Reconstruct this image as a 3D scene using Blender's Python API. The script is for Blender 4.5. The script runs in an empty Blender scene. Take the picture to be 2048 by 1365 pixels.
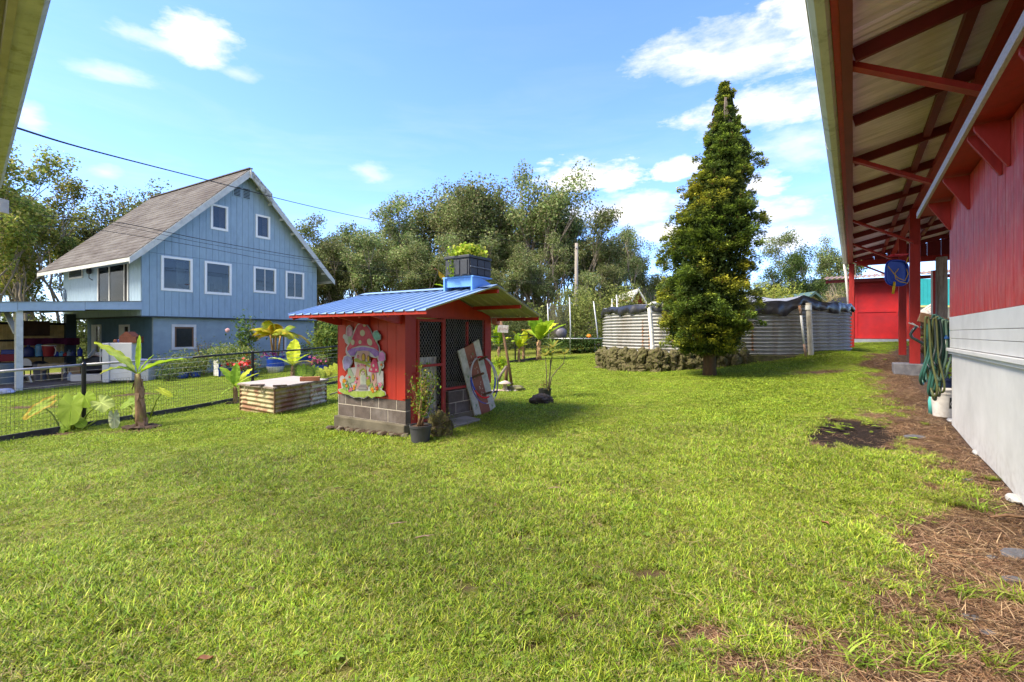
import bpy, math, random
import numpy as np
from mathutils import Vector, Matrix, noise as mnoise
random.seed(7); RNG = np.random.default_rng(11)
S = bpy.context.scene
R = math.radians
CZ = 1.55; F = 970.0; CX = 1024.0; HY = 667.0          # camera height, focal length in photo pixels, principal column, horizon row
# ---------------------------------------------------------------- camera, sky, sun, exposure
cam = bpy.data.objects.new('camera', bpy.data.cameras.new('camera')); S.collection.objects.link(cam)
cam.location = (0, 0, CZ); cam.rotation_euler = (R(90), 0, 0)
cam.data.sensor_width = 36; cam.data.lens = 36*F/2048; cam.data.shift_y = -(682.5-HY)/2048
cam.data.clip_start = .05; cam.data.clip_end = 3000
S.camera = cam
S.view_settings.view_transform = 'Standard'; S.view_settings.look = 'None'
S.view_settings.gamma = 1; S.view_settings.use_curve_mapping = False
S.view_settings.exposure = 1.74
S.view_settings.use_white_balance = True; S.view_settings.white_balance_temperature = 7300; S.view_settings.white_balance_tint = 10
SUN_EL, SUN_AZ = 52, 252                                # azimuth clockwise from +Y: the sun stands high on the left, a little behind the camera
SUNV = Vector((math.sin(R(SUN_AZ))*math.cos(R(SUN_EL)), math.cos(R(SUN_AZ))*math.cos(R(SUN_EL)), math.sin(R(SUN_EL))))
W = bpy.data.worlds.new('World'); S.world = W; W.use_nodes = True
def sky():
    nt = W.node_tree; N = nt.nodes; L = nt.links; N.clear()
    out = N.new('ShaderNodeOutputWorld'); bg = N.new('ShaderNodeBackground'); bg.inputs[1].default_value = 1
    L.new(bg.outputs[0], out.inputs[0])
    st = N.new('ShaderNodeTexSky'); st.sky_type = 'NISHITA'; st.sun_disc = False
    st.sun_elevation = R(SUN_EL); st.sun_rotation = R(SUN_AZ); st.air_density = 1.0; st.dust_density = .35; st.ozone_density = 1.4
    tc = N.new('ShaderNodeTexCoord')
    def M(op, a, b=None, c=None, clamp=False):
        n = N.new('ShaderNodeMath'); n.operation = op; n.use_clamp = clamp
        for i, v in enumerate((a, b, c)):
            if v is None: continue
            if isinstance(v, (int, float)): n.inputs[i].default_value = v
            else: L.new(v, n.inputs[i])
        return n.outputs[0]
    sep = N.new('ShaderNodeSeparateXYZ'); L.new(tc.outputs['Generated'], sep.inputs[0])
    x, y, z = sep.outputs
    az = M('ARCTAN2', x, y); el = M('ARCSINE', z)
    def noise_tex(vec, scale, detail, dist=0, rough=.55):
        n = N.new('ShaderNodeTexNoise'); n.inputs['Scale'].default_value = scale; n.inputs['Detail'].default_value = detail
        n.inputs['Distortion'].default_value = dist; n.inputs['Roughness'].default_value = rough
        L.new(vec, n.inputs['Vector']); return n.outputs['Fac']
    cmb = N.new('ShaderNodeCombineXYZ'); L.new(M('MULTIPLY', az, 1.0), cmb.inputs[0]); L.new(M('MULTIPLY', el, 2.6), cmb.inputs[1])
    n1 = noise_tex(cmb.outputs[0], 9, 10, .3, .62); n2 = noise_tex(cmb.outputs[0], 30, 8, .1, .65)
    wob = M('ADD', M('MULTIPLY', M('SUBTRACT', n1, .5), 2.2), M('MULTIPLY', M('SUBTRACT', n2, .5), 1.1))
    total = None
    # cumulus puffs: azimuth and elevation from where they stand in the sky, half-width, half-height, density
    puffs = [(1500,105,175,52,.8),(1640,25,120,110,1.3),(1385,115,120,34,.8),(1530,225,170,42,1.05),(1180,358,92,34,1.9),(1355,343,44,22,1.8),(1525,368,46,24,1.6),
             (400,85,82,44,.95),(330,92,100,20,.5),(420,120,40,26,.7),(215,150,90,18,.38),(745,348,38,20,.42),(212,348,38,20,.5),(480,150,45,18,.42),(55,240,40,30,.55),
             (1560,480,110,40,.8),(1600,300,110,50,.45),(1250,425,120,34,1.0),(1330,470,60,24,1.0),(1150,430,60,22,.7),(1545,430,80,26,.9)]
    for px, py, rx, ry, dens in puffs:
        a = math.atan((px-CX)/F); e = math.atan((HY-py)/math.hypot(F, px-CX)); ca = math.cos(a)
        wx = rx/F*ca*ca; wy = ry/F*ca
        dx = M('DIVIDE', M('SUBTRACT', az, a), wx); dy = M('DIVIDE', M('SUBTRACT', el, e), wy)
        dyl = M('MULTIPLY', M('MINIMUM', dy, 0), 1.35)                 # flatter base than top
        d = M('SQRT', M('ADD', M('MULTIPLY', dx, dx), M('ADD', M('POWER', M('MAXIMUM', dy, 0), 2), M('MULTIPLY', dyl, dyl))))
        v = M('MULTIPLY', M('DIVIDE', M('SUBTRACT', M('ADD', 1.25, wob), d), 1.0, clamp=True), dens)
        total = v if total is None else M('MAXIMUM', total, v)
    # thin streaked high cloud and haze, all round the sky
    cm2 = N.new('ShaderNodeCombineXYZ'); L.new(M('MULTIPLY', az, 1.3), cm2.inputs[0]); L.new(M('MULTIPLY', el, 7.5), cm2.inputs[1])
    n3 = noise_tex(cm2.outputs[0], 2.3, 8, .5, .6)
    low = M('SUBTRACT', 1, M('MULTIPLY', el, 1.25), clamp=True)
    cir = M('MULTIPLY', M('MULTIPLY', M('SUBTRACT', n3, .46), 2.6, clamp=True), M('MULTIPLY', M('POWER', low, 2.4), .55), clamp=True)
    n4 = noise_tex(cmb.outputs[0], 4.2, 9, .7, .6)
    band = M('MULTIPLY', M('MULTIPLY', M('SUBTRACT', n4, .52), 6, clamp=True), M('POWER', low, 7), clamp=True)
    # unseen broken cloud, added behind and left of the camera for neutral fill light
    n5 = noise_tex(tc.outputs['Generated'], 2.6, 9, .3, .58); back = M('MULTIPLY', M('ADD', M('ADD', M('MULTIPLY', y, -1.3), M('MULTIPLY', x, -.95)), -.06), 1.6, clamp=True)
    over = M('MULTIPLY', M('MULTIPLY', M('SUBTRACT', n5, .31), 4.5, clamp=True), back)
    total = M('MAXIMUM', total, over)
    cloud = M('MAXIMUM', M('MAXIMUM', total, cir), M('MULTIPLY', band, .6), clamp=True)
    skyc = N.new('ShaderNodeMix'); skyc.data_type = 'RGBA'; skyc.blend_type = 'MULTIPLY'; skyc.inputs[0].default_value = 1
    L.new(st.outputs[0], skyc.inputs[6]); skyc.inputs[7].default_value = (SKY*.54, SKY*.75, SKY*1.28, 1)
    shade = noise_tex(cmb.outputs[0], 9, 4); cr = N.new('ShaderNodeValToRGB'); L.new(shade, cr.inputs[0])
    cr.color_ramp.elements[0].position = .3; cr.color_ramp.elements[0].color = (.30,.34,.41,1)
    cr.color_ramp.elements[1].position = .62; cr.color_ramp.elements[1].color = (.47,.47,.48,1)
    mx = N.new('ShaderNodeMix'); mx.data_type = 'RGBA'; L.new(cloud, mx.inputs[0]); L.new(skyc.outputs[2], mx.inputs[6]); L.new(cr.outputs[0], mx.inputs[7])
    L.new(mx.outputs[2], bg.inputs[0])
SKY = .125
sky()
sl = bpy.data.lights.new('sun', 'SUN'); sl.energy = 2.9; sl.angle = R(22); sl.color = (1, .95, .86)
so = bpy.data.objects.new('sun', sl); S.collection.objects.link(so); so.location = (-20, -30, 40)
so.rotation_euler = (-SUNV).to_track_quat('-Z', 'Y').to_euler()
S.render.engine = 'CYCLES'
S.cycles.use_denoising = True
S.cycles.max_bounces = 8; S.cycles.transparent_max_bounces = 16; S.cycles.diffuse_bounces = 4
S.cycles.use_adaptive_sampling = True; S.cycles.adaptive_threshold = .02

# ---------------------------------------------------------------- terrain functions
def softc(v, lim, ext):
    a = np.abs(v); return np.sign(v)*np.where(a <= lim, a, lim + ext*np.tanh((a-lim)/ext))
def gz(x, y):
    x = np.asarray(x, float); y = np.asarray(y, float)
    z = .045*softc(x, 18, 6) + .01*softc(y, 30, 8)
    z = z + .44*np.exp(-((x-9.4)**2+(y-16.1)**2)/7) + .26*np.exp(-((x-16.5)**2+(y-21)**2)/22)
    z = z + .018*np.sin(x*.9+.4)*np.cos(y*.7) + .012*np.sin(x*2.1+y*1.3)
    return z
def gzf(x, y): return float(gz(x, y))
def G(px, py):                                          # the ground point seen at a photo pixel
    a = (px-CX)/F; b = (HY-py)/F; Y = 8.0
    for _ in range(60):
        Y = .5*Y + .5*max(.5, min(90, (gzf(a*Y, Y)-CZ)/b))
    return Vector((a*Y, Y, gzf(a*Y, Y)))
def P(px, py, Y): return Vector(((px-CX)/F*Y, Y, CZ+(HY-py)/F*Y))
def hit(px, py, o, n):                                  # the point of a plane seen at a photo pixel
    d = Vector(((px-CX)/F, 1, (HY-py)/F)); c = Vector((0, 0, CZ)); o = Vector(o); n = Vector(n)
    return c + d*((o-c).dot(n)/d.dot(n))
def on_ground(x, y, dz=0): return Vector((x, y, gzf(x, y)+dz))
TW = R(54.9); TD = Vector((math.cos(TW), math.sin(TW), 0)); TN = Vector((math.sin(TW), -math.cos(TW), 0))   # along the red house wall; towards it

# ---------------------------------------------------------------- materials
MATS = {}
def mat(name, col, rough=.7, var=.18, scale=6, bump=.15, bscale=60, metal=0, col2=None, f2=.5, s2=2, stretch=(1,1,1), spec=.3, coat=0, attr=False, trans=0, hue=0, contrast=.12, pos=False):
    if name in MATS: return MATS[name]
    m = bpy.data.materials.new(name); m.use_nodes = True; MATS[name] = m
    nt = m.node_tree; N = nt.nodes; L = nt.links
    b = N['Principled BSDF']; b.inputs['Roughness'].default_value = rough; b.inputs['Metallic'].default_value = metal
    b.inputs['Specular IOR Level'].default_value = spec; b.inputs['Coat Weight'].default_value = coat
    tc = N.new('ShaderNodeTexCoord'); mp = N.new('ShaderNodeMapping'); mp.inputs['Scale'].default_value = stretch
    ge = N.new('ShaderNodeNewGeometry') if pos else None
    L.new(ge.outputs['Position'] if pos else tc.outputs['Object'], mp.inputs[0])
    def nz(s, d=6, r=.6):
        n = N.new('ShaderNodeTexNoise'); n.inputs['Scale'].default_value = s; n.inputs['Detail'].default_value = d; n.inputs['Roughness'].default_value = r
        L.new(mp.outputs[0], n.inputs['Vector']); return n.outputs['Fac']
    def mixc(f, a, c, mode='MIX'):
        x = N.new('ShaderNodeMix'); x.data_type = 'RGBA'; x.blend_type = mode
        for i, v in ((0, f), (6, a), (7, c)):
            if isinstance(v, (int, float)): x.inputs[i].default_value = v
            elif isinstance(v, tuple): x.inputs[i].default_value = (*v[:3], 1)
            else: L.new(v, x.inputs[i])
        return x.outputs[2]
    base = tuple(col)
    if attr:
        at = N.new('ShaderNodeVertexColor'); at.layer_name = 'Col'; base = at.outputs[0]
    if col2 is not None:
        rp = N.new('ShaderNodeMapRange'); rp.inputs[1].default_value = f2-contrast; rp.inputs[2].default_value = f2+contrast; L.new(nz(s2, 9, .68), rp.inputs[0])
        base = mixc(rp.outputs[0], base, tuple(col2))
    if var > 0:
        rp = N.new('ShaderNodeMapRange'); rp.inputs[1].default_value = .25; rp.inputs[2].default_value = .75
        rp.inputs[3].default_value = 1-var; rp.inputs[4].default_value = 1+var; L.new(nz(scale), rp.inputs[0])
        hs = N.new('ShaderNodeHueSaturation'); L.new(rp.outputs[0], hs.inputs['Value'])
        if hue:
            oi = N.new('ShaderNodeObjectInfo'); rr = N.new('ShaderNodeMapRange'); rr.inputs[3].default_value = .5-hue; rr.inputs[4].default_value = .5+hue*.6
            L.new(oi.outputs['Random'], rr.inputs[0]); L.new(rr.outputs[0], hs.inputs['Hue'])
            r2 = N.new('ShaderNodeMapRange'); r2.inputs[3].default_value = .72; r2.inputs[4].default_value = 1.3; L.new(oi.outputs['Random'], r2.inputs[0])
            mm = N.new('ShaderNodeMath'); mm.operation = 'MULTIPLY'; L.new(rp.outputs[0], mm.inputs[0]); L.new(r2.outputs[0], mm.inputs[1]); L.new(mm.outputs[0], hs.inputs['Value'])
        if isinstance(base, tuple): hs.inputs['Color'].default_value = (*base[:3], 1)
        else: L.new(base, hs.inputs['Color'])
        base = hs.outputs[0]
    if isinstance(base, tuple): b.inputs['Base Color'].default_value = (*base[:3], 1)
    else: L.new(base, b.inputs['Base Color'])
    if bump > 0:
        bp = N.new('ShaderNodeBump'); bp.inputs['Strength'].default_value = bump; bp.inputs['Distance'].default_value = .01
        L.new(nz(bscale, 4), bp.inputs['Height']); L.new(bp.outputs[0], b.inputs['Normal'])
    if trans > 0:
        tr = N.new('ShaderNodeBsdfTranslucent'); mx = N.new('ShaderNodeMixShader'); mx.inputs[0].default_value = trans
        if isinstance(base, tuple): tr.inputs[0].default_value = (*base[:3], 1)
        else: L.new(base, tr.inputs[0])
        L.new(b.outputs[0], mx.inputs[1]); L.new(tr.outputs[0], mx.inputs[2]); L.new(mx.outputs[0], N['Material Output'].inputs[0])
    return m
def glass(name, tint, tr=.75, rough=.03):
    m = bpy.data.materials.new(name); m.use_nodes = True; nt = m.node_tree; N = nt.nodes; L = nt.links; N.clear()
    o = N.new('ShaderNodeOutputMaterial'); t = N.new('ShaderNodeBsdfTransparent'); t.inputs[0].default_value = (*tint, 1)
    g = N.new('ShaderNodeBsdfGlossy'); g.inputs['Roughness'].default_value = rough
    mx = N.new('ShaderNodeMixShader'); lw = N.new('ShaderNodeLayerWeight'); lw.inputs[0].default_value = .12
    mp = N.new('ShaderNodeMapRange'); mp.inputs[3].default_value = 1-tr; mp.inputs[4].default_value = .42; L.new(lw.outputs[0], mp.inputs[0])
    L.new(mp.outputs[0], mx.inputs[0]); L.new(t.outputs[0], mx.inputs[1]); L.new(g.outputs[0], mx.inputs[2]); L.new(mx.outputs[0], o.inputs[0])
    return m

def grime(m, z0, z1, col, amt=.8):                       # splashed dirt low on a surface that stands on soil
    nt = m.node_tree; N = nt.nodes; L = nt.links; b = N['Principled BSDF']; src = b.inputs['Base Color'].links[0].from_socket
    ge = N.new('ShaderNodeNewGeometry'); sp_ = N.new('ShaderNodeSeparateXYZ'); L.new(ge.outputs['Position'], sp_.inputs[0]); n = N.new('ShaderNodeTexNoise'); n.inputs['Scale'].default_value = 14; n.inputs['Detail'].default_value = 8; L.new(ge.outputs['Position'], n.inputs['Vector'])
    r = N.new('ShaderNodeMapRange'); r.inputs[1].default_value = z0; r.inputs[2].default_value = z1; r.inputs[3].default_value = 1; r.inputs[4].default_value = 0; L.new(sp_.outputs[2], r.inputs[0])
    a = N.new('ShaderNodeMath'); a.operation = 'MULTIPLY_ADD'; L.new(n.outputs['Fac'], a.inputs[0]); a.inputs[1].default_value = 2.4; a.inputs[2].default_value = -1.1; c = N.new('ShaderNodeMath'); c.operation = 'MULTIPLY'; c.use_clamp = True; L.new(a.outputs[0], c.inputs[0]); L.new(r.outputs[0], c.inputs[1])
    d = N.new('ShaderNodeMath'); d.operation = 'MULTIPLY'; d.inputs[1].default_value = amt; L.new(c.outputs[0], d.inputs[0])
    x = N.new('ShaderNodeMix'); x.data_type = 'RGBA'; x.inputs[7].default_value = (*col, 1); L.new(d.outputs[0], x.inputs[0]); L.new(src, x.inputs[6]); L.new(x.outputs[2], b.inputs['Base Color'])

# ---------------------------------------------------------------- mesh builder
class MB:
    def __init__(s): s.v = []; s.f = []; s.m = []; s.c = []; s.n = 0
    def add(s, v, f, m=0, c=None):
        k = s.n; s.v.extend([tuple(p) for p in v]); s.n += len(v)
        s.f.extend([tuple(i+k for i in q) for q in f]); s.m.extend([m]*len(f))
        s.c.extend([c]*len(f)); return s
    def box(s, x0, x1, y0, y1, z0, z1, m=0, c=None):
        v = [(x0,y0,z0),(x1,y0,z0),(x1,y1,z0),(x0,y1,z0),(x0,y0,z1),(x1,y0,z1),(x1,y1,z1),(x0,y1,z1)]
        return s.add(v, [(0,3,2,1),(4,5,6,7),(0,1,5,4),(1,2,6,5),(2,3,7,6),(3,0,4,7)], m, c)
    def bar(s, p0, p1, w, h, up=(0,0,1), m=0, c=None):
        p0 = Vector(p0); p1 = Vector(p1); d = (p1-p0).normalized(); up = Vector(up)
        if abs(d.dot(up)) > .98: up = Vector((1,0,0))
        a = d.cross(up).normalized(); b = a.cross(d)
        v = []
        for p in (p0, p1):
            for i, j in ((-1,-1),(1,-1),(1,1),(-1,1)): v.append(p + a*(i*w/2) + b*(j*h/2))
        return s.add(v, [(0,3,2,1),(4,5,6,7),(0,1,5,4),(1,2,6,5),(2,3,7,6),(3,0,4,7)], m, c)
    def tube(s, pts, r, n=8, m=0, c=None, cap=True, closed=False):
        pts = [Vector(p) for p in pts]; k = len(pts)
        if not hasattr(r, '__len__'): r = [r]*k
        v = []; prev = None
        for i, p in enumerate(pts):
            if closed: d = pts[(i+1) % k]-pts[i-1]
            else: d = pts[min(i+1, k-1)]-pts[max(i-1, 0)]
            if d.length < 1e-9: d = Vector((0,0,1))
            d.normalize()
            if prev is None:
                a = d.cross(Vector((0,0,1)));
                if a.length < .05: a = d.cross(Vector((1,0,0)))
            else: a = prev - d*prev.dot(d)
            a.normalize(); prev = a; b = d.cross(a)
            for j in range(n):
                t = 2*math.pi*j/n; v.append(p + (a*math.cos(t)+b*math.sin(t))*r[i])
        f = []
        for i in range(k if closed else k-1):
            i2 = (i+1) % k
            for j in range(n): f.append((i*n+j, i*n+(j+1)%n, i2*n+(j+1)%n, i2*n+j))
        if cap and not closed: f.append(tuple(range(n-1, -1, -1))); f.append(tuple((k-1)*n+j for j in range(n)))
        return s.add(v, f, m, c)
    def lathe(s, prof, n=20, o=(0,0,0), m=0, c=None, cap0=True, cap1=True, a0=0, a1=2*math.pi):
        v = []; k = len(prof); full = abs(a1-a0-2*math.pi) < 1e-6; nn = n if full else n+1
        for r, z in prof:
            for j in range(nn):
                t = a0+(a1-a0)*j/n; v.append((o[0]+r*math.cos(t), o[1]+r*math.sin(t), o[2]+z))
        f = []
        for i in range(k-1):
            for j in range(n):
                j2 = (j+1) % nn if full else j+1
                f.append((i*nn+j, i*nn+j2, (i+1)*nn+j2, (i+1)*nn+j))
        if cap0 and full: f.append(tuple(range(nn-1, -1, -1)))
        if cap1 and full: f.append(tuple((k-1)*nn+j for j in range(nn)))
        return s.add(v, f, m, c)
    def prism(s, poly, o, a, b, n, th, m=0, c=None):    # poly (a,b) coordinates about o, extruded by th along n
        o = Vector(o); a = Vector(a); b = Vector(b); n = Vector(n); k = len(poly)
        v = [o+a*p[0]+b*p[1] for p in poly] + [o+a*p[0]+b*p[1]+n*th for p in poly]
        f = [tuple(range(k-1, -1, -1)), tuple(range(k, 2*k))] + [(i, (i+1)%k, k+(i+1)%k, k+i) for i in range(k)]
        return s.add(v, f, m, c)
    def sheet(s, fn, nu, nv, m=0, c=None, th=None):     # fn(u,v)->Vector over 0..1; th: offset vector for a second skin
        v = [fn(i/nu, j/nv) for i in range(nu+1) for j in range(nv+1)]
        q = lambda i, j: i*(nv+1)+j
        f = [(q(i,j), q(i+1,j), q(i+1,j+1), q(i,j+1)) for i in range(nu) for j in range(nv)]
        if th is not None:
            K = len(v); t = Vector(th); v += [Vector(p)+t for p in v[:K]]
            f += [tuple(K+i for i in reversed(g)) for g in f]
            rim = [q(i,0) for i in range(nu)]+[q(nu,j) for j in range(nv)]+[q(i,nv) for i in range(nu,0,-1)]+[q(0,j) for j in range(nv,0,-1)]
            for i in range(len(rim)): a, b2 = rim[i], rim[(i+1)%len(rim)]; f.append((b2, a, K+a, K+b2))
        return s.add(v, f, m, c)
    def xform(s, M4, start=0):
        for i in range(start, s.n): s.v[i] = tuple(M4 @ Vector(s.v[i]))
        return s
    def build(s, name, mats, parent=None, smooth=False, loc=None, rot=None, bevel=0, autosm=None):
        me = bpy.data.meshes.new(name); me.from_pydata(s.v, [], s.f)
        if not isinstance(mats, (list, tuple)): mats = [mats]
        for m in mats: me.materials.append(m)
        if len(mats) > 1: me.polygons.foreach_set('material_index', s.m)
        if any(c is not None for c in s.c):
            ca = me.color_attributes.new('Col', 'FLOAT_COLOR', 'CORNER'); arr = []
            for q, c in zip(s.f, s.c):
                c = c or (.5,.5,.5); arr.extend([c[0], c[1], c[2], 1]*len(q))
            ca.data.foreach_set('color', arr)
        if smooth: me.polygons.foreach_set('use_smooth', [True]*len(s.f))
        me.update()
        if autosm is not None and smooth:
            try: me.set_sharp_from_angle(angle=R(autosm))
            except Exception: pass
        o = bpy.data.objects.new(name, me); S.collection.objects.link(o)
        if parent: o.parent = parent
        if loc is not None: o.location = loc
        if rot is not None: o.rotation_euler = rot
        if bevel:
            b = o.modifiers.new('bevel', 'BEVEL'); b.width = bevel; b.segments = 2; b.limit_method = 'ANGLE'
        return o
def npmesh(name, V, Fc, mats, col=None, parent=None, loc=None, nper=4, smooth=False, mi=None):
    me = bpy.data.meshes.new(name); V = np.asarray(V, np.float32).reshape(-1, 3); Fc = np.asarray(Fc, np.int32).reshape(-1, nper)
    me.vertices.add(len(V)); me.vertices.foreach_set('co', V.ravel())
    me.loops.add(Fc.size); me.loops.foreach_set('vertex_index', Fc.ravel())
    me.polygons.add(len(Fc)); me.polygons.foreach_set('loop_start', np.arange(len(Fc), dtype=np.int32)*nper)
    for m in (mats if isinstance(mats, (list, tuple)) else [mats]): me.materials.append(m)
    if mi is not None: me.polygons.foreach_set('material_index', np.asarray(mi, np.int32))
    if col is not None:
        ca = me.color_attributes.new('Col', 'FLOAT_COLOR', 'CORNER')
        c = np.ones((len(Fc), nper, 4), np.float32); c[:, :, :3] = np.asarray(col, np.float32).reshape(len(Fc), -1, 3); ca.data.foreach_set('color', c.ravel())
    if smooth: me.polygons.foreach_set('use_smooth', np.ones(len(Fc), bool))
    me.update(calc_edges=True); me.validate()
    o = bpy.data.objects.new(name, me); S.collection.objects.link(o)
    if parent: o.parent = parent
    if loc is not None: o.location = loc
    return o
def tag(o, label=None, cat=None, group=None, kind=None):
    if label: o['label'] = label
    if cat: o['category'] = cat
    if group: o['group'] = group
    if kind: o['kind'] = kind
    return o
def thing(name, label, cat, loc=(0,0,0), rz=0, group=None, rot=None, scale=1):
    e = bpy.data.objects.new(name, None); S.collection.objects.link(e); e.empty_display_size = .1
    e.location = loc; e.rotation_euler = rot or (0,0,rz); e.scale = (scale,)*3
    return tag(e, label, cat, group)
KIDS = None
def copy_tree(o, parent=None):
    c = o.copy(); S.collection.objects.link(c)
    if parent is not None: c.parent = parent
    for ch in [x for x in S.collection.objects if x.parent is o]: copy_tree(ch, c)
    return c
def dup(root, label, loc, rz=0, scale=1, group=None):
    kids = [x for x in S.collection.objects if x.parent is root]
    r = root.copy(); S.collection.objects.link(r)
    for ch in kids:
        sub = [x for x in S.collection.objects if x.parent is ch]
        c = ch.copy(); S.collection.objects.link(c); c.parent = r
        for g in sub: d = g.copy(); S.collection.objects.link(d); d.parent = c
    r.location = loc; r.rotation_euler = (0, 0, rz); r.scale = (scale,)*3; r['label'] = label
    if group: r['group'] = group
    return r
def share(proto, name, parent, loc, rot=(0,0,0), scale=(1,1,1)):   # another piece on the same mesh
    o = bpy.data.objects.new(name, proto.data); S.collection.objects.link(o); o.parent = parent
    o.location = loc; o.rotation_euler = rot; o.scale = scale; return o
def icorock(rad, seed, sub=3, rough=.25, squash=(1,1,1), fq=1.2):
    import bmesh
    bm = bmesh.new(); bmesh.ops.create_icosphere(bm, subdivisions=sub, radius=1)
    off = Vector((seed*3.1, seed*1.7, seed*2.3)); V = []
    for v in bm.verts:
        d = 1 + rough*mnoise.fractal(v.co*fq+off, 1, 2, 5)*1.4
        V.append(Vector((v.co.x*squash[0], v.co.y*squash[1], v.co.z*squash[2]))*rad*d)
    Fc = [tuple(v.index for v in f.verts) for f in bm.faces]; bm.free(); return V, Fc
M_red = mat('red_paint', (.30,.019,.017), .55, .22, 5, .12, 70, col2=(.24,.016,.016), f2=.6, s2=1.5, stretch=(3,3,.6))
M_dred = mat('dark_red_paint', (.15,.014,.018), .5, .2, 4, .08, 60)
M_white = mat('white_paint', (.60,.59,.56), .6, .06, 3, .06, 60, col2=(.50,.49,.46), f2=.58, s2=1.3)
M_concrete = mat('concrete', (.30,.28,.25), .9, .25, 8, .5, 90, col2=(.16,.15,.12), f2=.55, s2=2)
M_black = mat('black_plastic', (.02,.021,.024), .45, .2, 10, .05, 40)
M_wood = mat('brown_wood', (.16,.09,.05), .8, .35, 9, .4, 50, stretch=(8,8,.8))
M_gwood = mat('grey_weathered_wood', (.26,.22,.18), .85, .35, 9, .5, 50, stretch=(8,8,.8), col2=(.14,.09,.06), f2=.55)
M_soil = mat('dark_soil', (.055,.035,.022), .95, .5, 14, 1, 60)
M_pvc = mat('white_pvc', (.72,.72,.68), .35, .08, 4, .03, 40, col2=(.5,.48,.40), f2=.68, s2=3)
M_steel = mat('galvanised_steel', (.52,.53,.54), .35, .2, 6, .08, 60, metal=.8)
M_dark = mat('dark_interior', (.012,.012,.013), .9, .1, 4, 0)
# ---------------------------------------------------------------- ground
def fnoise(x, y, s, seed=0):
    r = np.random.default_rng(seed); out = np.zeros_like(x, float); a = 1; tot = 0
    for o in range(4):
        for k in range(3):
            th = r.uniform(0, 2*math.pi); ph = r.uniform(0, 7); f = s*2**o*r.uniform(.8, 1.3)
            out += a*np.sin(f*(x*math.cos(th)+y*math.sin(th))+ph + 1.3*np.sin(f*.7*(x*math.sin(th)-y*math.cos(th))+ph*2))
        tot += a*1.7; a *= .62
    return out/tot
BARE = []                                                # bare earth: x, y, radius x, radius y
def bare_at(px, py, rx, ry): g = G(px, py); BARE.append((g.x, g.y, rx, ry)); return g
for a in [(1212,735,.7,.35),(275,862,.9,.45),(130,868,.45,.25),(862,835,.35,.3),(760,862,.8,.25),(480,800,.5,.3),(470,838,.3,.2),(60,815,1.6,.6),(260,790,1.6,.5),(480,778,1.5,.4),
          (1055,712,.9,.5),(1650,722,1.2,.4),(1040,1075,.16,.1),(1150,1240,.1,.06),(560,1340,.14,.06),(800,1290,.08,.06),(330,1080,.2,.1),(1420,1270,.18,.12),(1060,1300,.12,.08),(620,1180,.12,.06),(930,1180,.14,.06),(700,1345,.16,.07),(1300,1150,.16,.08),(1340,1280,.15,.08),(1180,1180,.12,.06),(1560,1180,.18,.1),(1500,1330,.2,.1),(250,1270,.14,.07),(430,1000,.2,.08),(1180,930,.22,.1),(1600,1260,.2,.12),(1620,1340,.2,.1),(380,950,.2,.1),(990,800,.5,.25),(940,840,.35,.2)]: bare_at(*a)
def wt(x, y): return x*TN.x + y*TN.y, x*TD.x + y*TD.y     # distance towards the red house wall, distance along it
def dirt(x, y):
    w, t = wt(x, y)
    wb = np.interp(t, [-5, 2.4, 3.2, 4.0, 5.2, 6.4, 8, 12, 15, 17.5, 20, 24], [-.22, -.2, -.08, .12, .52, .48, .20, .36, .25, .1, .7, 1.2])
    n = fnoise(x, y, 2.4, 3); n2 = fnoise(x, y, 9, 4)
    d = (w - wb)/.24 + n*1.3 + n2*1.1 + .15
    pc = G(1700, 872)
    q = np.sqrt(((w-(pc.x*TN.x+pc.y*TN.y))/.60)**2 + ((t-(pc.x*TD.x+pc.y*TD.y))/1.15)**2); d = np.maximum(d, (1-q)*4 + n*1.2+n2*.6)
    for bx, by, rx, ry in BARE:
        q = np.sqrt(((x-bx)/rx)**2 + ((y-by)/ry)**2); d = np.maximum(d, (1-q)*1.6 + n*.55 + n2*.4)
    d = np.where(t > 24, 0, d)
    return np.clip(d, 0, 1)
def charc(x, y):
    pc = G(1700, 872); w, t = wt(x, y)
    q = np.sqrt(((w-(pc.x*TN.x+pc.y*TN.y))/.60)**2 + ((t-(pc.x*TD.x+pc.y*TD.y))/1.15)**2)
    d = np.clip((1-q)*4 + 1.1*fnoise(x, y, 3, 9)+.7*fnoise(x, y, 10, 10), 0, 1)
    return d
def axis(lo, hi, st, far):
    a = list(np.arange(lo, hi+1e-6, st)); s = st; v = lo
    while v > -far: s *= 1.35; v -= s; a.insert(0, v)
    s = st; v = hi
    while v < far: s *= 1.35; v += s; a.append(v)
    return np.array(a)
gx = axis(-16, 17, .11, 900); gy = axis(.5, 24, .11, 900)
GX, GY = np.meshgrid(gx, gy, indexing='ij')
GZ = gz(GX, GY); DD = dirt(GX, GY)
near = (np.abs(GX) < 18) & (GY < 26) & (GY > 0)
GZ = GZ + near*(.012*fnoise(GX, GY, 7, 21)) - near*DD*.015 + near*DD*.014*fnoise(GX, GY, 22, 5)
V = np.stack([GX, GY, GZ], -1).reshape(-1, 3); nx, ny = len(gx), len(gy)
ii, jj = np.meshgrid(np.arange(nx-1), np.arange(ny-1), indexing='ij'); q0 = (ii*ny+jj).ravel()
Fc = np.stack([q0, q0+ny, q0+ny+1, q0+1], -1)
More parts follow.
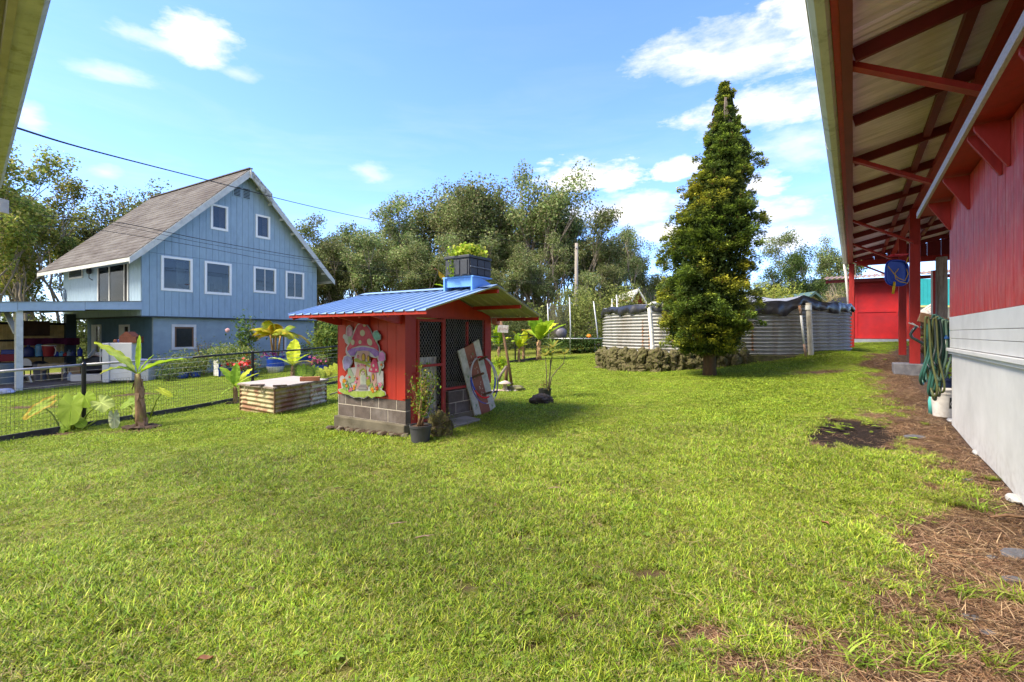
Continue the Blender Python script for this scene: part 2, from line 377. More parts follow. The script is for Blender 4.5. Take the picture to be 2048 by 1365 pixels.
def ground_mat():
    m = bpy.data.materials.new('lawn_ground'); m.use_nodes = True; nt = m.node_tree; N = nt.nodes; L = nt.links; b = N['Principled BSDF']
    b.inputs['Roughness'].default_value = .95; b.inputs['Specular IOR Level'].default_value = .12
    tc = N.new('ShaderNodeTexCoord')
    def nz(s, d=8, r=.65):
        n = N.new('ShaderNodeTexNoise'); n.inputs['Scale'].default_value = s; n.inputs['Detail'].default_value = d; n.inputs['Roughness'].default_value = r
        L.new(tc.outputs['Object'], n.inputs['Vector']); return n.outputs['Fac']
    def ramp(f, cols):
        r = N.new('ShaderNodeValToRGB'); L.new(f, r.inputs[0]); e = r.color_ramp.elements
        while len(e) < len(cols): e.new(.5)
        for k, (p, c) in enumerate(cols): e[k].position = p; e[k].color = (*c, 1)
        return r.outputs[0]
    def mix(f, a, c):
        x = N.new('ShaderNodeMix'); x.data_type = 'RGBA'
        for i, v in ((0, f), (6, a), (7, c)):
            if isinstance(v, (int, float)): x.inputs[i].default_value = v
            else: L.new(v, x.inputs[i])
        return x.outputs[2]
    g1 = ramp(nz(28), [(.3, (.035,.040,.010)), (.5, (.11,.13,.018)), (.72, (.26,.28,.05))])
    g2 = ramp(nz(5), [(.35, (.10,.15,.014)), (.65, (.25,.26,.045))]); gr = mix(.5, g1, g2)
    s1 = ramp(nz(45), [(.32, (.018,.011,.007)), (.5, (.085,.05,.03)), (.66, (.19,.115,.075))])
    s2 = ramp(nz(6), [(.35, (.05,.03,.02)), (.65, (.14,.088,.057))]); so_ = mix(.45, s1, s2)
    c1 = ramp(nz(60), [(.35, (.007,.005,.004)), (.6, (.03,.02,.015)), (.75, (.07,.05,.035))])
    a1 = N.new('ShaderNodeAttribute'); a1.attribute_name = 'dirt'; a2 = N.new('ShaderNodeAttribute'); a2.attribute_name = 'char'
    col = mix(a1.outputs['Fac'], gr, so_); col = mix(a2.outputs['Fac'], col, c1)
    L.new(col, b.inputs['Base Color'])
    bp = N.new('ShaderNodeBump'); bp.inputs['Strength'].default_value = .9; bp.inputs['Distance'].default_value = .03
    L.new(nz(40, 6), bp.inputs['Height']); L.new(bp.outputs[0], b.inputs['Normal'])
    return m
lawn = npmesh('lawn', V, Fc, ground_mat(), smooth=True); tag(lawn, kind='structure', label='bright green mown lawn sloping gently down to the left')
for nm, vals in (('dirt', DD), ('char', charc(GX, GY))):
    at = lawn.data.attributes.new(nm, 'FLOAT', 'POINT'); at.data.foreach_set('value', vals.ravel().astype(np.float32))

# ---------------------------------------------------------------- grass, straw: instances of unlinked clumps
M_grass = mat('grass_blade', (.2,.3,.03),   .5, .26, 1.3, 0, attr=True, trans=.35, hue=.02, spec=.25, pos=True)
def clump(name, nb, hgt, spread, wid, lean, seed, pal, seg=3):
    r = np.random.default_rng(seed); V = []; Fq = []; C = []
    for k in range(nb):
        bx, by = r.normal(0, spread, 2); a = r.uniform(0, 2*math.pi); h = hgt*r.uniform(.45, 1.15); ln = lean*r.uniform(.3, 1.5)*h; w = wid*r.uniform(.6, 1.2)
        ca, sa = math.cos(a), math.sin(a); pa = a+math.pi/2+r.uniform(-.5, .5); px_, py_ = math.cos(pa), math.sin(pa); n0 = len(V)
        c = np.array(pal[r.integers(len(pal))])*r.uniform(.75, 1.25)
        for i in range(seg+1):
            u = i/seg; ww = w*(1-u**1.6)*.5 + .0004; d = ln*u**1.7; zz = h*(u - .28*u*u*lean) if lean < 3 else h*(.12+.5*(u-u*u))
            V += [(bx+ca*d-px_*ww, by+sa*d-py_*ww, zz-.004), (bx+ca*d+px_*ww, by+sa*d+py_*ww, zz-.004)]
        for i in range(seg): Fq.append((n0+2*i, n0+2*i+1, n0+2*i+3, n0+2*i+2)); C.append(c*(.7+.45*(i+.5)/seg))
    o = npmesh(name, V, Fq, M_grass, col=np.repeat(np.array(C)[:, None], 4, 1)); S.collection.objects.unlink(o); return o
GP = [(.22,.355,.030), (.325,.45,.042), (.085,.155,.014), (.44,.50,.065), (.34,.31,.12)]
DRY = [(.36,.21,.115), (.22,.125,.07), (.50,.35,.21), (.09,.055,.032)]
col_near = bpy.data.collections.new('grass_clumps_near'); col_far = bpy.data.collections.new('grass_clumps_far'); col_straw = bpy.data.collections.new('straw_bits')
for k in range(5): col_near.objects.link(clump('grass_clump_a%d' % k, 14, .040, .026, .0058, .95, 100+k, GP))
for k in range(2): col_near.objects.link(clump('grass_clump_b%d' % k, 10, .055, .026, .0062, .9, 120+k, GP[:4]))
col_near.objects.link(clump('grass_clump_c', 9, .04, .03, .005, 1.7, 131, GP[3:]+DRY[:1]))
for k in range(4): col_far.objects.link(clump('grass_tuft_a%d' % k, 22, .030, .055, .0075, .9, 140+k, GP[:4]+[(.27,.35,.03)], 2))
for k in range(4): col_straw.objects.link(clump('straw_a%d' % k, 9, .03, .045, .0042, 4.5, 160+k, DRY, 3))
def scatter(name, pts, scl, rot, idx, coll, label, kindlabel=None):
    me = bpy.data.meshes.new(name); me.vertices.add(len(pts)); me.vertices.foreach_set('co', np.asarray(pts, np.float32).ravel())
    a = me.attributes.new('scl', 'FLOAT', 'POINT'); a.data.foreach_set('value', np.asarray(scl, np.float32))
    a = me.attributes.new('rot', 'FLOAT_VECTOR', 'POINT'); a.data.foreach_set('vector', np.asarray(rot, np.float32).ravel())
    a = me.attributes.new('pick', 'INT', 'POINT'); a.data.foreach_set('value', np.asarray(idx, np.int32))
    o = bpy.data.objects.new(name, me); S.collection.objects.link(o)
    ng = bpy.data.node_groups.new(name, 'GeometryNodeTree'); ng.interface.new_socket('Geometry', in_out='INPUT', socket_type='NodeSocketGeometry'); ng.interface.new_socket('Geometry', in_out='OUTPUT', socket_type='NodeSocketGeometry')
    N = ng.nodes; L = ng.links; gi = N.new('NodeGroupInput'); go = N.new('NodeGroupOutput'); iop = N.new('GeometryNodeInstanceOnPoints')
    ci = N.new('GeometryNodeCollectionInfo'); ci.inputs[0].default_value = coll; ci.inputs['Separate Children'].default_value = True; ci.inputs['Reset Children'].default_value = True
    def na(nm, ty):
        n = N.new('GeometryNodeInputNamedAttribute'); n.data_type = ty; n.inputs[0].default_value = nm; return n.outputs['Attribute']
    L.new(gi.outputs[0], iop.inputs['Points']); L.new(ci.outputs[0], iop.inputs['Instance']); iop.inputs['Pick Instance'].default_value = True
    L.new(na('pick', 'INT'), iop.inputs['Instance Index']); L.new(na('scl', 'FLOAT'), iop.inputs['Scale'])
    er = N.new('FunctionNodeEulerToRotation'); L.new(na('rot', 'FLOAT_VECTOR'), er.inputs[0]); L.new(er.outputs[0], iop.inputs['Rotation'])
    L.new(iop.outputs[0], go.inputs[0])
    md = o.modifiers.new('scatter', 'NODES'); md.node_group = ng
    return tag(o, label, kind='stuff', cat=None)
FOOT = []                                                # footprints kept free of grass: (cx, cy, ax, ay, half-length, half-width)
def keepout(cx, cy, ang, hl, hw): FOOT.append((cx, cy, math.cos(ang), math.sin(ang), hl, hw))
keepout(-1.625+.275*2.2/1-.55*0, 7.4+.9, 0, 0, 0)
_c = Vector((-1.625, 7.4, 0)); _u = Vector((.55,.835,0)); _v = Vector((-.835,.55,0)); _m = _c+_u*1.1+_v*.8
keepout(_m.x, _m.y, math.atan2(.835,.55), 1.14, .84)
_s = TD*3.0+TN*3.1; keepout(_s.x, _s.y, TW, 5.55, 2.02)   # red house
keepout(8.1, 19.27, 0, 3.9, 3.9)
def free(x, y):
    ok = np.ones_like(x, bool)
    for cx, cy, a, b, hl, hw in FOOT:
        if hl <= 0: continue
        ok &= ~((np.abs((x-cx)*a+(y-cy)*b) < hl) & (np.abs(-(x-cx)*b+(y-cy)*a) < hw))
    return ok
def strew(n, y0, y1, seed, power=1.0):
    r = np.random.default_rng(seed); u = r.random(n); y = y0*(y1/y0)**u if power == 0 else y0+(y1-y0)*u**power
    x = y*(r.uniform(-1.24, 1.24, n)); return x, y, r
def grow():
    x, y, r = strew(200000, 1.4, 7.2, 31, .85); d = dirt(x, y); dens = fnoise(x, y, 5, 77)
    keep = (r.random(len(x)) > d*1.02-.02) & free(x, y) & (r.random(len(x)) < .78+.62*dens+.4*fnoise(x, y, 13, 79)); x, y, dens = x[keep], y[keep], dens[keep]; n = len(x)
    sc = (.85+.45*fnoise(x, y, 1.6, 78)*.9 + r.uniform(-.25, .3, n)).clip(.4, 1.8)
    scatter('lawn_grass', np.stack([x, y, gz(x, y)], -1), sc, np.stack([r.normal(0,.16,n), r.normal(0,.16,n), r.uniform(0,6.28,n)], -1), r.integers(0, 8, n), col_near, 'short green and yellowish mown grass blades of the near lawn')
    x, y, r = strew(205000, 7.0, 25, 32, 1.0); d = dirt(x, y); keep = (r.random(len(x)) > d*1.05-.03) & free(x, y); x, y = x[keep], y[keep]; n = len(x)
    sc = (.85+.35*fnoise(x, y, 1.6, 78) + r.uniform(-.2, .3, n) + .014*(y-7)).clip(.4, 2.2)
    scatter('lawn_grass', np.stack([x, y, gz(x, y)], -1), sc, np.stack([r.normal(0,.15,n), r.normal(0,.15,n), r.uniform(0,6.28,n)], -1), r.integers(0, 4, n), col_far, 'yellow green mown grass of the middle and far lawn')
    # dry straw and mulch on the dirt strip
    t = RNG.uniform(1.0, 20, 42000)**1.0; t = 1.2+18*RNG.random(42000)**1.7; w = RNG.uniform(-.6, 1.02, 42000)
    x = TD.x*t+TN.x*w; y = TD.y*t+TN.y*w; d = dirt(x, y); keep = (RNG.random(len(x)) < d*1.1+.03) & (y > 1.3) & (charc(x, y) < .4); x, y = x[keep], y[keep]; n = len(x)
    scatter('dry_straw', np.stack([x, y, gz(x, y)-.004], -1), RNG.uniform(.5, 1.4, n), np.stack([RNG.normal(0,.12,n), RNG.normal(0,.12,n), RNG.uniform(0,6.28,n)], -1), RNG.integers(0, 4, n), col_straw, 'dry brown straw and clippings littering the bare earth beside the red house')
    x, y, r = strew(5200, 1.6, 9, 55, .8); keep = free(x, y) & (fnoise(x, y, 1.3, 15) > -.05); x, y = x[keep], y[keep]; n = len(x)
    scatter('grass_clippings', np.stack([x, y, gz(x, y)+.022], -1), r.uniform(.3, .8, n), np.stack([r.normal(0,.3,n), r.normal(0,.3,n), r.uniform(0,6.28,n)], -1), r.integers(0, 4, n), col_straw, 'thin dry grass clippings lying over the lawn')
grow()
# lone weed tufts in the dirt strip and clover patches in the lawn
M_clover = mat('clover_leaf', (.13,.25,.05), .7, .3, 4, 0, attr=True, trans=.25, spec=.1)
def weeds():
    for px, py, sz in [(1900,1010,1.0),(1960,1020,.9),(1890,1240,.6),(1930,1190,.7),(1800,960,.9),(1740,1080,.8),(1985,960,.45),(1850,850,.4),(1840,1330,.7),(2030,1200,.8),(1700,1010,.8),(1720,1320,.9),(1990,1330,.6),(1770,720,.4)]:
        g = G(px, py); r = np.random.default_rng(int(px*3+py)); o = clump('grass_tuft', 60, .13*sz, .05*sz, .007, 1.25, int(px+py), [(.16,.27,.02),(.22,.33,.03),(.28,.36,.05)], 4)
        S.collection.objects.link(o); o.location = g; tag(o, kind='stuff', label='tuft of long bright grass growing in the bare earth strip')
    V = []; Fq = []; C = []; r = np.random.default_rng(5)
    for px, py, n, sp in [(800,1100,26,.13),(1055,1225,16,.07),(960,1290,14,.06),(1490,700,0,.3),(1500,765,260,.75),(1560,790,160,.6),(1640,850,60,.4),(1380,700,0,0),(1010,830,20,.2),(690,980,18,.1),(1180,805,14,.1),(420,1190,16,.08),(1270,1030,14,.1),(1820,1040,14,.1),(1700,1030,20,.15)]:
        g = G(px, py)
        for k in range(n):
            x = g.x+r.normal(0, sp); y = g.y+r.normal(0, sp); z = gzf(x, y)+r.uniform(.015,.035); s = r.uniform(.008,.016)*(2.1 if n > 50 else 1); c = np.array((.17,.24,.03))*r.uniform(.6,1.5)
            for q in range(3):
                a = r.uniform(0, 6.28); cx, cy = x+math.cos(a)*s*.9, y+math.sin(a)*s*.9; n0 = len(V)
                for m_ in range(4): V.append((cx+s*math.cos(a+m_*1.57), cy+s*math.sin(a+m_*1.57), z+r.normal(0,.004)))
                Fq.append((n0,n0+1,n0+2,n0+3)); C.append(c)
    x, y, rw = strew(420, 1.7, 9, 56, .8); ok = free(x, y) & (dirt(x, y) < .5)
    for cx, cy in zip(x[ok], y[ok]):                     # flat broad leaved weeds
        nl = rw.integers(4, 8); sz = rw.uniform(.018,.042); c = np.array((.16,.25,.04))*rw.uniform(.7,1.4); zc = gzf(cx, cy)+.028
        for q in range(nl):
            a = q*6.28/nl+rw.uniform(-.3,.3); dx, dy = math.cos(a), math.sin(a); n0 = len(V); V += [(cx, cy, zc-.006), (cx+dx*sz*.55-dy*sz*.24, cy+dy*sz*.55+dx*sz*.24, zc+.004), (cx+dx*sz, cy+dy*sz, zc-.003), (cx+dx*sz*.55+dy*sz*.24, cy+dy*sz*.55-dx*sz*.24, zc+.003)]; Fq.append((n0,n0+1,n0+2,n0+3)); C.append(c)
    o = npmesh('clover', V, Fq, M_clover, col=np.repeat(np.array(C)[:, None], 4, 1)); tag(o, kind='stuff', label='small clover leaves and flat weeds among the grass')
weeds()
# ---------------------------------------------------------------- red house on the right (local x along the wall, local y away from it, z up)
def sheetmetal(L_, Wd, pitch, amp, kind='sine', th=.004, per=6):
    """corrugated sheet, ribs along local x, length L_, width Wd along y"""
    mb = MB(); n = int(round(Wd/pitch))*per; pts = []
    for i in range(n+1):
        y = Wd*i/n
        if kind == 'sine': z = amp*math.sin(2*math.pi*y/pitch)
        else: f = (y/pitch) % 1; z = amp*(1 if f < .12 else (max(0, 1-(f-.12)/.06) if f < .18 else (0 if f < .94 else (f-.94)/.06)))
        pts.append((y, z))
    if kind != 'sine':
        pts = []
        k = int(round(Wd/pitch))
        for i in range(k+1):
            for f, z in ((-.11, 0), (-.06, 1), (.06, 1), (.11, 0)):
                y = (i+f)*pitch
                if 0 <= y <= Wd: pts.append((y, z*amp))
        pts = [(0, pts[0][1])]+pts+[(Wd, pts[-1][1])]
        pts = sorted(set(pts))
    k = len(pts); v = [(0, y, z) for y, z in pts]+[(L_, y, z) for y, z in pts]
    v += [(a, b, c-th) for a, b, c in v]
    f = []
    for i in range(k-1):
        f += [(i, k+i, k+i+1, i+1), (2*k+i+1, 3*k+i+1, 3*k+i, 2*k+i), (i, i+1, 2*k+i+1, 2*k+i), (k+i+1, k+i, 3*k+i, 3*k+i+1)]
    f += [(0, 2*k, 3*k, k), (k-1, 2*k-1, 4*k-1, 3*k-1)]
    mb.add(v, f); return mb
M_siding = mat('red_siding', (.44,.030,.022), .52, .25, 5, .35, 55, col2=(.46,.11,.09), f2=.56, s2=7, stretch=(2.5,2.5,.7), spec=.4, contrast=.10)
M_roofm = mat('roof_metal_underside', (.80,.66,.74), .5, .16, 2, .05, 40, col2=(.60,.47,.53), f2=.54, s2=1.6, stretch=(4,.5,1), metal=.1)
M_gutter = mat('gutter_cream', (.50,.51,.44), .45, .15, 3, .04, 40, col2=(.15,.16,.08), f2=.66, s2=4)
M_edge = mat('weathered_edge_board', (.40,.36,.42), .8, .3, 20, .4, 60, stretch=(1,6,6))
def red_house():
    H = thing('red_house', 'long red board house with white skirt and wide metal porch roof filling the right side', 'house', (0,0,0), TW)
    Z = lambda z: z+CZ
    MSK = mat('skirt_paint', (.60,.585,.55), .65, .09, 2, .10, 40, col2=(.49,.48,.45), f2=.55, s2=.9); grime(MSK, .05, .62, (.16,.10,.06), .85)
    WB = -1.05                                           # local y of the wall face
    # siding boards
    for i in range(39):
        x1 = 8.6-.262*i; x0 = x1-.250; mb = MB(); mb.box(x0, x1, WB-.02, WB, Z(.215), Z(1.74)); mb.build('siding_board', M_siding, H)
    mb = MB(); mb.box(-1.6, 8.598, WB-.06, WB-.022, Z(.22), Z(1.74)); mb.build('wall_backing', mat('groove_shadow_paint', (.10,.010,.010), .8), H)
    mb = MB()
    mb.box(-1.6, 8.60, WB-.28, WB-.063, Z(-.2), Z(1.74)); mb.box(8.5, 8.60, -4.2, WB-.285, Z(-.4), Z(3.4)); mb.build('wall', M_red, H)
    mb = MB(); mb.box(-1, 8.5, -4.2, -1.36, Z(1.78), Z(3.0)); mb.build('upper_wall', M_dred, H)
    zs = [.211, .036, -.068, -.19]
    for i in range(3):
        mb = MB(); mb.box(-1.6, 8.59-.004*i, WB-.04, WB+.004-.002*i, Z(zs[i+1])+.004, Z(zs[i])); mb.build('skirt_board', M_white, H, bevel=.003)
    mb = MB(); mb.box(-1.6, 8.62, WB-.04, WB+.035, Z(-.235), Z(-.193)); mb.box(-1.6, 8.60, WB-.04, WB+.015, Z(-.27), Z(-.237)); mb.build('skirt_ledge', M_white, H, bevel=.004)
    # skirt panels follow the ground
    for i in range(8):
        x1 = 8.52-1.22*i; x0 = x1-1.217; mb = MB(); k = 8
        def fn(u, v, x0=x0, x1=x1):
            x = x0+(x1-x0)*u; p = TD*x - TN*WB
            zb = gzf((TD*x+TN*1.04).x, (TD*x+TN*1.04).y)+.015
            return Vector((x, WB-.012, zb+(Z(-.272)-zb)*v))
        mb.sheet(fn, k, 1, th=(0,-.02,0)); mb.build('skirt_panel', MSK, H)
    mb = MB(); mb.box(8.46, 8.525, WB-.09, WB-.034, gzf(*(TD*8.5+TN*1.1).xy)+.01, Z(-.272)); mb.build('corner_post', M_white, H)
    # overhanging shelf with brackets
    mb = MB(); mb.box(-1.6, 9.55, -1.20, -.825, Z(1.762), Z(1.80)); mb.build('shelf', M_red, H)
    mb = MB(); mb.box(-1.6, 9.56, -.822, -.79, Z(1.74), Z(1.83)); mb.build('shelf_edge', M_edge, H, bevel=.004)
    for x in (8.53, 7.25, 5.83, 5.56, 4.2, 2.9):
        mb = MB(); mb.prism([(-1.048, 1.735), (-.83, 1.735), (-.83, 1.70), (-1.03, 1.36), (-1.048, 1.36)], (x-.02,0,CZ), (0,1,0), (0,0,1), (1,0,0), .04); mb.build('bracket', M_red, H, bevel=.003)
    # roof: eave beam, fascia, gutter, rafters, purlins, braces, beam, sheets
    ze = 2.95; sl = .24; zr = lambda y: Z(ze+sl*(-y-.1)) ; X0, X1 = -1.1, 24.2   # local y: -w
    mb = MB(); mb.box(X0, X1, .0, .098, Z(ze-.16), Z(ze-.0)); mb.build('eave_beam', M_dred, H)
    mb = MB(); mb.box(X0, X1, .10, .160, Z(ze-.13), Z(ze+.0)); mb.build('fascia', M_red, H)
    # gutter profile
    prof = [(-.045,.03),(-.045,-.07),(.0,-.10),(.10,-.10),(.17,-.05),(.185,.02),(.20,.02),(.20,.045),(.17,.045),(.155,-.035),(.09,-.085),(.005,-.085),(-.03,-.06),(-.03,.03)]
    prof = [(.165+(p[0]+.045)*.74, p[1]-.03) for p in prof]
    for k in range(5):
        xa = X0+5.06*k; xb = xa+5.06-.01; mb = MB(); mb.prism(prof, (xa,0,Z(ze)), (0,1,0), (0,0,1), (1,0,0), xb-xa); mb.build('gutter_length', M_gutter, H)
        mb = MB(); mb.prism([(p[0]+(.004 if p[0] > .25 else 0), p[1]-.004) for p in prof], (xb-.05,0,Z(ze)), (0,1,0), (0,0,1), (1,0,0), .07); mb.build('gutter_joint', M_gutter, H)
    for k in range(14):
        x = .4+1.9*k
        if x > 24: break
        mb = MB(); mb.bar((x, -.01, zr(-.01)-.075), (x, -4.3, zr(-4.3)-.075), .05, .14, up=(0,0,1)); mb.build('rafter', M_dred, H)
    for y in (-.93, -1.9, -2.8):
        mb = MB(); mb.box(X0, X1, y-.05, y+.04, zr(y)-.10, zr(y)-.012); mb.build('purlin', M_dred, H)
    mb = MB(); mb.box(X0, 23.8, -1.34, -1.20, Z(3.02), Z(3.13)); mb.build('post_beam', M_red, H)
    for x in (2.7, 6.3, 9.7, 15.0, 18.9, 23.4):
        mb = MB(); mb.bar((x, .02, Z(ze-.10)), (x, -1.2, Z(2.17)), .055, .13, up=(1,0,0)); mb.build('brace', M_red, H)
    n = 0
    for k in range(11):
        xa = X0 - .02 + 2.29*k; L_ = 4.6
        mb = sheetmetal(L_, 2.3, .115, .011, 'sine', .003, 6)   # ribs along x, rotate to run up the slope
        Mx = Matrix.Translation((xa, .17, zr(.17)+.020+.006*(k%2))) @ Matrix.Rotation(-math.atan(sl), 4, 'X') @ Matrix.Translation((0,-0,0)) @ Matrix.Rotation(R(-90), 4, 'Z')
        mb.xform(Mx); mb.build('roof_sheet', M_roofm, H)
    # posts
    for x, y, s, zt in ((15.27,-1.23,.20,3.02), (19.9,-1.30,.19,3.02), (24.0,.04,.18,2.80)):
        p = TD*x - TN*(y); p = Vector((TD.x*x+TN.x*(-y), TD.y*x+TN.y*(-y), 0)); zb = gzf(p.x, p.y) - .02
        if x == 15.27: zb = Z(-.74)
        mb = MB(); mb.box(x-s/2, x+s/2, y-s/2, y+s/2, zb, Z(zt)); mb.build('post', M_red, H, bevel=.008)
    # far gable screen
    mb = MB(); mb.box(24.02, 24.1, -7, -.12, Z(2.72), Z(2.93)); mb.build('header', M_red, H)
    for i in range(17):
        y = -.3-.40*i; mb = MB(); mb.box(24.03, 24.07, y-.395, y, Z(2.932), zr(y)+.03); mb.build('gable_board', M_dred, H)
    # tie between house corner and the post line, and the strip of dark beyond the corner
    mb = MB(); mb.box(8.62, 24.0, -4.26, -4.2, Z(2.9), Z(3.9)); mb.build('inner_wall', M_dred, H)
    mb = MB(); mb.tube([(24.1,.27,Z(ze-.12)), (24.12,.27,Z(ze-.30)), (24.12,.24,Z(ze-.45)), (24.1,.12,Z(.8))], .05, 10); mb.build('downspout', M_pvc, H, smooth=True)
    return H
red_house()
def footing():
    g = TD*15.27+TN*1.23
    t = thing('concrete_footing', 'low dark grey concrete pad carrying the near red porch post', 'footing', (g.x, g.y, 0), TW)
    a = G(1812, 752); mb = MB(); z0 = gzf(g.x, g.y)-.1
    mb.box(-.35, .40, -.52, .42, z0, CZ-.735); mb.build('pad', mat('footing_grey', (.13,.13,.15), .85, .25, 8, .4, 60, col2=(.22,.22,.21), f2=.6), t, bevel=.015)
footing()
def shed():
    o = P(1703, 683, 21.5); z0 = CZ-.37
    t = thing('red_shed', 'red panelled shed with a rusty corrugated roof at the end of the porch', 'shed', (o.x, o.y, 0), TW-R(90))
    # local x runs towards the red house side (n), local y away from the camera
    mb = MB(); mb.box(0, 2.25, .05, 3, z0-.3, z0+2.75); mb.build('wall', M_red, t)
    mb = MB(); mb.box(-.02, 2.3, -.02, .047, z0-.3, z0+.12); mb.build('base_trim', mat('grey_trim', (.22,.24,.30), .7), t)
    mb = MB(); mb.box(0, .10, .0, .047, z0+.125, z0+2.7); mb.box(1.68, 1.80, .0, .047, z0+.125, z0+2.7); mb.box(.105, 1.675, .0, .047, z0+2.58, z0+2.7); mb.build('door_frame', M_red, t)
    d = MB(); d.box(.12, 1.66, .012, .044, z0+.14, z0+2.56); D = d.build('door', mat('bright_red_door', (.42,.015,.02), .5, .2, 2, .1, 50, col2=(.30,.016,.025), f2=.5, s2=1.2), t)
    mb = MB(); mb.box(.12, .22, -.008, .010, z0+.14, z0+2.56); mb.box(1.56, 1.66, -.008, .010, z0+.14, z0+2.56); mb.box(.222, 1.558, -.008, .010, z0+1.28, z0+1.38); mb.box(.222, 1.558, -.008, .010, z0+2.46, z0+2.56); mb.box(.222, 1.558, -.008, .010, z0+.14, z0+.24); mb.build('door_rail', MATS['bright_red_door'], D)
    mb = MB(); mb.box(1.62, 1.65, -.04, -.01, z0+1.1, z0+1.3); mb.build('door_handle', M_black, D)
    # roof over shed and opening
    mr = mat('rusty_roof_sheet', (.30,.25,.21), .7, .4, 6, .3, 40, col2=(.17,.08,.05), f2=.48, s2=3)
    for k in range(3):
        mb = sheetmetal(3.6, 2.0, .19, .028, 'sine', .006, 8)
        mb.xform(Matrix.Translation((-1.05+2.0*k, -.55, z0+2.78)) @ Matrix.Rotation(R(7), 4, 'X') @ Matrix.Translation((2.0,0,0)) @ Matrix.Rotation(R(90), 4, 'Z')); mb.build('roof_sheet', mr, t)
    mb = MB(); mb.box(-.95, 4.9, -.40, -.34, z0+2.60, z0+2.735); mb.build('eave_board', M_dred, t)
    mb = MB(); mb.bar((-.9,-.4,z0+2.66), (-.9,2.8,z0+3.0), .05, .14); mb.build('barge_board', M_dred, t)
    g = P(1869, 690, 19.4)
    return t
shed()
def beyond():
    # grey timber post with white frame in the opening
    g = G(1868, 686)
    p = P(1883, 640, 14.0); t = thing('timber_post', 'rough grey brown timber post beyond the corner of the red wall', 'post', (p.x, p.y, 0), TW)
    mb = MB(); mb.box(-.14, .14, -.12, .12, gzf(p.x, p.y)-.1, CZ+2.2); mb.build('trunk', M_gwood, t, bevel=.02)
    p = P(1869.5, 640, 18.5); t = thing('door_post', 'narrow white and red door post beside the turquoise opening', 'post', (p.x, p.y, 0), TW-R(90))
    mb = MB(); mb.box(-.11,-.06,-.05,.05, gzf(p.x,p.y)-.1, CZ+2.4); mb.build('white_edge', M_white, t); mb = MB(); mb.box(-.058,.16,-.05,.05, gzf(p.x,p.y)-.1, CZ+2.4); mb.build('red_board', M_red, t)
    # turquoise building
    y = 30; a = P(1815, 560, y); b = P(1900, 560, y); mt = mat('turquoise_wall', (.02,.42,.46), .6, .1, 4, .05)
    z = lambda py: CZ+(HY-py)/F*y
    t = thing('turquoise_house', 'turquoise house with yellow trim seen through the gap beside the porch post', 'house', (0,0,0))
    k = 0; x = a.x
    while x < b.x:
        mb = MB(); mb.box(x, x+.235, y, y+.05, z(611), z(558)); mb.build('wall_board', mt, t); x += .25
    mb = MB(); mb.box(a.x, b.x, y+.05, y+4, z(680), z(558)); mb.build('wall', mt, t)
    mb = MB(); mb.box(a.x, b.x, y-.06, y+.0, z(615), z(611.2)); mb.box(a.x, b.x, y-.06, y, z(650), z(646.5)); mb.build('trim', mat('yellow_trim', (.72,.66,.28), .6), t)
    mb = MB(); mb.box(a.x, b.x, y-.02, y+.048, z(646), z(615.5)); mb.build('window_panel', mat('grey_panel', (.26,.25,.23), .7, .3, 2), t)
    mb = MB(); mb.box(a.x, b.x, y-.02, y+.048, z(690), z(650.5)); mb.build('lower_wall', mt, t)
    # pale bamboo poles stacked in front
    t = thing('pole_stack', 'pale stacked poles and sticks in front of the turquoise house', 'poles', (0,0,0)); r = random.Random(4)
    for k in range(14):
        yy = 24+.1*k*.3; p0 = P(1832+r.uniform(-2,6), 640-k*1.0, yy); p1 = P(1880, 628-k*2.4+r.uniform(-2,2), yy+.6); mb = MB(); mb.tube([p0, p1], .03, 6); mb.build('pole', mat('pale_pole', (.55,.48,.40), .7, .3), t)
    t = thing('driftwood_pile', 'heap of brown driftwood and roots behind the hoses', 'wood pile', (0,0,0)); r = random.Random(9)
    for k in range(22):
        c = P(r.uniform(1842,1872), r.uniform(655,700), 13.5+r.uniform(-.3,.3)); d = Vector((r.uniform(-.3,.3), r.uniform(-.2,.2), r.uniform(-.25,.25))); mb = MB(); mb.tube([c-d, c+Vector((0,0,.05)), c+d], [.05,.07,.03], 7); mb.build('branch', M_wood, t, smooth=True)
beyond()
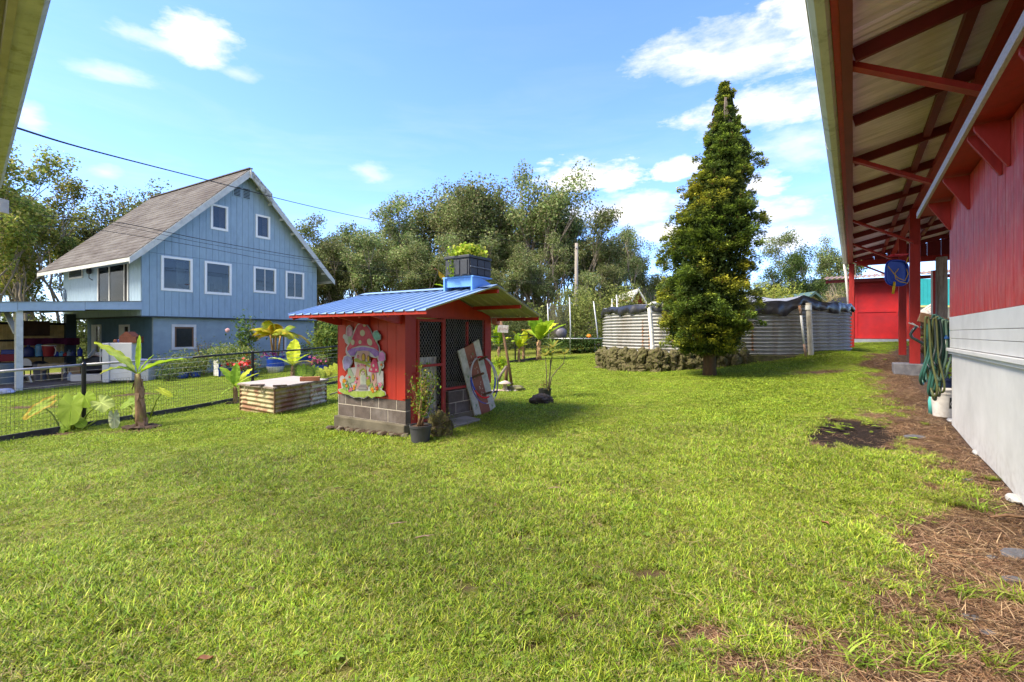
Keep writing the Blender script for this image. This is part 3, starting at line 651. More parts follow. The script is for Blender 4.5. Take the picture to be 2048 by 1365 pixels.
def hoses():
    # wooden arm that carries the garden hoses; it sticks out from the wall corner
    A = P(1836, 628, 7.1); 
    c0 = TD*8.62+TN*1.12; c0.z = CZ+.115
    arm0 = hit(1838, 634, TD*8.75, TD); arm1 = hit(1893, 650, TD*8.75, TD)
    arm = thing('hose_rack', 'rough brown wooden arm jutting from the corner of the red house', 'wooden arm', arm0, 0)
    mb = MB(); mb.bar((0,0,0), arm1-arm0+Vector((.12,-.06,-.02)), .07, .13, up=(0,0,1)); mb.build('board', M_wood, arm, bevel=.006)
    r = random.Random(3)
    mg = mat('green_hose', (.022,.085,.066), .4, .25, 10, .05, 40); mo = mat('olive_hose', (.075,.085,.03), .45, .3, 10, .05, 40); mk = mat('black_hose', (.02,.03,.03), .35); ml = mat('pale_hose', (.09,.15,.11), .5)
    specs = [(1858,640,1846,770,.022,mg,'thick dark green garden hose looped outermost over the wooden arm'), (1868,636,1862,792,.022,mg,'dark green hose hanging lowest but one from the wooden arm'),
             (1874,640,1870,800,.018,mo,'olive hose with yellow stripe hanging lowest down the corner'), (1880,642,1866,780,.022,mg,'green hose with white bands hanging in the middle of the bundle'),
             (1886,645,1878,760,.019,ml,'pale faded green hose hanging closest to the white skirt'), (1862,642,1858,735,.018,mk,'short loop of black hose on the wooden arm'), (1852,640,1866,790,.018,mo,'thin olive hose hanging between the green ones')]
    for k, (tx, ty, bx, by, rad, m, lab) in enumerate(specs):
        off = Vector(TD)*(.06-.02*k)
        o = hit(1864, 640, TD*8.75, TD)
        def q(px, py): return hit(px, py, TD*8.75, TD)
        top = q(tx, ty-4); bot = q(bx, by); wv = (q(tx+r.uniform(6,9), ty)-q(tx, ty))
        L1 = q(tx-2-r.uniform(0,3), (ty+by)/2); R1 = q(tx+5+r.uniform(-3,3), (ty+by)/2+r.uniform(-10,10))
        ctrl = [top, top+wv*.55-Vector((0,0,.05)), R1+off, q(bx+4, by-18)+off*2, bot+off, q(bx-6, by-16)-off, L1-off, top-wv*.5-Vector((0,0,.05))]
        # front and back halves straddle the arm
        pts = []; n = len(ctrl)
        for i in range(n):
            p0, p1, p2, p3 = ctrl[i-1], ctrl[i], ctrl[(i+1)%n], ctrl[(i+2)%n]
            for s in range(6):
                u = s/6; pts.append(.5*((2*p1)+(-p0+p2)*u+(2*p0-5*p1+4*p2-p3)*u*u+(-p0+3*p1-3*p2+p3)*u**3))
        mb = MB(); mb.tube([p-o for p in pts], rad*.78, 8, closed=True, cap=False)
        # a second looser turn
        mb.tube([(p-o)*.93+Vector((.01+.01*k,-.03,-.02)) for p in pts], rad*.72, 8, closed=True, cap=False)
        e = mb.build('garden_hose', m, None, smooth=True, loc=o - TD*(.02*k)); tag(e, lab, 'hose', 'garden hoses hung at the corner of the red house')
    # black bent pipe with grey fitting
    def q(px, py, d=9.4): return hit(px, py, TD*d, TD)
    o = q(1836,660); t = thing('black_pipe', 'bent black pipe end with a grey metal clip sticking out past the hoses', 'pipe', o)
    ctrl = [q(1833,653), q(1826,661), q(1821,669), q(1824,676), q(1834,681), q(1846,688), q(1858,700)]
    mb = MB(); mb.tube([p-o for p in ctrl], .02, 8); mb.build('pipe', mk, t, smooth=True)
    mb = MB(); mb.bar(q(1817,646)-o, q(1836,653)-o, .02, .015); mb.bar(q(1824,646)-o, q(1838,655)-o, .015, .012); mb.build('clip', M_steel, t)
    # blue tap on skirt corner
    o = q(1893, 678, 8.66); t = thing('hose_tap', 'small blue hose tap beside the corner of the white skirt', 'tap', o); mb = MB(); mb.lathe([(.03,0),(.03,.02),(.012,.03),(.012,.05)], 10); mb.build('handle', mat('blue_plastic', (.02,.08,.25), .4), t, smooth=False)
    mb = MB(); mb.tube([(0,0,0),(0,0,-.12)], .012, 8); mb.build('pipe', M_pvc, t)
    # buckets and pots by the corner
    o = on_ground(*(TD*9.0+TN*1.02).xy); bz = G(1888, 833)
    o = Vector((bz.x, bz.y, gzf(bz.x, bz.y)))
    t = thing('white_bucket', 'dirty white plastic bucket with a black round label standing by the skirt corner', 'bucket', o)
    mb = MB(); mb.lathe([(.125,0),(.15,.33),(.158,.33),(.158,.345),(.15,.345),(.15,.38),(.16,.38),(.16,.40),(.145,.40),(.12,.03)], 28, cap1=False); mb.build('bucket_shell', mat('dirty_white_plastic', (.58,.55,.50), .5, .25, 8, .05, col2=(.36,.29,.24), f2=.6, s2=5), t, smooth=True, autosm=30)
    a0 = R(252)
    mb = MB(); 
    def lf(u, v): a = a0+u*.9; rr = .139+.0+.0155*((.13+v*.16)/.33)+.0025; rr = .125+.025*((.13+v*.16)/.33)+.0025; return Vector((rr*math.cos(a), rr*math.sin(a), .13+v*.16))
    mb.sheet(lf, 8, 2); mb.build('label', mat('black_print', (.025,.025,.025), .5), t)
    mb = MB()
    for rr0, rr1 in ((.045,.052),(.018,.026)):
        for k in range(20):
            b0 = k/20*6.283; b1 = (k+1)/20*6.283; vs = []
            for b_, rr in ((b0,rr0),(b1,rr0),(b1,rr1),(b0,rr1)):
                zz = .20+rr*math.sin(b_); aa = a0+.45+rr*math.cos(b_)/.14; R_ = .125+.025*(zz/.33)+.004; vs.append((R_*math.cos(aa), R_*math.sin(aa), zz))
            mb.add(vs, [(0,1,2,3)])
    mb.build('printed_ring', M_white, t)
    o2 = o+TD*.33+TN*.02; t = thing('navy_pot', 'navy blue pot with yellow green leaves behind the white bucket', 'plant pot', o2)
    mb = MB(); mb.lathe([(.12,0),(.15,.5),(.16,.5),(.16,.55),(.13,.55)], 20); mb.build('pot', mat('navy_plastic', (.012,.02,.06), .4), t, smooth=True, autosm=30)
    leafball(t, 'foliage', Vector((0,0,.68)), .17, 160, .07, [(.22,.30,.02),(.12,.2,.02),(.35,.4,.04)])
    o3 = G(1877, 800); t = thing('toy_basket', 'small pink slatted basket on the bare earth below the hoses', 'basket', o3); r_ = mat('pink_plastic', (.55,.22,.2), .5)
    mb = MB(); mb.lathe([(.05,0),(.07,.1),(.075,.1),(.075,.12),(.06,.12)], 12, cap1=False); mb.build('basket', r_, t); mb = MB(); mb.box(-.05,.05,-.075,-.05,.0,.05); mb.build('purple_block', mat('purple', (.16,.08,.25), .5), t)
    o4 = G(1880, 812) + Vector((0,0,0)); 
    t = thing('teal_bottle', 'teal plastic bottle standing behind the hoses', 'bottle', o+TD*.15-TN*.12); mb = MB(); mb.lathe([(.04,0),(.045,.2),(.03,.26),(.02,.27),(.02,.30)], 14); mb.build('bottle', mat('teal_plastic', (.08,.40,.36), .35), t, smooth=True)
    # paving bits under the skirt
    for k, (px, py, sx, sy, lab) in enumerate([(1903,843,.12,.05,'white slab fragment at the far foot of the white skirt'), (1955,908,.09,.04,'white stone fragment halfway along the foot of the skirt'), (2030,1000,.11,.06,'white stone block nearest the camera at the foot of the skirt')]):
        g = G(px, py); V_, F_ = icorock(1, 60+k, 2, .12, (sx, sy, .03)); mb = MB(); mb.add(V_, F_); e = mb.build('footing_stone', mat('chalky_stone', (.40,.39,.37), .9, .3, 12, .5), None, loc=g+Vector((0,0,.012)), rot=(0,0,TW)); tag(e, lab, 'stone')
    for k, (px, py, s_, lab) in enumerate([(2040,1110,.09,'flat grey lava stone at the right edge of the bare earth'), (1740,1030+200,.03,'small lava stone in the lower bare earth'),(1985,1115,.03,'small dark stone beside the flat grey lava stone'),(1940,1235,.035,'bluish stone in the bottom right bare earth'),(1975,1265,.03,'dark pebble near the bottom right corner'),(1935,960,.04,'half buried blue grey stone before the skirt'),(2025,1160,.05,'dark lava stone just below the flat grey one'),(1830,875,.10,'flat grey stone beside the charred patch')]):
        g = G(px, py); V_, F_ = icorock(s_, 70+k, 2, .2, (1.2, .8, .3)); mb = MB(); mb.add(V_, F_); e = mb.build('lava_stone', mat('lava_grey', (.09,.09,.10), .8, .4, 20, .6, 60), None, loc=g+Vector((0,0,.0))); tag(e, lab, 'stone')
    g = G(2020, 1040); t = MB(); t.tube([(-.14,0,.02),(-.02,.01,.03),(.1,-.01,.02),(.2,.0,.03)], [.008,.012,.012,.009], 8); e = t.build('fallen_stick', M_wood, None, smooth=True, loc=g); tag(e, 'dark fallen stick lying near the foot of the skirt', 'stick')
M_leaf = mat('leaf', (.15,.25,.03), .6, .25, 3, 0, attr=True, trans=.38, spec=.15)
def leafquads(P0, size, pal, r, up=.35, aspect=.5, outc=None):
    n = len(P0); d = r.normal(0, 1, (n, 3)); d[:, 2] += up
    if outc is not None: d = d*.6 + (P0-outc)/ (np.linalg.norm(P0-outc, axis=1, keepdims=True)+1e-6)*1.0
    d /= np.linalg.norm(d, axis=1, keepdims=True)
    a = np.cross(d, r.normal(0, 1, (n, 3))); a /= np.linalg.norm(a, axis=1, keepdims=True)
    b = np.cross(d, a); s = (size*r.uniform(.6, 1.4, (n, 1)))
    bend = d*s*.12
    V = np.stack([P0-a*s*.5, P0+b*s*aspect*.5+bend, P0+a*s*.5, P0-b*s*aspect*.5+bend], 1)
    Fc = np.arange(n*4).reshape(n, 4); pal = np.array(pal); C = pal[r.integers(0, len(pal), n)]*r.uniform(.7, 1.3, (n, 1))
    return V.reshape(-1, 3), Fc, np.repeat(C[:, None], 4, 1)
def leafball(parent, name, c, rad, n, size, pal, squash=(1,1,1), seed=None, m=None, shell=.5, aspect=.5):
    r = np.random.default_rng(seed if seed is not None else int(abs(c[0]*977+c[2]*313+n))%99991)
    d = r.normal(0, 1, (n, 3)); d /= np.linalg.norm(d, axis=1, keepdims=True); P0 = np.array(c)+d*rad*np.array(squash)*(r.uniform(0, 1, (n, 1))**shell)*(1+.25*r.normal(0,1,(n,1))*.5)
    V, Fc, C = leafquads(P0, size, pal, r, outc=np.array(c)-1e-3, aspect=aspect)
    return npmesh(name, V, Fc, m or M_leaf, col=C, parent=parent)
hoses()
# ---------------------------------------------------------------- blue house on the left (local x along the gable wall, local y back along its side)
AB = math.atan2(.86, .51); BD = Vector((math.cos(AB), math.sin(AB), 0)); BE = Vector((-math.sin(AB), math.cos(AB), 0))
U0 = Vector((-16.57, 21.69, 0)); L0 = Vector((-16.5, 22.3, 0))
def bl(p): d = p-U0; return Vector((d.dot(BD), d.dot(BE), p.z))
def gwall(px, py, off=0): return bl(hit(px, py, U0-BE*off, BE))      # gable plane -> local
def swall(px, py, off=0): return bl(hit(px, py, U0-BD*off, BD))      # left side plane -> local
SLAB = CZ-2.08
M_blue = mat('blue_siding', (.27,.375,.455), .65, .10, 3, .15, 50, col2=(.225,.32,.395), f2=.6, s2=.8, stretch=(2,2,.7))
M_blued = mat('blue_lower_wall', (.25,.325,.36), .75, .12, 3, .3, 40)
M_trimb = mat('pale_trim', (.50,.51,.48), .65, .15, 4, .1, 40, col2=(.36,.37,.33), f2=.66, s2=5)
M_glassd = glass('window_glass', (.45,.5,.52), .95)
def blue_house():
    H = thing('blue_house', 'two storey pale blue board house with steep grey shingle roof and attached carport', 'house', U0, AB)
    H.location.z = 0
    lo = bl(L0); zb, zf = CZ+.79, SLAB-.1
    Wt = 9.17; zev = CZ+3.42; apex = (4.7, CZ+8.35); dep = 9.0
    def roofz(x): return CZ+8.63-.075-.9944*abs(x-4.7)
    # openings in the gable wall, as pixel rectangles (outer trim)
    wins = [((322,511),(385,586),1,'fixed'), ((409,522),(463,591),1,'fixed'), ((507,534),(552,589),2,'slide'), ((571,543),(608,601),2,'slide'), ((421,407),(456,463),1,'curtain'), ((511,430),(540,480),1,'curtain'), ]
    W = []
    for (a, b, n, kd) in wins:
        p0 = gwall(a[0], a[1]); p1 = gwall(b[0], a[1]); q0 = gwall(a[0], b[1]); q1 = gwall(b[0], b[1])
        zt = (p0.z + p1.z)/2; zl = (q0.z+q1.z)/2
        # the pixel box's edges follow perspective: use left-edge heights
        W.append((p0.x, p1.x, q0.z if False else zl, zt, n, kd))
    # exact heights from corner pixels
    exact = [((322,511),(322,581),(385,586)), ((409,522),(409,588),(463,591)), ((507,533),(507,585),(552,589)), ((571,542),(571,597),(608,601)), ((422,407),(422,458),(456,464)), ((510,428),(510,475),(540,480))]
    W2 = []
    for (x0, x1, _, _, n, kd), (a, b, c) in zip(W, exact):
        W2.append((x0, x1, gwall(*b).z, gwall(*a).z, n, kd))
    # siding boards as boards with gaps, cut round the windows
    bw = .305; x = 0; 
    zbelt = [gwall(285,503).z, gwall(470,375).z]
    protos = {}
    i = 0
    while x < Wt-.01:
        xa, xb = x+.006, min(x+bw, Wt)-.006
        ztop_a, ztop_b = min(roofz(xa), 99), min(roofz(xb), 99)
        segs = [(zb, None)]
        cuts = [(w[2], w[3]) for w in W2 if not (w[1] < xa-.0 or w[0] > xb)]
        cuts.sort(); z = zb; lst = []
        for c0, c1 in cuts:
            if c0 > z: lst.append((z, c0, c0)); z = c1
        lst.append((z, ztop_a, ztop_b))
        out = []
        for w in W2:                                     # strips of a board left and right of a window
            if w[1] < xa or w[0] > xb: continue
            for pa, pb in ((xa, min(xb, w[0]+.01)), (max(xa, w[1]-.01), xb)):
                if pb-pa > .03:
                    mb = MB(); mb.box(pa, pb, 0, .02, w[2]-.001, w[3]+.001); mb.build('siding_board', M_blue, H)
        for z0, ta, tb in lst:
            for zz in zbelt:
                if z0 < zz-.02 and min(ta, tb) > zz+.05: out.append((z0, zz-.006, zz-.006)); z0 = zz+.006
            out.append((z0, ta, tb))
        for z0, ta, tb in out:
            if min(ta, tb) <= z0+.03: continue
            mb = MB(); v = [(xa,0,z0),(xb,0,z0),(xb,0,tb),(xa,0,ta),(xa,.02,z0),(xb,.02,z0),(xb,.02,tb),(xa,.02,ta)]
            mb.add(v, [(0,1,2,3),(7,6,5,4),(0,4,5,1),(1,5,6,2),(2,6,7,3),(3,7,4,0)]); mb.build('siding_board', M_blue, H)
        x += bw; i += 1
    # dark backing behind the boards, open at the windows
    mb = MB(); xs = sorted(set([0, Wt]+[w[0]+.04 for w in W2]+[w[1]-.04 for w in W2]))
    for a, b in zip(xs[:-1], xs[1:]):
        m_ = (a+b)/2; cuts = sorted([(w[2]+.04, w[3]-.04) for w in W2 if w[0] < m_ < w[1]]); z = zb+.01
        for c0, c1 in cuts: mb.box(a, b, .024, .05, z, c0); z = c1
        ta, tb = roofz(a)-.05, roofz(b)-.05
        if a < 4.7 < b:
            mb.add([(a,.03,z),(b,.03,z),(b,.03,tb),(4.7,.03,roofz(4.7)-.05),(a,.03,ta)], [(0,1,2,3,4)])
        else: mb.add([(a,.03,z),(b,.03,z),(b,.03,tb),(a,.03,ta)], [(0,1,2,3)])
    mb.build('wall_backing', mat('dark_blue_gap', (.05,.08,.11), .9), H)
    mb = MB(); mb.box(0, Wt, .35, .4, zb, zev); mb.box(.4, Wt-.4, 3.2, 3.25, zb, apex[1]-1.2); mb.box(.3, Wt-.3, .06, 3.2, CZ+3.52, CZ+3.6); mb.box(.3,Wt-.3,.06,3.2,zb-.05,zb)
    mb = MB(); mb.box(.2, Wt-.2, 3.2, 3.25, zb, zev+.4); mb.box(1.2, Wt-1.2, .06, 3.2, CZ+3.45, CZ+3.5); mb.box(.2,Wt-.2,.06,3.2,zb,zb+.05); mb.build('inner_wall', mat('inner_wall', (.05,.045,.04), .8, .2, 3), H)
    # windows
    mcur = mat('curtain_tan', (.75,.52,.38), .8, .2, 4)
    for k, (x0, x1, z0, z1, n, kd) in enumerate(W2):
        tw = .10; mb = MB(); mb.box(x0, x0+tw, -.035, .0-.002, z0, z1); mb.box(x1-tw, x1, -.03, -.002, z0, z1); mb.box(x0+tw, x1-tw, -.03, -.002, z1-tw, z1); mb.box(x0+tw, x1-tw, -.03, -.002, z0, z0+tw)
        f = mb.build('window', mat('bright_window_white', (.82,.81,.78), .5, .05), H)
        mb = MB(); mb.box(x0+tw, x1-tw, .02, .026, z0+tw, z1-tw)
        if n == 1: mb.build('pane', M_glassd, f)
        else:
            xm = (x0+x1)/2; mb = MB(); mb.box(x0+tw, xm-.02, .02, .026, z0+tw, z1-tw); mb.build('pane', M_glassd, f); mb = MB(); mb.box(xm+.02, x1-tw, .02, .026, z0+tw, z1-tw); mb.build('pane', M_glassd, f)
            mb = MB(); mb.box(xm-.025, xm+.025, .0, .04, z0+tw, z1-tw); mb.build('mullion', M_white, f)
        iw = tw+.0; mb = MB(); mb.box(x0+iw, x0+iw+.03, .0, .09, z0+iw, z1-iw); mb.box(x1-iw-.03, x1-iw, .0, .09, z0+iw, z1-iw); mb.box(x0+iw, x1-iw, .0, .12, z0+iw, z0+iw+.03); mb.build('frame', M_trimb, f)
        if kd == 'curtain':
            mb = MB(); mb.sheet(lambda u, v: Vector((x0+.55*(x1-x0)+u*(x1-x0)*.35, .12+.02*math.sin(u*30), z0+.1+v*(z1-z0-.2))), 14, 1); mb.build('curtain', mcur, f)
        if k == 3:
            for q in range(9): mb = MB(); zz = z1-.16-.05*q*1.2; mb.box(x0+.12, x1-.12, .08, .10, zz-.022, zz+.022); mb.build('blind_slat', M_white, f)
        if k == 2:
            mb = MB(); mb.box(x0+.12, (x0+x1)/2-.02, .1, .2, z0+.12, z0+.62); mb.build('cardboard', mat('cardboard', (.42,.26,.14), .8), f)
        if k == 0:
            mb = MB(); mb.lathe([(.05,0),(.20,.10),(.30,.22),(.27,.22)], 14, o=(x0+1.12,.28,z0+.16)); mb.build('bowl', mat('dark_bowl', (.10,.03,.03), .4), f)
            mb = MB(); mb.lathe([(.03,0),(.03,.35)], 10, o=(x0+1.15,.28,z0+.36)); mb.lathe([(.07,0),(.07,.2)], 10, o=(x0+.75,.25,z0+.16)); mb.build('candle', M_white, f)
            for (dx, dz, cc) in ((1.42,.55,(.05,.28,.06)), (1.40,.98,(.3,.03,.06))):
                mb = MB(); mb.prism([(.11*math.cos(a*.524), .11*math.sin(a*.524)) for a in range(12)], (x0+dx,.40,z0+dz), (1,0,0), (0,0,1), (0,1,0), .02); mb.build('wall_plate', mat('plate_%d' % int(dz*100), cc, .5), f)
            mb = MB(); mb.box(x0+.85, x1-.12, .45, .47, z0+.1, z1-.1); mb.build('inner_panel', mat('pale_inside', (.8,.78,.7), .8), f)
        if k == 1:
            r = random.Random(2)
            for q in range(6):
                a_ = x0+.18+q*.2; mb = MB(); mb.box(a_, a_+.15, .15, .25, z0+.14, z0+.14+r.uniform(.12,.42)); mb.build('shelf_clutter', [M_white, M_wood, M_red][q%3], f)
            mb = MB(); mb.box(x0+.15, x1-.2, .5, .52, z0+.1, z0+.95); mb.build('sofa_back', mat('tan_inside', (.55,.40,.28), .8), f)
    # louvre vents
    for (a, b, c) in (((466,371),(466,391),(481,395)), ((485,376),(485,396),(500,399))):
        p = gwall(*a); q = gwall(*b); x1 = gwall(c[0], c[1]).x; mb = MB(); mb.box(p.x-.03, x1+.03, -.025, -.003, q.z-.03, p.z+.03); v = mb.build('vent', M_blue, H)
        n = 7
        for k in range(n):
            zz = q.z+(p.z-q.z)*(k+.5)/n; mb = MB(); mb.bar((p.x+.03,-.04,zz), (x1-.03,-.04,zz), .05, .012, up=(0,-.7,.7)); mb.build('louvre', mat('vent_dark', (.04,.06,.09), .8), v)
    # side wall of the upper floor (faces the carport)
    mb = MB(); mb.box(.002, .03, .03, dep, zb, zev+.25); mb.build('wall', M_blue, H)
    for k in range(30):
        y0 = .03+.30*k
        if y0 > dep-.3: break
        a = bl(U0+BE*y0).y; mb = MB(); mb.box(-.015, .0, y0+.005, y0+.295, zb, zev+.22)
        s0 = swall(199,560).y; s1 = swall(255,560).y
        if s1-.2 < y0 < s0: continue
        mb.build('siding_board', M_blue, H)
    y1 = swall(199,560).y; y0 = swall(257,560).y; zt = CZ+3.2; z0 = CZ+1.38
    mb = MB(); mb.box(-.06,-.02,y0-.1,y0,z0,zt); mb.box(-.06,-.02,y1,y1+.1,z0,zt); mb.box(-.08,-.02,y0-.1,y1+.1,z0-.08,z0); f = mb.build('sliding_door', M_trimb, H)
    mb = MB(); mb.box(-.035,-.028,y0+.35,y0+(y1-y0)*.62,z0,zt); mb.build('pane', M_glassd, f); mb = MB(); mb.box(-.03,-.022,y0+(y1-y0)*.62,y1,z0,zt); mb.build('pane', M_glassd, f); mb = MB(); mb.box(-.05,-.02,y0+(y1-y0)*.6,y0+(y1-y0)*.63,z0,zt); mb.box(-.05,-.02,y0+.32,y0+.37,z0,zt); mb.build('mullion', M_trimb, f)
    mb = MB(); mb.box(-.02,-.016,y0,y1,z0,zt); mb.build('dark_room', M_dark, f)
    a = swall(140,541); b = swall(167,541); c = swall(140,558); mb = MB(); mb.box(-.06,-.02,b.y,a.y,c.z-.05,a.z); f = mb.build('window', M_trimb, H); mb = MB(); mb.box(-.066,-.06,b.y+.08,a.y-.08,c.z+.03,a.z-.08); mb.build('pane', mat('dark_pane', (.02,.025,.03), .1), f)
    a = swall(186,547); mb = MB(); mb.lathe([(.09,-.05),(.12,.05),(.10,.22),(.03,.26)], 10, o=(-.16,a.y,a.z)); mb.tube([(-.16,a.y,a.z-.05),(-.16,a.y,a.z-.25),(-.02,a.y,a.z-.35)], .02, 6); mb.build('wall_lamp', M_black, H)
    mb = MB(); mb.tube([(-.04,dep-.4,zb+.4),(-.04,dep-.4,CZ+2.3),(-.06,dep+.5,CZ+2.55)], .05, 8); mb.tube([(-.05,dep-.4,CZ+1.9),(-.05,dep-.4,CZ+2.15)], .11, 8); mb.build('power_conduit', mat('conduit', (.14,.2,.26), .5), H)
    # upper floor body sides/back + floor soffit
    mb = MB(); mb.box(Wt-.05, Wt, .06, dep, zb, zev); mb.box(0.05, Wt-.06, dep-.05, dep, zb, zev+.2); mb.build('wall', M_blue, H)
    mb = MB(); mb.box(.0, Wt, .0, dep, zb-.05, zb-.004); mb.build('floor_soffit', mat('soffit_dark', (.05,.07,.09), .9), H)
    # lower storey
    mb = MB(); lx = lo.x; ly = lo.y; lw = 8.6
    a0 = gwall(343,649); 
    def lwall(px, py): return bl(hit(px, py, L0, BE))
    A = lwall(343,649); B = lwall(392,649); C = lwall(343,700)
    for xx0, xx1, zz0, zz1 in ((lx, A.x+.05, zf, zb-.05), (A.x+.05, B.x-.05, zf, C.z+.05), (A.x+.05, B.x-.05, A.z-.05, zb-.05), (B.x-.05, lx+lw, zf, zb-.05)):
        # brick courses
        z = zz0
        mb.box(xx0, xx1, ly, ly+.12, zz0, zz1)
    mb.build('wall', M_blued, H)
    nb = 15
    for k in range(nb+4):
        z = zf+.2+.1427*k
        if z+.14 > zb-.06: break
        mb = MB()
        if z+.14 > C.z+.02 and z < A.z-.02: mb.box(lx, A.x+.02, ly-.012, ly-.001, z, z+.134); mb.box(B.x-.02, lx+lw, ly-.012, ly-.001, z, z+.134)
        else: mb.box(lx, lx+lw, ly-.012, ly-.001, z, z+.134)
        mb.build('lap_board', M_blued, H)
    mb = MB(); mb.box(lx-.02, lx+lw+.02, ly-.05, ly-.014, zf, SLAB+.16); mb.build('foundation', M_concrete, H)
    for (p, q, s) in ((A, B, C), (lwall(541,655), lwall(572,655), lwall(541,706))):
        mb = MB(); tw = .12; mb.box(p.x, p.x+tw, ly-.04, ly-.013, s.z, p.z); mb.box(q.x-tw, q.x, ly-.04, ly-.013, s.z, p.z); mb.box(p.x+tw, q.x-tw, ly-.04, ly-.013, p.z-tw, p.z); mb.box(p.x+tw, q.x-tw, ly-.04, ly-.013, s.z, s.z+tw); f = mb.build('window', M_white, H)
        mb = MB(); mb.box(p.x+tw, q.x-tw, ly-.01, ly+.0-.004, s.z+tw, p.z-tw); mb.build('pane', mat('dark_pane', (.02,.025,.03), .1), f)
        mb = MB(); mb.box(p.x+tw, p.x+tw+.07, ly-.03, ly-.012, s.z+tw, p.z-tw); mb.box(q.x-tw-.07, q.x-tw, ly-.03, ly-.012, s.z+tw, p.z-tw); mb.box(p.x+tw+.07, q.x-tw-.07, ly-.03, ly-.012, p.z-tw-.07, p.z-tw); mb.build('inner_frame', M_wood, f)
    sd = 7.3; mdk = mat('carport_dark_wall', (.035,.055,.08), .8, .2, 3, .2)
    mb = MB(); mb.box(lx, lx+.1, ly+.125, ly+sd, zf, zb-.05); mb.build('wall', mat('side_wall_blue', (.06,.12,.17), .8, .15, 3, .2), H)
    def lside(px, py): return bl(hit(px, py, L0, BD))
    for (x0, x1, yt, yb) in ((185,203,650,712), (240,260,650,700)):
        p = lside(x0, yt); q = lside(x1, yt); s = lside(x0, yb); mb = MB(); ya, yb_ = q.y, p.y
        mb.box(lx-.05, lx-.002, ya, ya+.08, s.z-1*(x0==185), p.z); mb.box(lx-.05, lx-.002, yb_-.5*(yb_-ya), yb_, s.z-1*(x0==185), p.z); mb.box(lx-.05, lx-.002, ya+.08, yb_-.5*(yb_-ya), p.z-.1, p.z); f = mb.build('side_door' if x0 == 185 else 'window', M_trimb, H)
        mb = MB(); mb.box(lx-.012, lx-.004, ya+.08, yb_-.5*(yb_-ya), s.z-.9*(x0==185), p.z-.1); mb.build('pane', mat('dark_pane', (.02,.025,.03), .1), f)
    # roof
    of, ob = .50, 10.45; xl, xr = -.66, 10.06; ap = CZ+8.63; el = CZ+3.30
    Mr = mat('shingle_roof', (.085,.075,.072), .9, .25, 2.5, .5, 30, col2=(.135,.127,.122), f2=.5, s2=.9, stretch=(2.5,.6,.6), spec=.08)
    for sx, xe in ((-1, xl), (1, xr)):
        n = 24
        pr = None
        for k in range(n):
            u0, u1 = k/n, (k+1)/n; xa = 4.7+(xe-4.7)*u0; xb = 4.7+(xe-4.7)*u1; za = ap+(el-ap)*u0; zb2 = ap+(el-ap)*u1
            mb = MB(); mb.add([(xa,-of,za+.005),(xb,-of,zb2+.03),(xb,ob,zb2+.03),(xa,ob,za+.005),(xa,-of,za-.03),(xb,-of,zb2-.02),(xb,ob,zb2-.02),(xa,ob,za-.03)], [(0,1,2,3),(7,6,5,4),(0,4,5,1),(1,5,6,2),(2,6,7,3),(3,7,4,0)]); mb.build('shingle_course', Mr, H)
        # rake (barge) boards front and back, eave board, soffit deck
        for yy in (-of-.04, ob):
            mb = MB(); mb.add([(4.7,yy,ap-.03),(xe,yy,el-.02),(xe,yy,el-.30),(xe-sx*.55,yy,el+.02-.10+.30-.04),(4.7,yy,ap-.42)], [(0,1,2,3,4)]); v = mb.v[:]; mb = MB(); mb.add(v+[(p[0],p[1]+.038,p[2]) for p in v], [(0,1,2,3,4),(9,8,7,6,5)]+[(i,i+5,(i+1)%5+5,(i+1)%5) for i in range(5)]); mb.build('rake_board', M_trimb, H)
        mb = MB(); mb.box(min(xe,xe-sx*.04), max(xe,xe-sx*.04), -of, ob, el-.20, el-.03); mb.build('eave_board', M_trimb, H)
        mb = MB(); mb.add([(4.7,-of,ap-.07),(xe,-of,el-.07),(xe,ob,el-.07),(4.7,ob,ap-.07)], [(0,1,2,3)]); mb.build('soffit', mat('soffit_pale', (.30,.33,.34), .8, .2), H)
        for k in range(7):
            u = .12+.13*k; xx = 4.7+(xe-4.7)*u; zz = ap+(el-ap)*u-.13; mb = MB(); mb.box(xx-.04, xx+.04, -of, .0, zz-.12, zz); mb.build('lookout_block', M_trimb, H)
    mb = MB(); mb.box(4.6, 4.8, -of-.06, ob, ap+.0, ap+.05); mb.build('ridge_cap', mat('ridge_dark', (.10,.09,.09), .9), H)
    mb = MB(); mb.box(4.66, 4.72, -of-.12, -of-.045, ap-.50, ap-.02); mb.build('ridge_post', M_trimb, H)
    # patched flashing near the ridge on the right rake
    mo = mat('peeling_flashing', (.45,.44,.38), .6, .4, 8, .4, 20, col2=(.12,.10,.07), f2=.55, s2=5)
    for u0, u1, dz in ((.02,.10,.06), (.10,.17,.10), (.17,.22,.16)):
        xa = 4.7+(xr-4.7)*u0; xb = 4.7+(xr-4.7)*u1; za = ap+(el-ap)*u0; z2 = ap+(el-ap)*u1; mb = MB(); mb.add([(xa,-of-.07,za+dz-.05),(xb,-of-.09,z2+dz-.02),(xb,-of-.09,z2-.40),(xa,-of-.07,za-.38),(xa,-of-.045,za+dz-.05),(xb,-of-.045,z2+dz-.02),(xb,-of-.045,z2-.40),(xa,-of-.045,za-.38)], [(0,1,2,3),(7,6,5,4),(0,4,5,1),(1,5,6,2),(2,6,7,3),(3,7,4,0)]); mb.build('flashing_piece', mo, H)
    # carport: roof, fascia, post, brace, back wall
    Mf = M_trimb
    Mcf = mat('carport_fascia', (.33,.43,.52), .6, .15, 4, .1, col2=(.25,.33,.4), f2=.6)
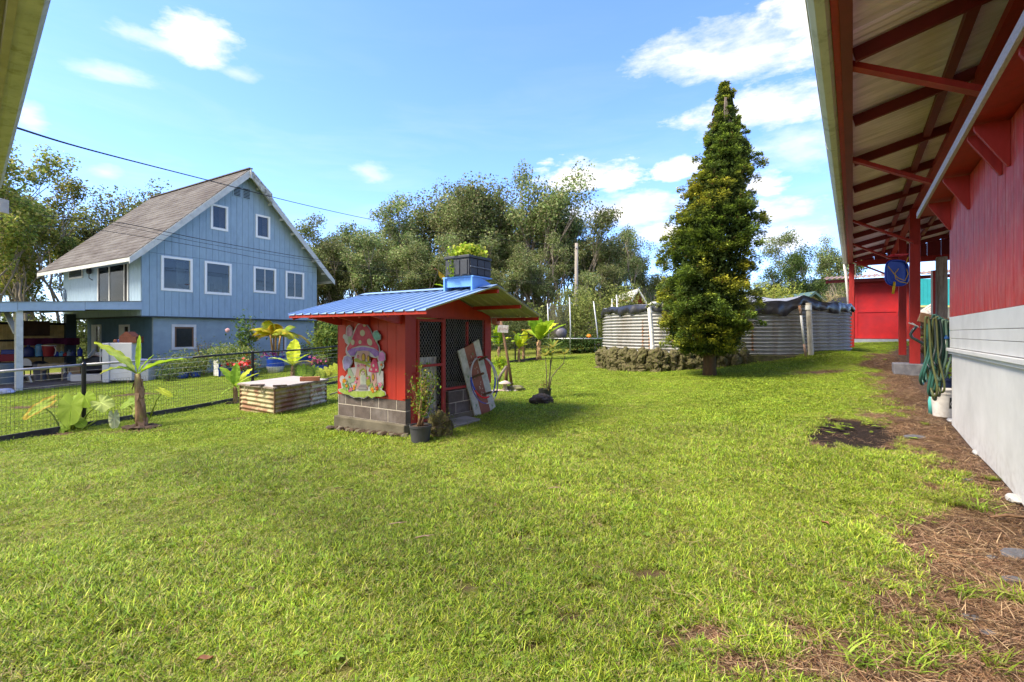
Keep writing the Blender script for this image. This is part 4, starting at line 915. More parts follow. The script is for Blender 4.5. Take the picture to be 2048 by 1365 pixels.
    for k in range(4):
        xa = -2.0*k-.0; xb = xa-1.99; za = CZ+1.42-.062*(-xa); zb3 = CZ+1.42-.062*(-xb); mb = MB()
        mb.add([(xa,-.02,za-.36),(xb,-.02,zb3-.32),(xb,-.02,zb3),(xa,-.02,za),(xa,.05,za-.36),(xb,.05,zb3-.32),(xb,.05,zb3),(xa,.05,za)], [(0,1,2,3),(7,6,5,4),(0,4,5,1),(1,5,6,2),(2,6,7,3),(3,7,4,0)]); mb.build('carport_fascia', Mcf, H)
    mb = MB(); mb.add([(-8,.05,CZ+.88),(0,.05,CZ+1.30),(0,9,CZ+1.30),(-8,9,CZ+.88)], [(0,1,2,3),(3,2,1,0)]) ; mb.build('carport_roof', mat('carport_deck', (.06,.06,.06), .9), H)
    mb = MB(); mb.add([(-8,-.06,CZ+.935),(0,-.06,CZ+1.425),(0,9,CZ+1.43),(-8,9,CZ+.95),(-8,-.06,CZ+.955),(0,-.06,CZ+1.445),(0,9,CZ+1.45),(-8,9,CZ+.97)], [(0,3,2,1),(4,5,6,7),(0,1,5,4),(1,2,6,5),(2,3,7,6),(3,0,4,7)]); mb.build('deck_roofing', mat('deck_grey', (.22,.22,.22), .9, .3), H)
    for k in range(7):
        x = -.9-1.1*k; zt = CZ+1.30-.0525*(-x)-.01; mb = MB(); mb.box(x-.03, x+.03, .06, 8.9, zt-.19, zt-.012); mb.build('joist', mat('joist_dark', (.05,.06,.065), .9), H)
    pp = bl(G(38,783)); mb = MB(); mb.box(pp.x-.10, pp.x+.10, .08, .28, SLAB-.2, CZ+.86); mb.build('carport_post', M_trimb, H, bevel=.01)
    mb = MB(); mb.bar((pp.x-.05,.25,CZ+.0), (pp.x-.05,1.4,CZ+.80), .07, .16, up=(1,0,0)); mb.build('post_brace', M_trimb, H)
    # back wall of tan ribbed boards with dark framing, open strip above
    yb = ly+sd; mtan = mat('tan_boards', (.50,.38,.17), .75, .25, 5, .2, 40, col2=(.40,.28,.11), f2=.55, s2=3)
    for k in range(60):
        x = -.35-.155*k; 
        if x < -9.4: break
        mb = MB(); mb.box(x-.148, x, yb, yb+.03, SLAB+.35, CZ+.45); mb.build('back_board', mtan, H)
    mb = MB(); mb.box(-9.4, -.3, yb-.06, yb-.005, CZ-.40, CZ-.30); mb.box(-9.4, -.3, yb-.06, yb-.005, CZ+.42, CZ+.54)
    for x in (-2.1, -4.2, -6.3, -8.4): mb.box(x-.06, x+.06, yb-.09, yb-.061, SLAB, CZ+.9)
    mb.build('back_framing', M_dark, H)
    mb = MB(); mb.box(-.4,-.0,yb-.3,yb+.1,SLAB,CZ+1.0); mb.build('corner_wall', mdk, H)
blue_house()
slab = MB()
def sp(x, y): return U0+BD*x+BE*y
c = [sp(-9,.25), sp(.2,.25), sp(.2,8.6), sp(-9,8.6)]
slab.add([(p.x,p.y,SLAB-.4) for p in c]+[(p.x,p.y,SLAB) for p in c], [(0,3,2,1),(4,5,6,7),(0,1,5,4),(1,2,6,5),(2,3,7,6),(3,0,4,7)])
tag(slab.build('carport_slab', mat('brown_slab', (.17,.13,.11), .8, .25, 2, .2, 40, col2=(.26,.22,.19), f2=.55)), kind='structure')
def SP(px, py, z=None): z = SLAB if z is None else z; Y = (z-CZ)*F/(HY-py); return Vector(((px-CX)/F*Y, Y, z))

# ---------------------------------------------------------------- things stored in the carport
def lathe_thing(name, label, cat, loc, prof, m, n=18, part='shell', group=None, rz=0):
    t = MB().lathe(prof, n, c=None); o = t.build(name, m, None, smooth=True, loc=loc, rot=(0,0,rz), autosm=35); return tag(o, label, cat, group)
def carport_items():
    A = AB
    sg = mat('slate_plastic', (.10,.14,.18), .5, .1); navy = mat('deep_navy', (.02,.03,.10), .4); roy = mat('royal_blue', (.012,.03,.20), .4, .15); red = mat('cooler_red', (.24,.01,.012), .4); cream = mat('cream_plastic', (.6,.55,.45), .5); tan = mat('tan_cloth', (.35,.27,.17), .9, .3, 6, .3); cb = MATS['cardboard']
    barrel = lambda r, h: [(r*.82,0),(r*.9,h*.05),(r,h*.9),(r*1.05,h*.9),(r*1.05,h*.95),(r*.98,h)]
    lathe_thing('storage_bin', 'tall slate blue plastic bin leftmost in the carport', 'bin', SP(2,768), barrel(.34,.86), sg)
    lathe_thing('storage_bin', 'slate blue plastic bin with ribbed side just left of the carport post', 'bin', SP(17,768), barrel(.33,.86), sg)
    p = SP(6,764); p.z = SLAB+.875; tag(MB().box(-.3,.5,-.22,.22,0,.3).build('red_tub', red, None, loc=p, rot=(0,0,A)), 'dark red tub lying on the slate blue bins', 'tub')
    # long dark shelf
    s0 = SP(30,757); t = thing('storage_shelf', 'long dark storage shelf crowded with jugs along the carport back', 'shelf', s0, A-R(42))
    for z in (.5, .95): MB().box(-2.2, 2.6, .0, .55, z, z+.04).build('shelf_board', M_dark, t)
    for x in (-2.2,-.6,1.0,2.55): MB().box(x,x+.05,.0,.05,0,.95).build('leg', M_dark, t)
    rz = A-R(42); ux = Vector((math.cos(rz), math.sin(rz), 0)); uy = Vector((-math.sin(rz), math.cos(rz), 0))
    def on(px, z, dy=.25):
        o = hit(px, 700, s0+uy*dy, uy); o.z = SLAB+z; return o
    tag(MB().box(-.28,.28,-.18,.18,0,.33).build('blue_box', roy, None, loc=on(22,.992), rot=(0,0,rz), bevel=.03), 'royal blue plastic box on the shelf left of the carport post', 'box')
    lathe_thing('water_jug', 'dark navy water jug on the shelf right of the carport post', 'jug', on(57,.992), [(.2,0),(.22,.03),(.22,.32),(.16,.42),(.06,.46),(.06,.54)], navy)
    lathe_thing('water_dispenser', 'clear blue dispenser bottle with pale base beside the red bucket', 'dispenser', on(79,.992,.3), [(.15,0),(.16,.22),(.16,.5),(.08,.58)], mat('bottle_blue', (.06,.20,.34), .2, .3))
    t = thing('red_bucket', 'big red bucket with a cream rim and handle on the shelf', 'bucket', on(98,.992)); MB().lathe([(.2,0),(.255,.5),(.25,.5)], 20).build('bucket_shell', red, t, smooth=True, autosm=30)
    MB().lathe([(.262,0),(.268,0),(.268,.04),(.262,.04)], 20, o=(0,0,.49)).build('rim', cream, t); MB().tube([(.26,0,.45),(.33,.0,.32),(.30,.0,.1),(.24,0,.05)], .02, 6).build('handle', cream, t)
    for px, h, m, lab in ((114,.22,roy,'small blue bottle next to the red bucket'), (123,.24,mat('teal_jar', (.08,.25,.32), .3),'teal jar second right of the red bucket'), (139,.3,sg,'grey thermos on the right end of the shelf'), (146,.25,navy,'dark small canister behind the thermos'), (160,.42,roy,'upright blue folder box at the shelf end'), (131,.16,red,'low dark red tin between jar and thermos')):
        lathe_thing('bottle', lab, 'bottle', on(px,.992), [(.09,0),(.1,.02),(.1,h*.7),(.04,h*.85),(.04,h)], m, 12)
    # cloth and panel on back wall
    def back(px, py, dy=.1): return hit(px, py, U0+BE*(bl(L0).y+7.3-dy), BE)
    a = back(45,642,.4); b = back(100,672,.4); t = tag(MB().box(0,(Vector((b.x,b.y,0))-Vector((a.x,a.y,0))).length,0,.05,b.z-a.z,0).build('dark_picture', mat('dark_panel', (.05,.025,.015), .6, .5, 2), None, loc=a, rot=(0,0,A)), 'dark brown painted panel hung high on the tan back wall', 'panel')
    a = back(42,677,.9); mb = MB(); mb.sheet(lambda u, v: Vector((u*2.2, .05*math.sin(u*22), -v*.32-.05*math.sin(u*9)*v)), 30, 4, th=(0,.01,0)); tag(mb.build('purple_cloth', mat('purple_cloth', (.08,.008,.035), .9, .3), None, loc=a, rot=(0,0,A)), 'dark purple cloth hanging in a strip under the framing', 'cloth')
    # floor things
    def step(loc, rz):
        t = thing('step_stool', 'small cream step stool standing behind the carport post', 'stool', loc, rz); MB().box(-.28,.28,-.15,.15,.26,.30).build('seat', cream, t)
        for sx in (-1,1): MB().add([(sx*.26,-.14,.26),(sx*.20,-.14,.26),(sx*.27,-.16,0),(sx*.34,-.16,0),(sx*.26,.14,.26),(sx*.20,.14,.26),(sx*.27,.16,0),(sx*.34,.16,0)], [(0,1,2,3),(7,6,5,4),(0,4,5,1),(1,5,6,2),(2,6,7,3),(3,7,4,0)]).build('leg', cream, t)
    step(SP(41,766), A)
    t = thing('folding_chair', 'chair with rounded white back among the carport clutter', 'chair', SP(51,757), A-R(50)); MB().prism([(.26*math.cos(a_*.349), .30*max(-.15,math.sin(a_*.349))) for a_ in range(18)], (0,0,.62), (1,0,0), (0,0,1), (0,1,0), .03).build('backrest', M_white, t); MB().box(-.25,.25,-.4,0,.42,.46).build('seat', M_dark, t)
    for x, y in ((-.23,-.38),(.2,-.38),(-.23,-.03),(.2,-.03)): MB().box(x,x+.03,y,y+.03,0,.42).build('leg', M_dark, t)
    t = thing('trash_can', 'dark trash can with a pale band under the blue dispenser', 'trash can', SP(80,761)); MB().lathe([(.2,0),(.24,.7),(.25,.7),(.25,.72)], 18).build('can_shell', mat('smoke_grey', (.14,.14,.16), .6, .3), t, smooth=True, autosm=30); MB().lathe([(.26,.72),(.27,.76),(.15,.84),(.0,.86)], 18, cap1=False).build('lid', M_black, t)
    t = thing('draped_table', 'small table under a crumpled tan cloth', 'table', SP(110,761), A-R(45))
    MB().box(-.42,.42,-.25,.25,.68,.72).build('tabletop', M_wood, t)
    for x in (-.40,.36):
        for y in (-.24,.2): MB().box(x,x+.05,y,y+.05,0,.68).build('leg', tan, t)
    mb = MB(); mb.sheet(lambda u, v: Vector(((u-.5)*.95, -.3+.02*math.sin(u*20), .74-.28*v*(.6+.4*math.sin(u*7)))), 24, 4); mb.sheet(lambda u, v: Vector(((u-.5)*.95, -.3+.6*v, .74+.02*math.sin(u*17+v*9))), 24, 6); mb.build('cloth', tan, t)
    lathe_thing('water_bottle', 'clear plastic gallon jug on the carport floor', 'jug', SP(140,761), [(.1,0),(.11,.22),(.04,.32),(.04,.36)], mat('clear_plastic', (.35,.40,.45), .2))
    lathe_thing('water_bottle', 'smoky plastic jug left of the clear one on the floor', 'jug', SP(131,759), [(.1,0),(.11,.2),(.04,.28),(.04,.32)], mat('smoke_plastic', (.14,.15,.2), .3))
    tag(MB().box(-.22,.22,-.2,.2,0,.62).build('cardboard_box', cb, None, loc=SP(150,758), rot=(0,0,A-R(30))), 'tall brown cardboard box left of the black tarp', 'box')
    tag(MB().box(-.2,.2,-.15,.15,0,.35).build('cardboard_box', cb, None, loc=SP(157,757)+Vector((0,.9,.65)), rot=(0,0,A-R(20))), 'smaller faded cardboard box higher up behind the tarp', 'box')
    # black tarp pile
    p = SP(192,758); V_, F_ = icorock(.66, 31, 3, .28, (1.25,.7,.78), 1.4); mb = MB(); mb.add(V_, F_); tag(mb.build('black_tarp_pile', mat('black_tarp', (.03,.03,.036), .5, .2, 6, .3), None, smooth=False, loc=p+Vector((0,.3,.55))), 'heap covered by a black tarp left of the white fridge', 'tarp')
    tag(MB().box(-.75,.8,-.2,.2,0,.3).build('white_crate', M_white, None, loc=SP(186,762), rot=(0,0,A-R(50)), bevel=.02), 'low long white box in front of the black tarp', 'box')
    lathe_thing('paint_bucket', 'navy and white bucket between the white box and the fridge', 'bucket', SP(213,763), [(.17,0),(.19,.34),(.2,.34),(.2,.38)], navy)
    r = random.Random(5)
    t = thing('laundry_heap', 'crumpled white and pink cloths heaped on the black tarp', 'laundry', p+Vector((.15,.2,1.02)))
    for k in range(5):
        V_, F_ = icorock(.17, 40+k, 2, .5, (1.3,.8,.5), 2); mb = MB(); mb.add([Vector(v)+Vector((r.uniform(-.2,.5), r.uniform(-.1,.1), r.uniform(0,.16))) for v in V_], F_); mb.build('cloth', [M_white, mat('pinkish_cloth', (.5,.33,.33), .9), M_white][k%3], t)
    tag(MB().bar((0,0,0),(.22,.05,.36),.2,.02).build('white_board', M_white, None, loc=p+Vector((-.25,-.1,1.0))), 'white board leaning on top of the tarp pile', 'board')
    # fridge
    f = SP(247,766); t = thing('white_fridge', 'old white refrigerator standing open side out in the carport', 'fridge', f, A-R(52))
    h = (766-686)/F*f.y
    MB().box(-.33,.50,-.3,.35,.12,h).build('cabinet', mat('fridge_white', (.52,.52,.53), .45, .12, 4, .05, col2=(.36,.36,.36), f2=.64), t, bevel=.02)
    MB().box(-.60,-.34,-.36,.30,.05,h).build('door', MATS['fridge_white'], t, bevel=.03); MB().tube([(-.62,-.33,h*.5),(-.67,-.34,h*.55),(-.67,-.34,h*.85),(-.62,-.33,h*.9)], .015, 6).build('handle', M_white, t)
    for x in (-.5,.4): MB().box(x,x+.06,-.25,.25,0,.12).build('foot', M_dark, t)
    def ontop(px, dy=0): q = hit(px, 680, f+Vector((0,dy,0)), (0,1,0)); q.z = SLAB+h+.005; return q
    q = ontop(263); t = thing('wooden_dollhouse', 'brown wooden dollhouse with a pitched roof on top of the fridge', 'dollhouse', q, A-R(60)); MB().box(-.36,.36,-.2,.2,0,.26).build('body', mat('cherry_wood', (.12,.035,.02), .5, .3), t); MB().prism([(-.36,.262),(.2,.262),(-.02,.46),(-.1,.46)], (0,-.2,0), (1,0,0), (0,0,1), (0,1,0), .4).build('roof', MATS['cherry_wood'], t)
    for px, m, lab in ((231, mat('copper', (.3,.1,.04), .4), 'small copper pot on the left edge of the fridge top'), (239, roy, 'small blue jar on the fridge top'), (245, M_steel, 'small shiny jar beside the dollhouse')): lathe_thing('jar', lab, 'jar', ontop(px), [(.05,0),(.08,.04),(.08,.1),(.05,.14)], m, 12)
    w = SP(283,764); t = thing('covered_washer', 'white washing machine draped with pale cloth beside the fridge', 'washing machine', w, A-R(50)); MB().box(-.38,.42,-.3,.3,.03,.80).build('cabinet', M_white, t, bevel=.04)
    V_, F_ = icorock(.42, 52, 3, .3, (1,.75,.28), 2); mb = MB(); mb.add(V_, F_); mb.xform(Matrix.Translation((.02,0,.86))); mb.build('cloth', mat('lilac_cloth', (.55,.52,.62), .9), t, smooth=True)
    tag(MB().bar((0,0,0),(.03,.02,.75),.05,.03).build('wood_stake', mat('light_wood', (.42,.27,.13), .7), None, loc=SP(256,767)), 'short light wood stake leaning in front of the fridge', 'stake')
    V_, F_ = icorock(.32, 57, 3, .25, (1.2,.8,.35), 2); mb = MB(); mb.add(V_, F_); g = G(10,788); tag(mb.build('white_sack', mat('lilac_sack', (.55,.56,.68), .8), None, smooth=True, loc=g+Vector((-.1,0,.08))), 'pale lilac sack lying on the grass at the left picture edge', 'sack')
carport_items()

# ---------------------------------------------------------------- fence between the two yards
def fence():
    knots = [(-9.9,6.6), (-9.05,8.1), (-8.3,9.4), (-7.45,11.3), (-6.9,12.9), (-6.35,14.3), (-5.6,15.8), (-4.2,17.4), (-2.7,19.3), (-1.3,20.9), (.15,22.3), (1.2,23.5)]
    tops = {-9.05: 1.17}
    T = thing('yard_fence', 'low wire mesh fence with black posts and rail between the two yards', 'fence', (0,0,0))
    hgt = 1.22; mblack = mat('fence_black', (.015,.015,.017), .35, .2, 5, .05); mg = mat('fence_grey', (.30,.30,.31), .4, .2, 5, .05, metal=.3)
    Pz = [Vector((x, y, gzf(x, y))) for x, y in knots]
    for i, p in enumerate(Pz[:-1]):
        q = Pz[i+1]; mb = MB(); mb.tube([p+Vector((0,0,hgt)), q+Vector((0,0,hgt))], .024, 8); mb.build('top_rail', mg if i < 3 else mblack, T, smooth=True)
        # kerb board
        d = (q-p); n = Vector((d.y, -d.x, 0)).normalized(); mb = MB(); mb.bar(p+Vector((0,0,.045))+n*.05, q+Vector((0,0,.045))+n*.05, .04, .13); mb.build('kerb_board', mat('kerb_black', (.035,.035,.037), .8, .4, 6, .5, 30, col2=(.10,.10,.10), f2=.6), T)
    for k, i in enumerate((0,2,4,6,8,10,11)):
        p = Pz[i]; mb = MB(); mb.tube([p+Vector((0,0,-.1)), p+Vector((0,0,hgt-.03))], .038, 10); mb.lathe([(.042,0),(.042,.05),(.02,.07),(.012,.09)], 10, o=p+Vector((0,0,hgt-.03))); mb.build('post', mblack, T, smooth=True, autosm=40)
    mb = MB()
    for i in range(len(Pz)-1):
        p, q = Pz[i], Pz[i+1]; L_ = (q-p).length; n = int(L_/.052); near = p.y < 16
        if not near: n = int(L_/.1)
        for k in range(n):
            b = p.lerp(q, k/n); s = .0016 if near else .0022; mb.bar(b+Vector((0,0,.02)), b+Vector((0,0,.88)), s*2, s*2)
        for k in range(12 if near else 7):
            z = .1+.072*k if near else .1+.13*k; mb.bar(p+Vector((0,0,z)), q+Vector((0,0,z)), .0032, .0032)
    m = mb.build('wire_mesh', mat('mesh_wire', (.05,.055,.05), .5), T); m['kind'] = 'stuff'
    for z in (.88, 1.0, 1.11):
        for i in range(len(Pz)-1):
            p, q = Pz[i], Pz[i+1]; mb = MB(); mb.bar(p+Vector((0,0,z)), q+Vector((0,0,z)), .006, .006); mb.build('line_wire', M_steel, T)
fence()
# ---------------------------------------------------------------- the little red hen house (local x along its front, local y back along its left wall)
AC = math.atan2(.835, .55); CO = Vector((-1.625, 7.4, 0)); CU = Vector((math.cos(AC), math.sin(AC), 0)); CV = Vector((-math.sin(AC), math.cos(AC), 0))
def cl(p): d = p-CO; return Vector((d.dot(CU), d.dot(CV), p.z))
def cside(px, py, off=0): return cl(hit(px, py, CO-CU*off, CU))     # left wall plane
def cfront(px, py, off=0): return cl(hit(px, py, CO-CV*off, CV))    # front plane
def coop():
    H = thing('hen_house', 'small red hen house with blue ribbed metal roof on grey block base', 'hen house', CO, AC)
    zb = CZ-1.39; h = .203; Lx, Ly = 2.21, 1.62; zt = zb+2*h+.02; ze = CZ+.30; zr = CZ+.735; xe0, xr, xe1 = -.65, .95, 2.3; y0, y1 = -1.05, 2.05
    M_block = mat('grey_block', (.10,.078,.068), .9, .3, 7, .6, 60, col2=(.15,.13,.12), f2=.58, s2=2.5)
    M_mortar = mat('mortar', (.42,.37,.31), .95, .2, 20, .5, 80)
    M_coop = mat('hen_house_red', (.38,.026,.012), .5, .15, 3, .1, 60, col2=(.27,.016,.012), f2=.58, s2=1.4, stretch=(2,2,.5), spec=.35)
    M_frame = mat('faded_red_frame', (.34,.035,.03), .6, .25, 8, .2, 60)
    # plinth
    mb = MB(); mb.box(-.05, Lx+.05, -.02, Ly+.05, zb-.35, zb-.01); mb.build('plinth', mat('rough_plinth', (.16,.14,.10), .95, .4, 8, .9, 50, col2=(.07,.06,.04), f2=.5, s2=4), H, bevel=.02)
    # mortar core then blocks
    mb = MB(); mb.box(.005, .13, .005, Ly-.005, zb-.008, zt-.03); mb.box(1.02, Lx-.005, .005, .13, zb-.008, zt-.03); mb.box(.012,.18,.012,.13,zb-.008,zt-.03); mb.build('mortar', M_mortar, H)
    mb = MB(); mb.box(.13, Lx, Ly-.13, Ly-.014, zb, zt); mb.box(Lx-.13, Lx-.014, .14, Ly-.14, zb, zt); mb.build('rear_footing', M_block, H)
    def blk(x0, x1, ya, yb, z0): MB().box(x0, x1, ya, yb, z0, z0+h-.016).build('block', M_block, H, bevel=.004)
    for c in range(3):
        z0 = zb+c*h
        if c == 2:
            continue
        y = 0 if c == 0 else .0; first = .40 if c == 0 else .21
        cuts = [0]; y = first
        while y < Ly-.05: cuts.append(y); y += .406
        cuts.append(Ly)
        for a, b in zip(cuts[:-1], cuts[1:]):
            if a == 0: blk(0, .20, a, b-.016, z0)
            else: blk(0, .14, a, b-.016, z0)
        x = 1.0; cuts = [1.0]; x = 1.0+(.2 if c == 0 else .40)
        while x < Lx-.05: cuts.append(x); x += .406
        cuts.append(Lx)
        for a, b in zip(cuts[:-1], cuts[1:]): blk(a, b-.016, 0, .14, z0)
    # left wall boards
    k = 0; y = 0
    wl = cside(798, 700).y
    zw = zb+2*h-.0
    while y < Ly-.02:
        b = min(y+.2, Ly); MB().box(-.004, .018, y+.004, b-.002, zw-.05, ze+.02).build('wall_board', M_coop, H, bevel=.002); y = b
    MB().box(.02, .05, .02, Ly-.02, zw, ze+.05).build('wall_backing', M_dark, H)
    MB().box(-.02, .11, -.015, .06, zw-.02, ze+.03).build('corner_post', M_coop, H)
    MB().box(.02, .0+.4-.0, Ly-.03, Ly, zw, ze).build('wall', M_coop, H); MB().box(.4, Lx, Ly-.03, Ly, zw, ze).build('wall', M_coop, H)
    MB().box(Lx-.03, Lx, .03, Ly-.035, zw, ze).build('wall', M_coop, H)
    # front frame, mesh, door
    P0 = cfront(833, 640).x; P1 = cfront(889, 640).x; PM = cfront(935, 640).x; P2 = cfront(969, 640).x
    zs = CZ-.86+.02; zh = CZ+.245
    zs = cfront(910, 774).z
    MB().box(P1-.03, P1+.02, -.01, .05, zb-.02, zh).build('post', M_frame, H, bevel=.003)
    MB().box(P2, Lx, -.015, .05, zs-.02, zh).build('post', M_frame, H, bevel=.003)
    MB().box(P1+.022, P2-.002, -.008, .045, zs-.04, zs).build('sill', M_frame, H)
    MB().box(PM-.015, PM+.02, -.005, .04, zs, zh-.04).build('mullion', M_frame, H)
    MB().box(.12, Lx, -.012, .045, zh, zh+.035).build('head_rail', M_frame, H)
    # door
    MB().box(.112, P0-.004, -.006, .04, zb-.02, zh).build('front_board', M_coop, H); MB().box(-.02, Lx+.03, .022, .05, zh+.036, ze+.10).build('inner_head', M_coop, H)
    D0, D1 = P0+.0, P1-.04; zd0 = zb-.02; zd1 = zh-.015; zm = cfront(860, 731).z
    mb = MB(); w = .042
    mb.box(D0, D0+w, -.03, -.0, zd0, zd1); mb.box(D1-w, D1, -.03, 0, zd0, zd1); mb.box(D0+w, D1-w, -.03, 0, zd1-w, zd1); mb.box(D0+w, D1-w, -.03, 0, zm-w/2, zm+w/2); mb.box(D0+w, D1-w, -.03, 0, zd0, zd0+w)
    D = mb.build('door', M_frame, H, bevel=.003)
    MB().box(D0-.06, D0+.05, -.05, -.032, cfront(826,747).z-.012, cfront(826,747).z+.012).build('latch', M_frame, D)
    def mesh(x0, x1, z0, z1, par):
        mb = MB(); s = .062; n = 0; r_ = .0018; k = int((x1-x0+z1-z0)/s*1.0)+2; hh = (z1-z0)
        for sg in (1, -1):
            for i in range(-int(hh/s)-2, int((x1-x0)/s)+2):
                # line x = x0+i*s + sg*(z-z0)*.72
                pts = []
                xa = x0+i*s if sg == 1 else x0+i*s+hh*.72
                za, zb_ = z0, z1; fa = lambda z: xa+sg*(z-z0)*.72
                lo_, hi_ = z0, z1
                if sg == 1:
                    lo_ = max(lo_, z0+(x0-xa)/.72); hi_ = min(hi_, z0+(x1-xa)/.72)
                else:
                    lo_ = max(lo_, z0+(xa-x1)/.72); hi_ = min(hi_, z0+(xa-x0)/.72)
                if hi_-lo_ > .02: mb.bar((fa(lo_), .012+sg*.002, lo_), (fa(hi_), .012+sg*.002, hi_), .003, .003)
        m = mb.build('wire_mesh', mat('mesh_silver', (.30,.28,.26), .4, .2, metal=.4), par); m['kind'] = 'stuff'; return m
    mesh(P1+.02, P2, zs, zh, H); mesh(D0+w, D1-w, zd0+w, zd1-w, D)
    # galvanised sheet inside the door bottom
    mb = MB(); zc = cfront(860, 715).z; mb.sheet(lambda u, v: Vector((D0+w+u*(D1-D0-2*w), .10+.008*math.sin(u*38), zb+v*(zc-zb))), 60, 1, th=(0,.004,0)); mb.build('metal_sheet', mat('galvanised_sheet', (.46,.47,.48), .45, .3, 6, .05, metal=.5, col2=(.25,.24,.22), f2=.6, s2=5), H)
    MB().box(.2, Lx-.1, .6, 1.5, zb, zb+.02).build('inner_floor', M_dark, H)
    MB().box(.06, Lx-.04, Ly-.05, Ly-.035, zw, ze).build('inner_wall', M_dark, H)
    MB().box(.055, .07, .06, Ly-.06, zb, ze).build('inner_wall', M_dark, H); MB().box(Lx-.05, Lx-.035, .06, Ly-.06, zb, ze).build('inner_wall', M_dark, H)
    # gable board over the front
    def rz(x): return ze+(zr-ze)*(1-abs(x-xr)/(xr-xe0 if x < xr else xe1-xr))
    mb = MB(); pl = [(-.05, zh+.036), (Lx+.03, zh+.036), (Lx+.03, rz(Lx+.03)-.05), (xr, zr-.05), (-.05, rz(-.05)-.05)]; mb.prism(pl, (0,-.01,0), (1,0,0), (0,0,1), (0,1,0), .03); mb.build('gable_board', M_coop, H)
    # roof framing
    for y in (-1.0, -.25, .35, .95, 1.55, 2.0):
        if y < 0 and y > -.9: pass
        mb = MB(); mb.bar((xr, y, zr-.055), (xe0+.06, y, ze-.045), .038, .07, up=(0,0,1)); mb.build('rafter', M_coop, H) if y > -.9 else None
    for x in (xe1-.03, (xr+xe1)/2+.05, xr+.06): MB().bar((x, y0+.03, rz(x)-.05), (x, .0, rz(x)-.05), .04, .06).build('purlin', M_coop, H)
    MB().bar((xe0+.03, y0+.02, ze-.03), (xe0+.03, y1-.02, ze-.03), .03, .04).build('eave_board', M_coop, H)
    for y in (.05, .80, 1.5): MB().prism([(0,-.02),(-.58,-.0),(-.58,-.06),(-.1,-.16),(0,-.16)], (-.01, y, ze-.0), (1,0,0), (0,0,1), (0,1,0), .04).build('rafter_tail', M_coop, H)
    MB().prism([(0,0),(.14,0),(.10,-.13),(.0,-.10)], (Lx+.02,-.12,ze-.02), (1,0,0), (0,0,1), (0,1,0), .10).build('rafter_end', mat('pink_faded', (.45,.16,.12), .7), H)
    # roof panels
    M_br = mat('blue_roof_metal', (.24,.37,.56), .38, .08, 3, .03, 50, metal=.15, spec=.5, col2=(.19,.31,.49), f2=.6); M_under = mat('green_roof_underside', (.36,.36,.20), .55, .15, 3, .05, col2=(.26,.27,.15), f2=.55)
    def panel(side, ya, yb):
        Wd = yb-ya; mb = MB(); xs = (xr, xe0) if side < 0 else (xr, xe1); pitch = .222; k = 0; pts = []
        n = int(round(Wd/pitch))
        for i in range(n+1):
            for f_, z in ((-.10,0),(-.045,1),(.045,1),(.10,0)):
                yy = (i+f_)*Wd/n
                if -1e-6 <= yy <= Wd+1e-6: pts.append((yy, z*.024))
        if pts[0][0] > 0: pts.insert(0, (0, pts[0][1]))
        if pts[-1][0] < Wd: pts.append((Wd, pts[-1][1]))
        K = len(pts); zz0, zz1 = zr, ze; v = []
        for off in (0, -.004):
            for xx, z in ((xs[0], zz0), (xs[1], zz1)):
                for p in pts: v.append((xx, ya+p[0], z+p[1]+off))
        f = []; m = []
        for i in range(K-1):
            f.append((i, i+1, K+i+1, K+i)); m.append(0); f.append((2*K+i+1, 2*K+i, 3*K+i, 3*K+i+1)); m.append(1)
            f.append((K+i, K+i+1, 3*K+i+1, 3*K+i)); m.append(0); f.append((i+1, i, 2*K+i, 2*K+i+1)); m.append(0)
        f += [(0, K, 3*K, 2*K), (2*K-1, K-1, 3*K-1, 4*K-1)]; m += [0, 0]
        mb.v = [tuple(a) for a in v]; mb.f = f; mb.m = m; mb.c = [None]*len(f); mb.n = len(v)
        mb.build('roof_panel', [M_br, M_under], H)
        sc = MB()
        for i in range(n+1):
            for u in (.2, .5, .8): sc.box(xs[0]+(xs[1]-xs[0])*u-.008, xs[0]+(xs[1]-xs[0])*u+.008, ya+i*Wd/n+.02, ya+i*Wd/n+.034, zz0+(zz1-zz0)*u+.0, zz0+(zz1-zz0)*u+.012)
        sc.build('roof_screws', M_steel, H)['kind'] = 'stuff'
    for side in (-1, 1):
        for k in range(3): panel(side, y0+(y1-y0)/3*k, y0+(y1-y0)/3*(k+1)-.001)
    for k in range(2):
        ya = y0+.0+k*1.55; yb = ya+1.549; mb = MB(); mb.add([(xr-.16,ya,zr-.010),(xr,ya,zr+.036),(xr+.16,ya,zr-.016),(xr-.16,yb,zr-.010),(xr,yb,zr+.036),(xr+.16,yb,zr-.016)], [(0,3,4,1),(1,4,5,2),(2,5,4,3,0,1)][:2]); 
        mb.add([(xr-.16,ya,zr-.014),(xr,ya,zr+.030),(xr+.16,ya,zr-.020),(xr-.16,yb,zr-.014),(xr,yb,zr+.030),(xr+.16,yb,zr-.020)], [(1,4,3,0),(2,5,4,1)]); mb.build('ridge_cap', M_br, H)
    # blue stand on the ridge that carries the planter
    M_bl = mat('bright_blue_board', (.13,.33,.70), .5, .1, 3, .05)
    y2, y3 = -.78, -.22
    for yy in (y2, y3):
        mb = MB(); mb.prism([(xr-.30, rz(xr-.30)+.01), (xr, zr+.035), (xr+.26, rz(xr+.26)+.02), (xr+.26, zr+.05), (xr-.05, zr+.14), (xr-.30, zr+.145)], (0,yy,0), (1,0,0), (0,0,1), (0,1,0), .03); mb.build('stand_board', M_bl, H)
    MB().box(xr-.27, xr-.24, y2+.032, y3-.002, zr-.0, zr+.14).build('stand_board', M_bl, H); MB().box(xr-.30, xr+.2, y2-.02, y3+.05, zr+.145, zr+.165).build('stand_top', M_bl, H)
    return H
coop()
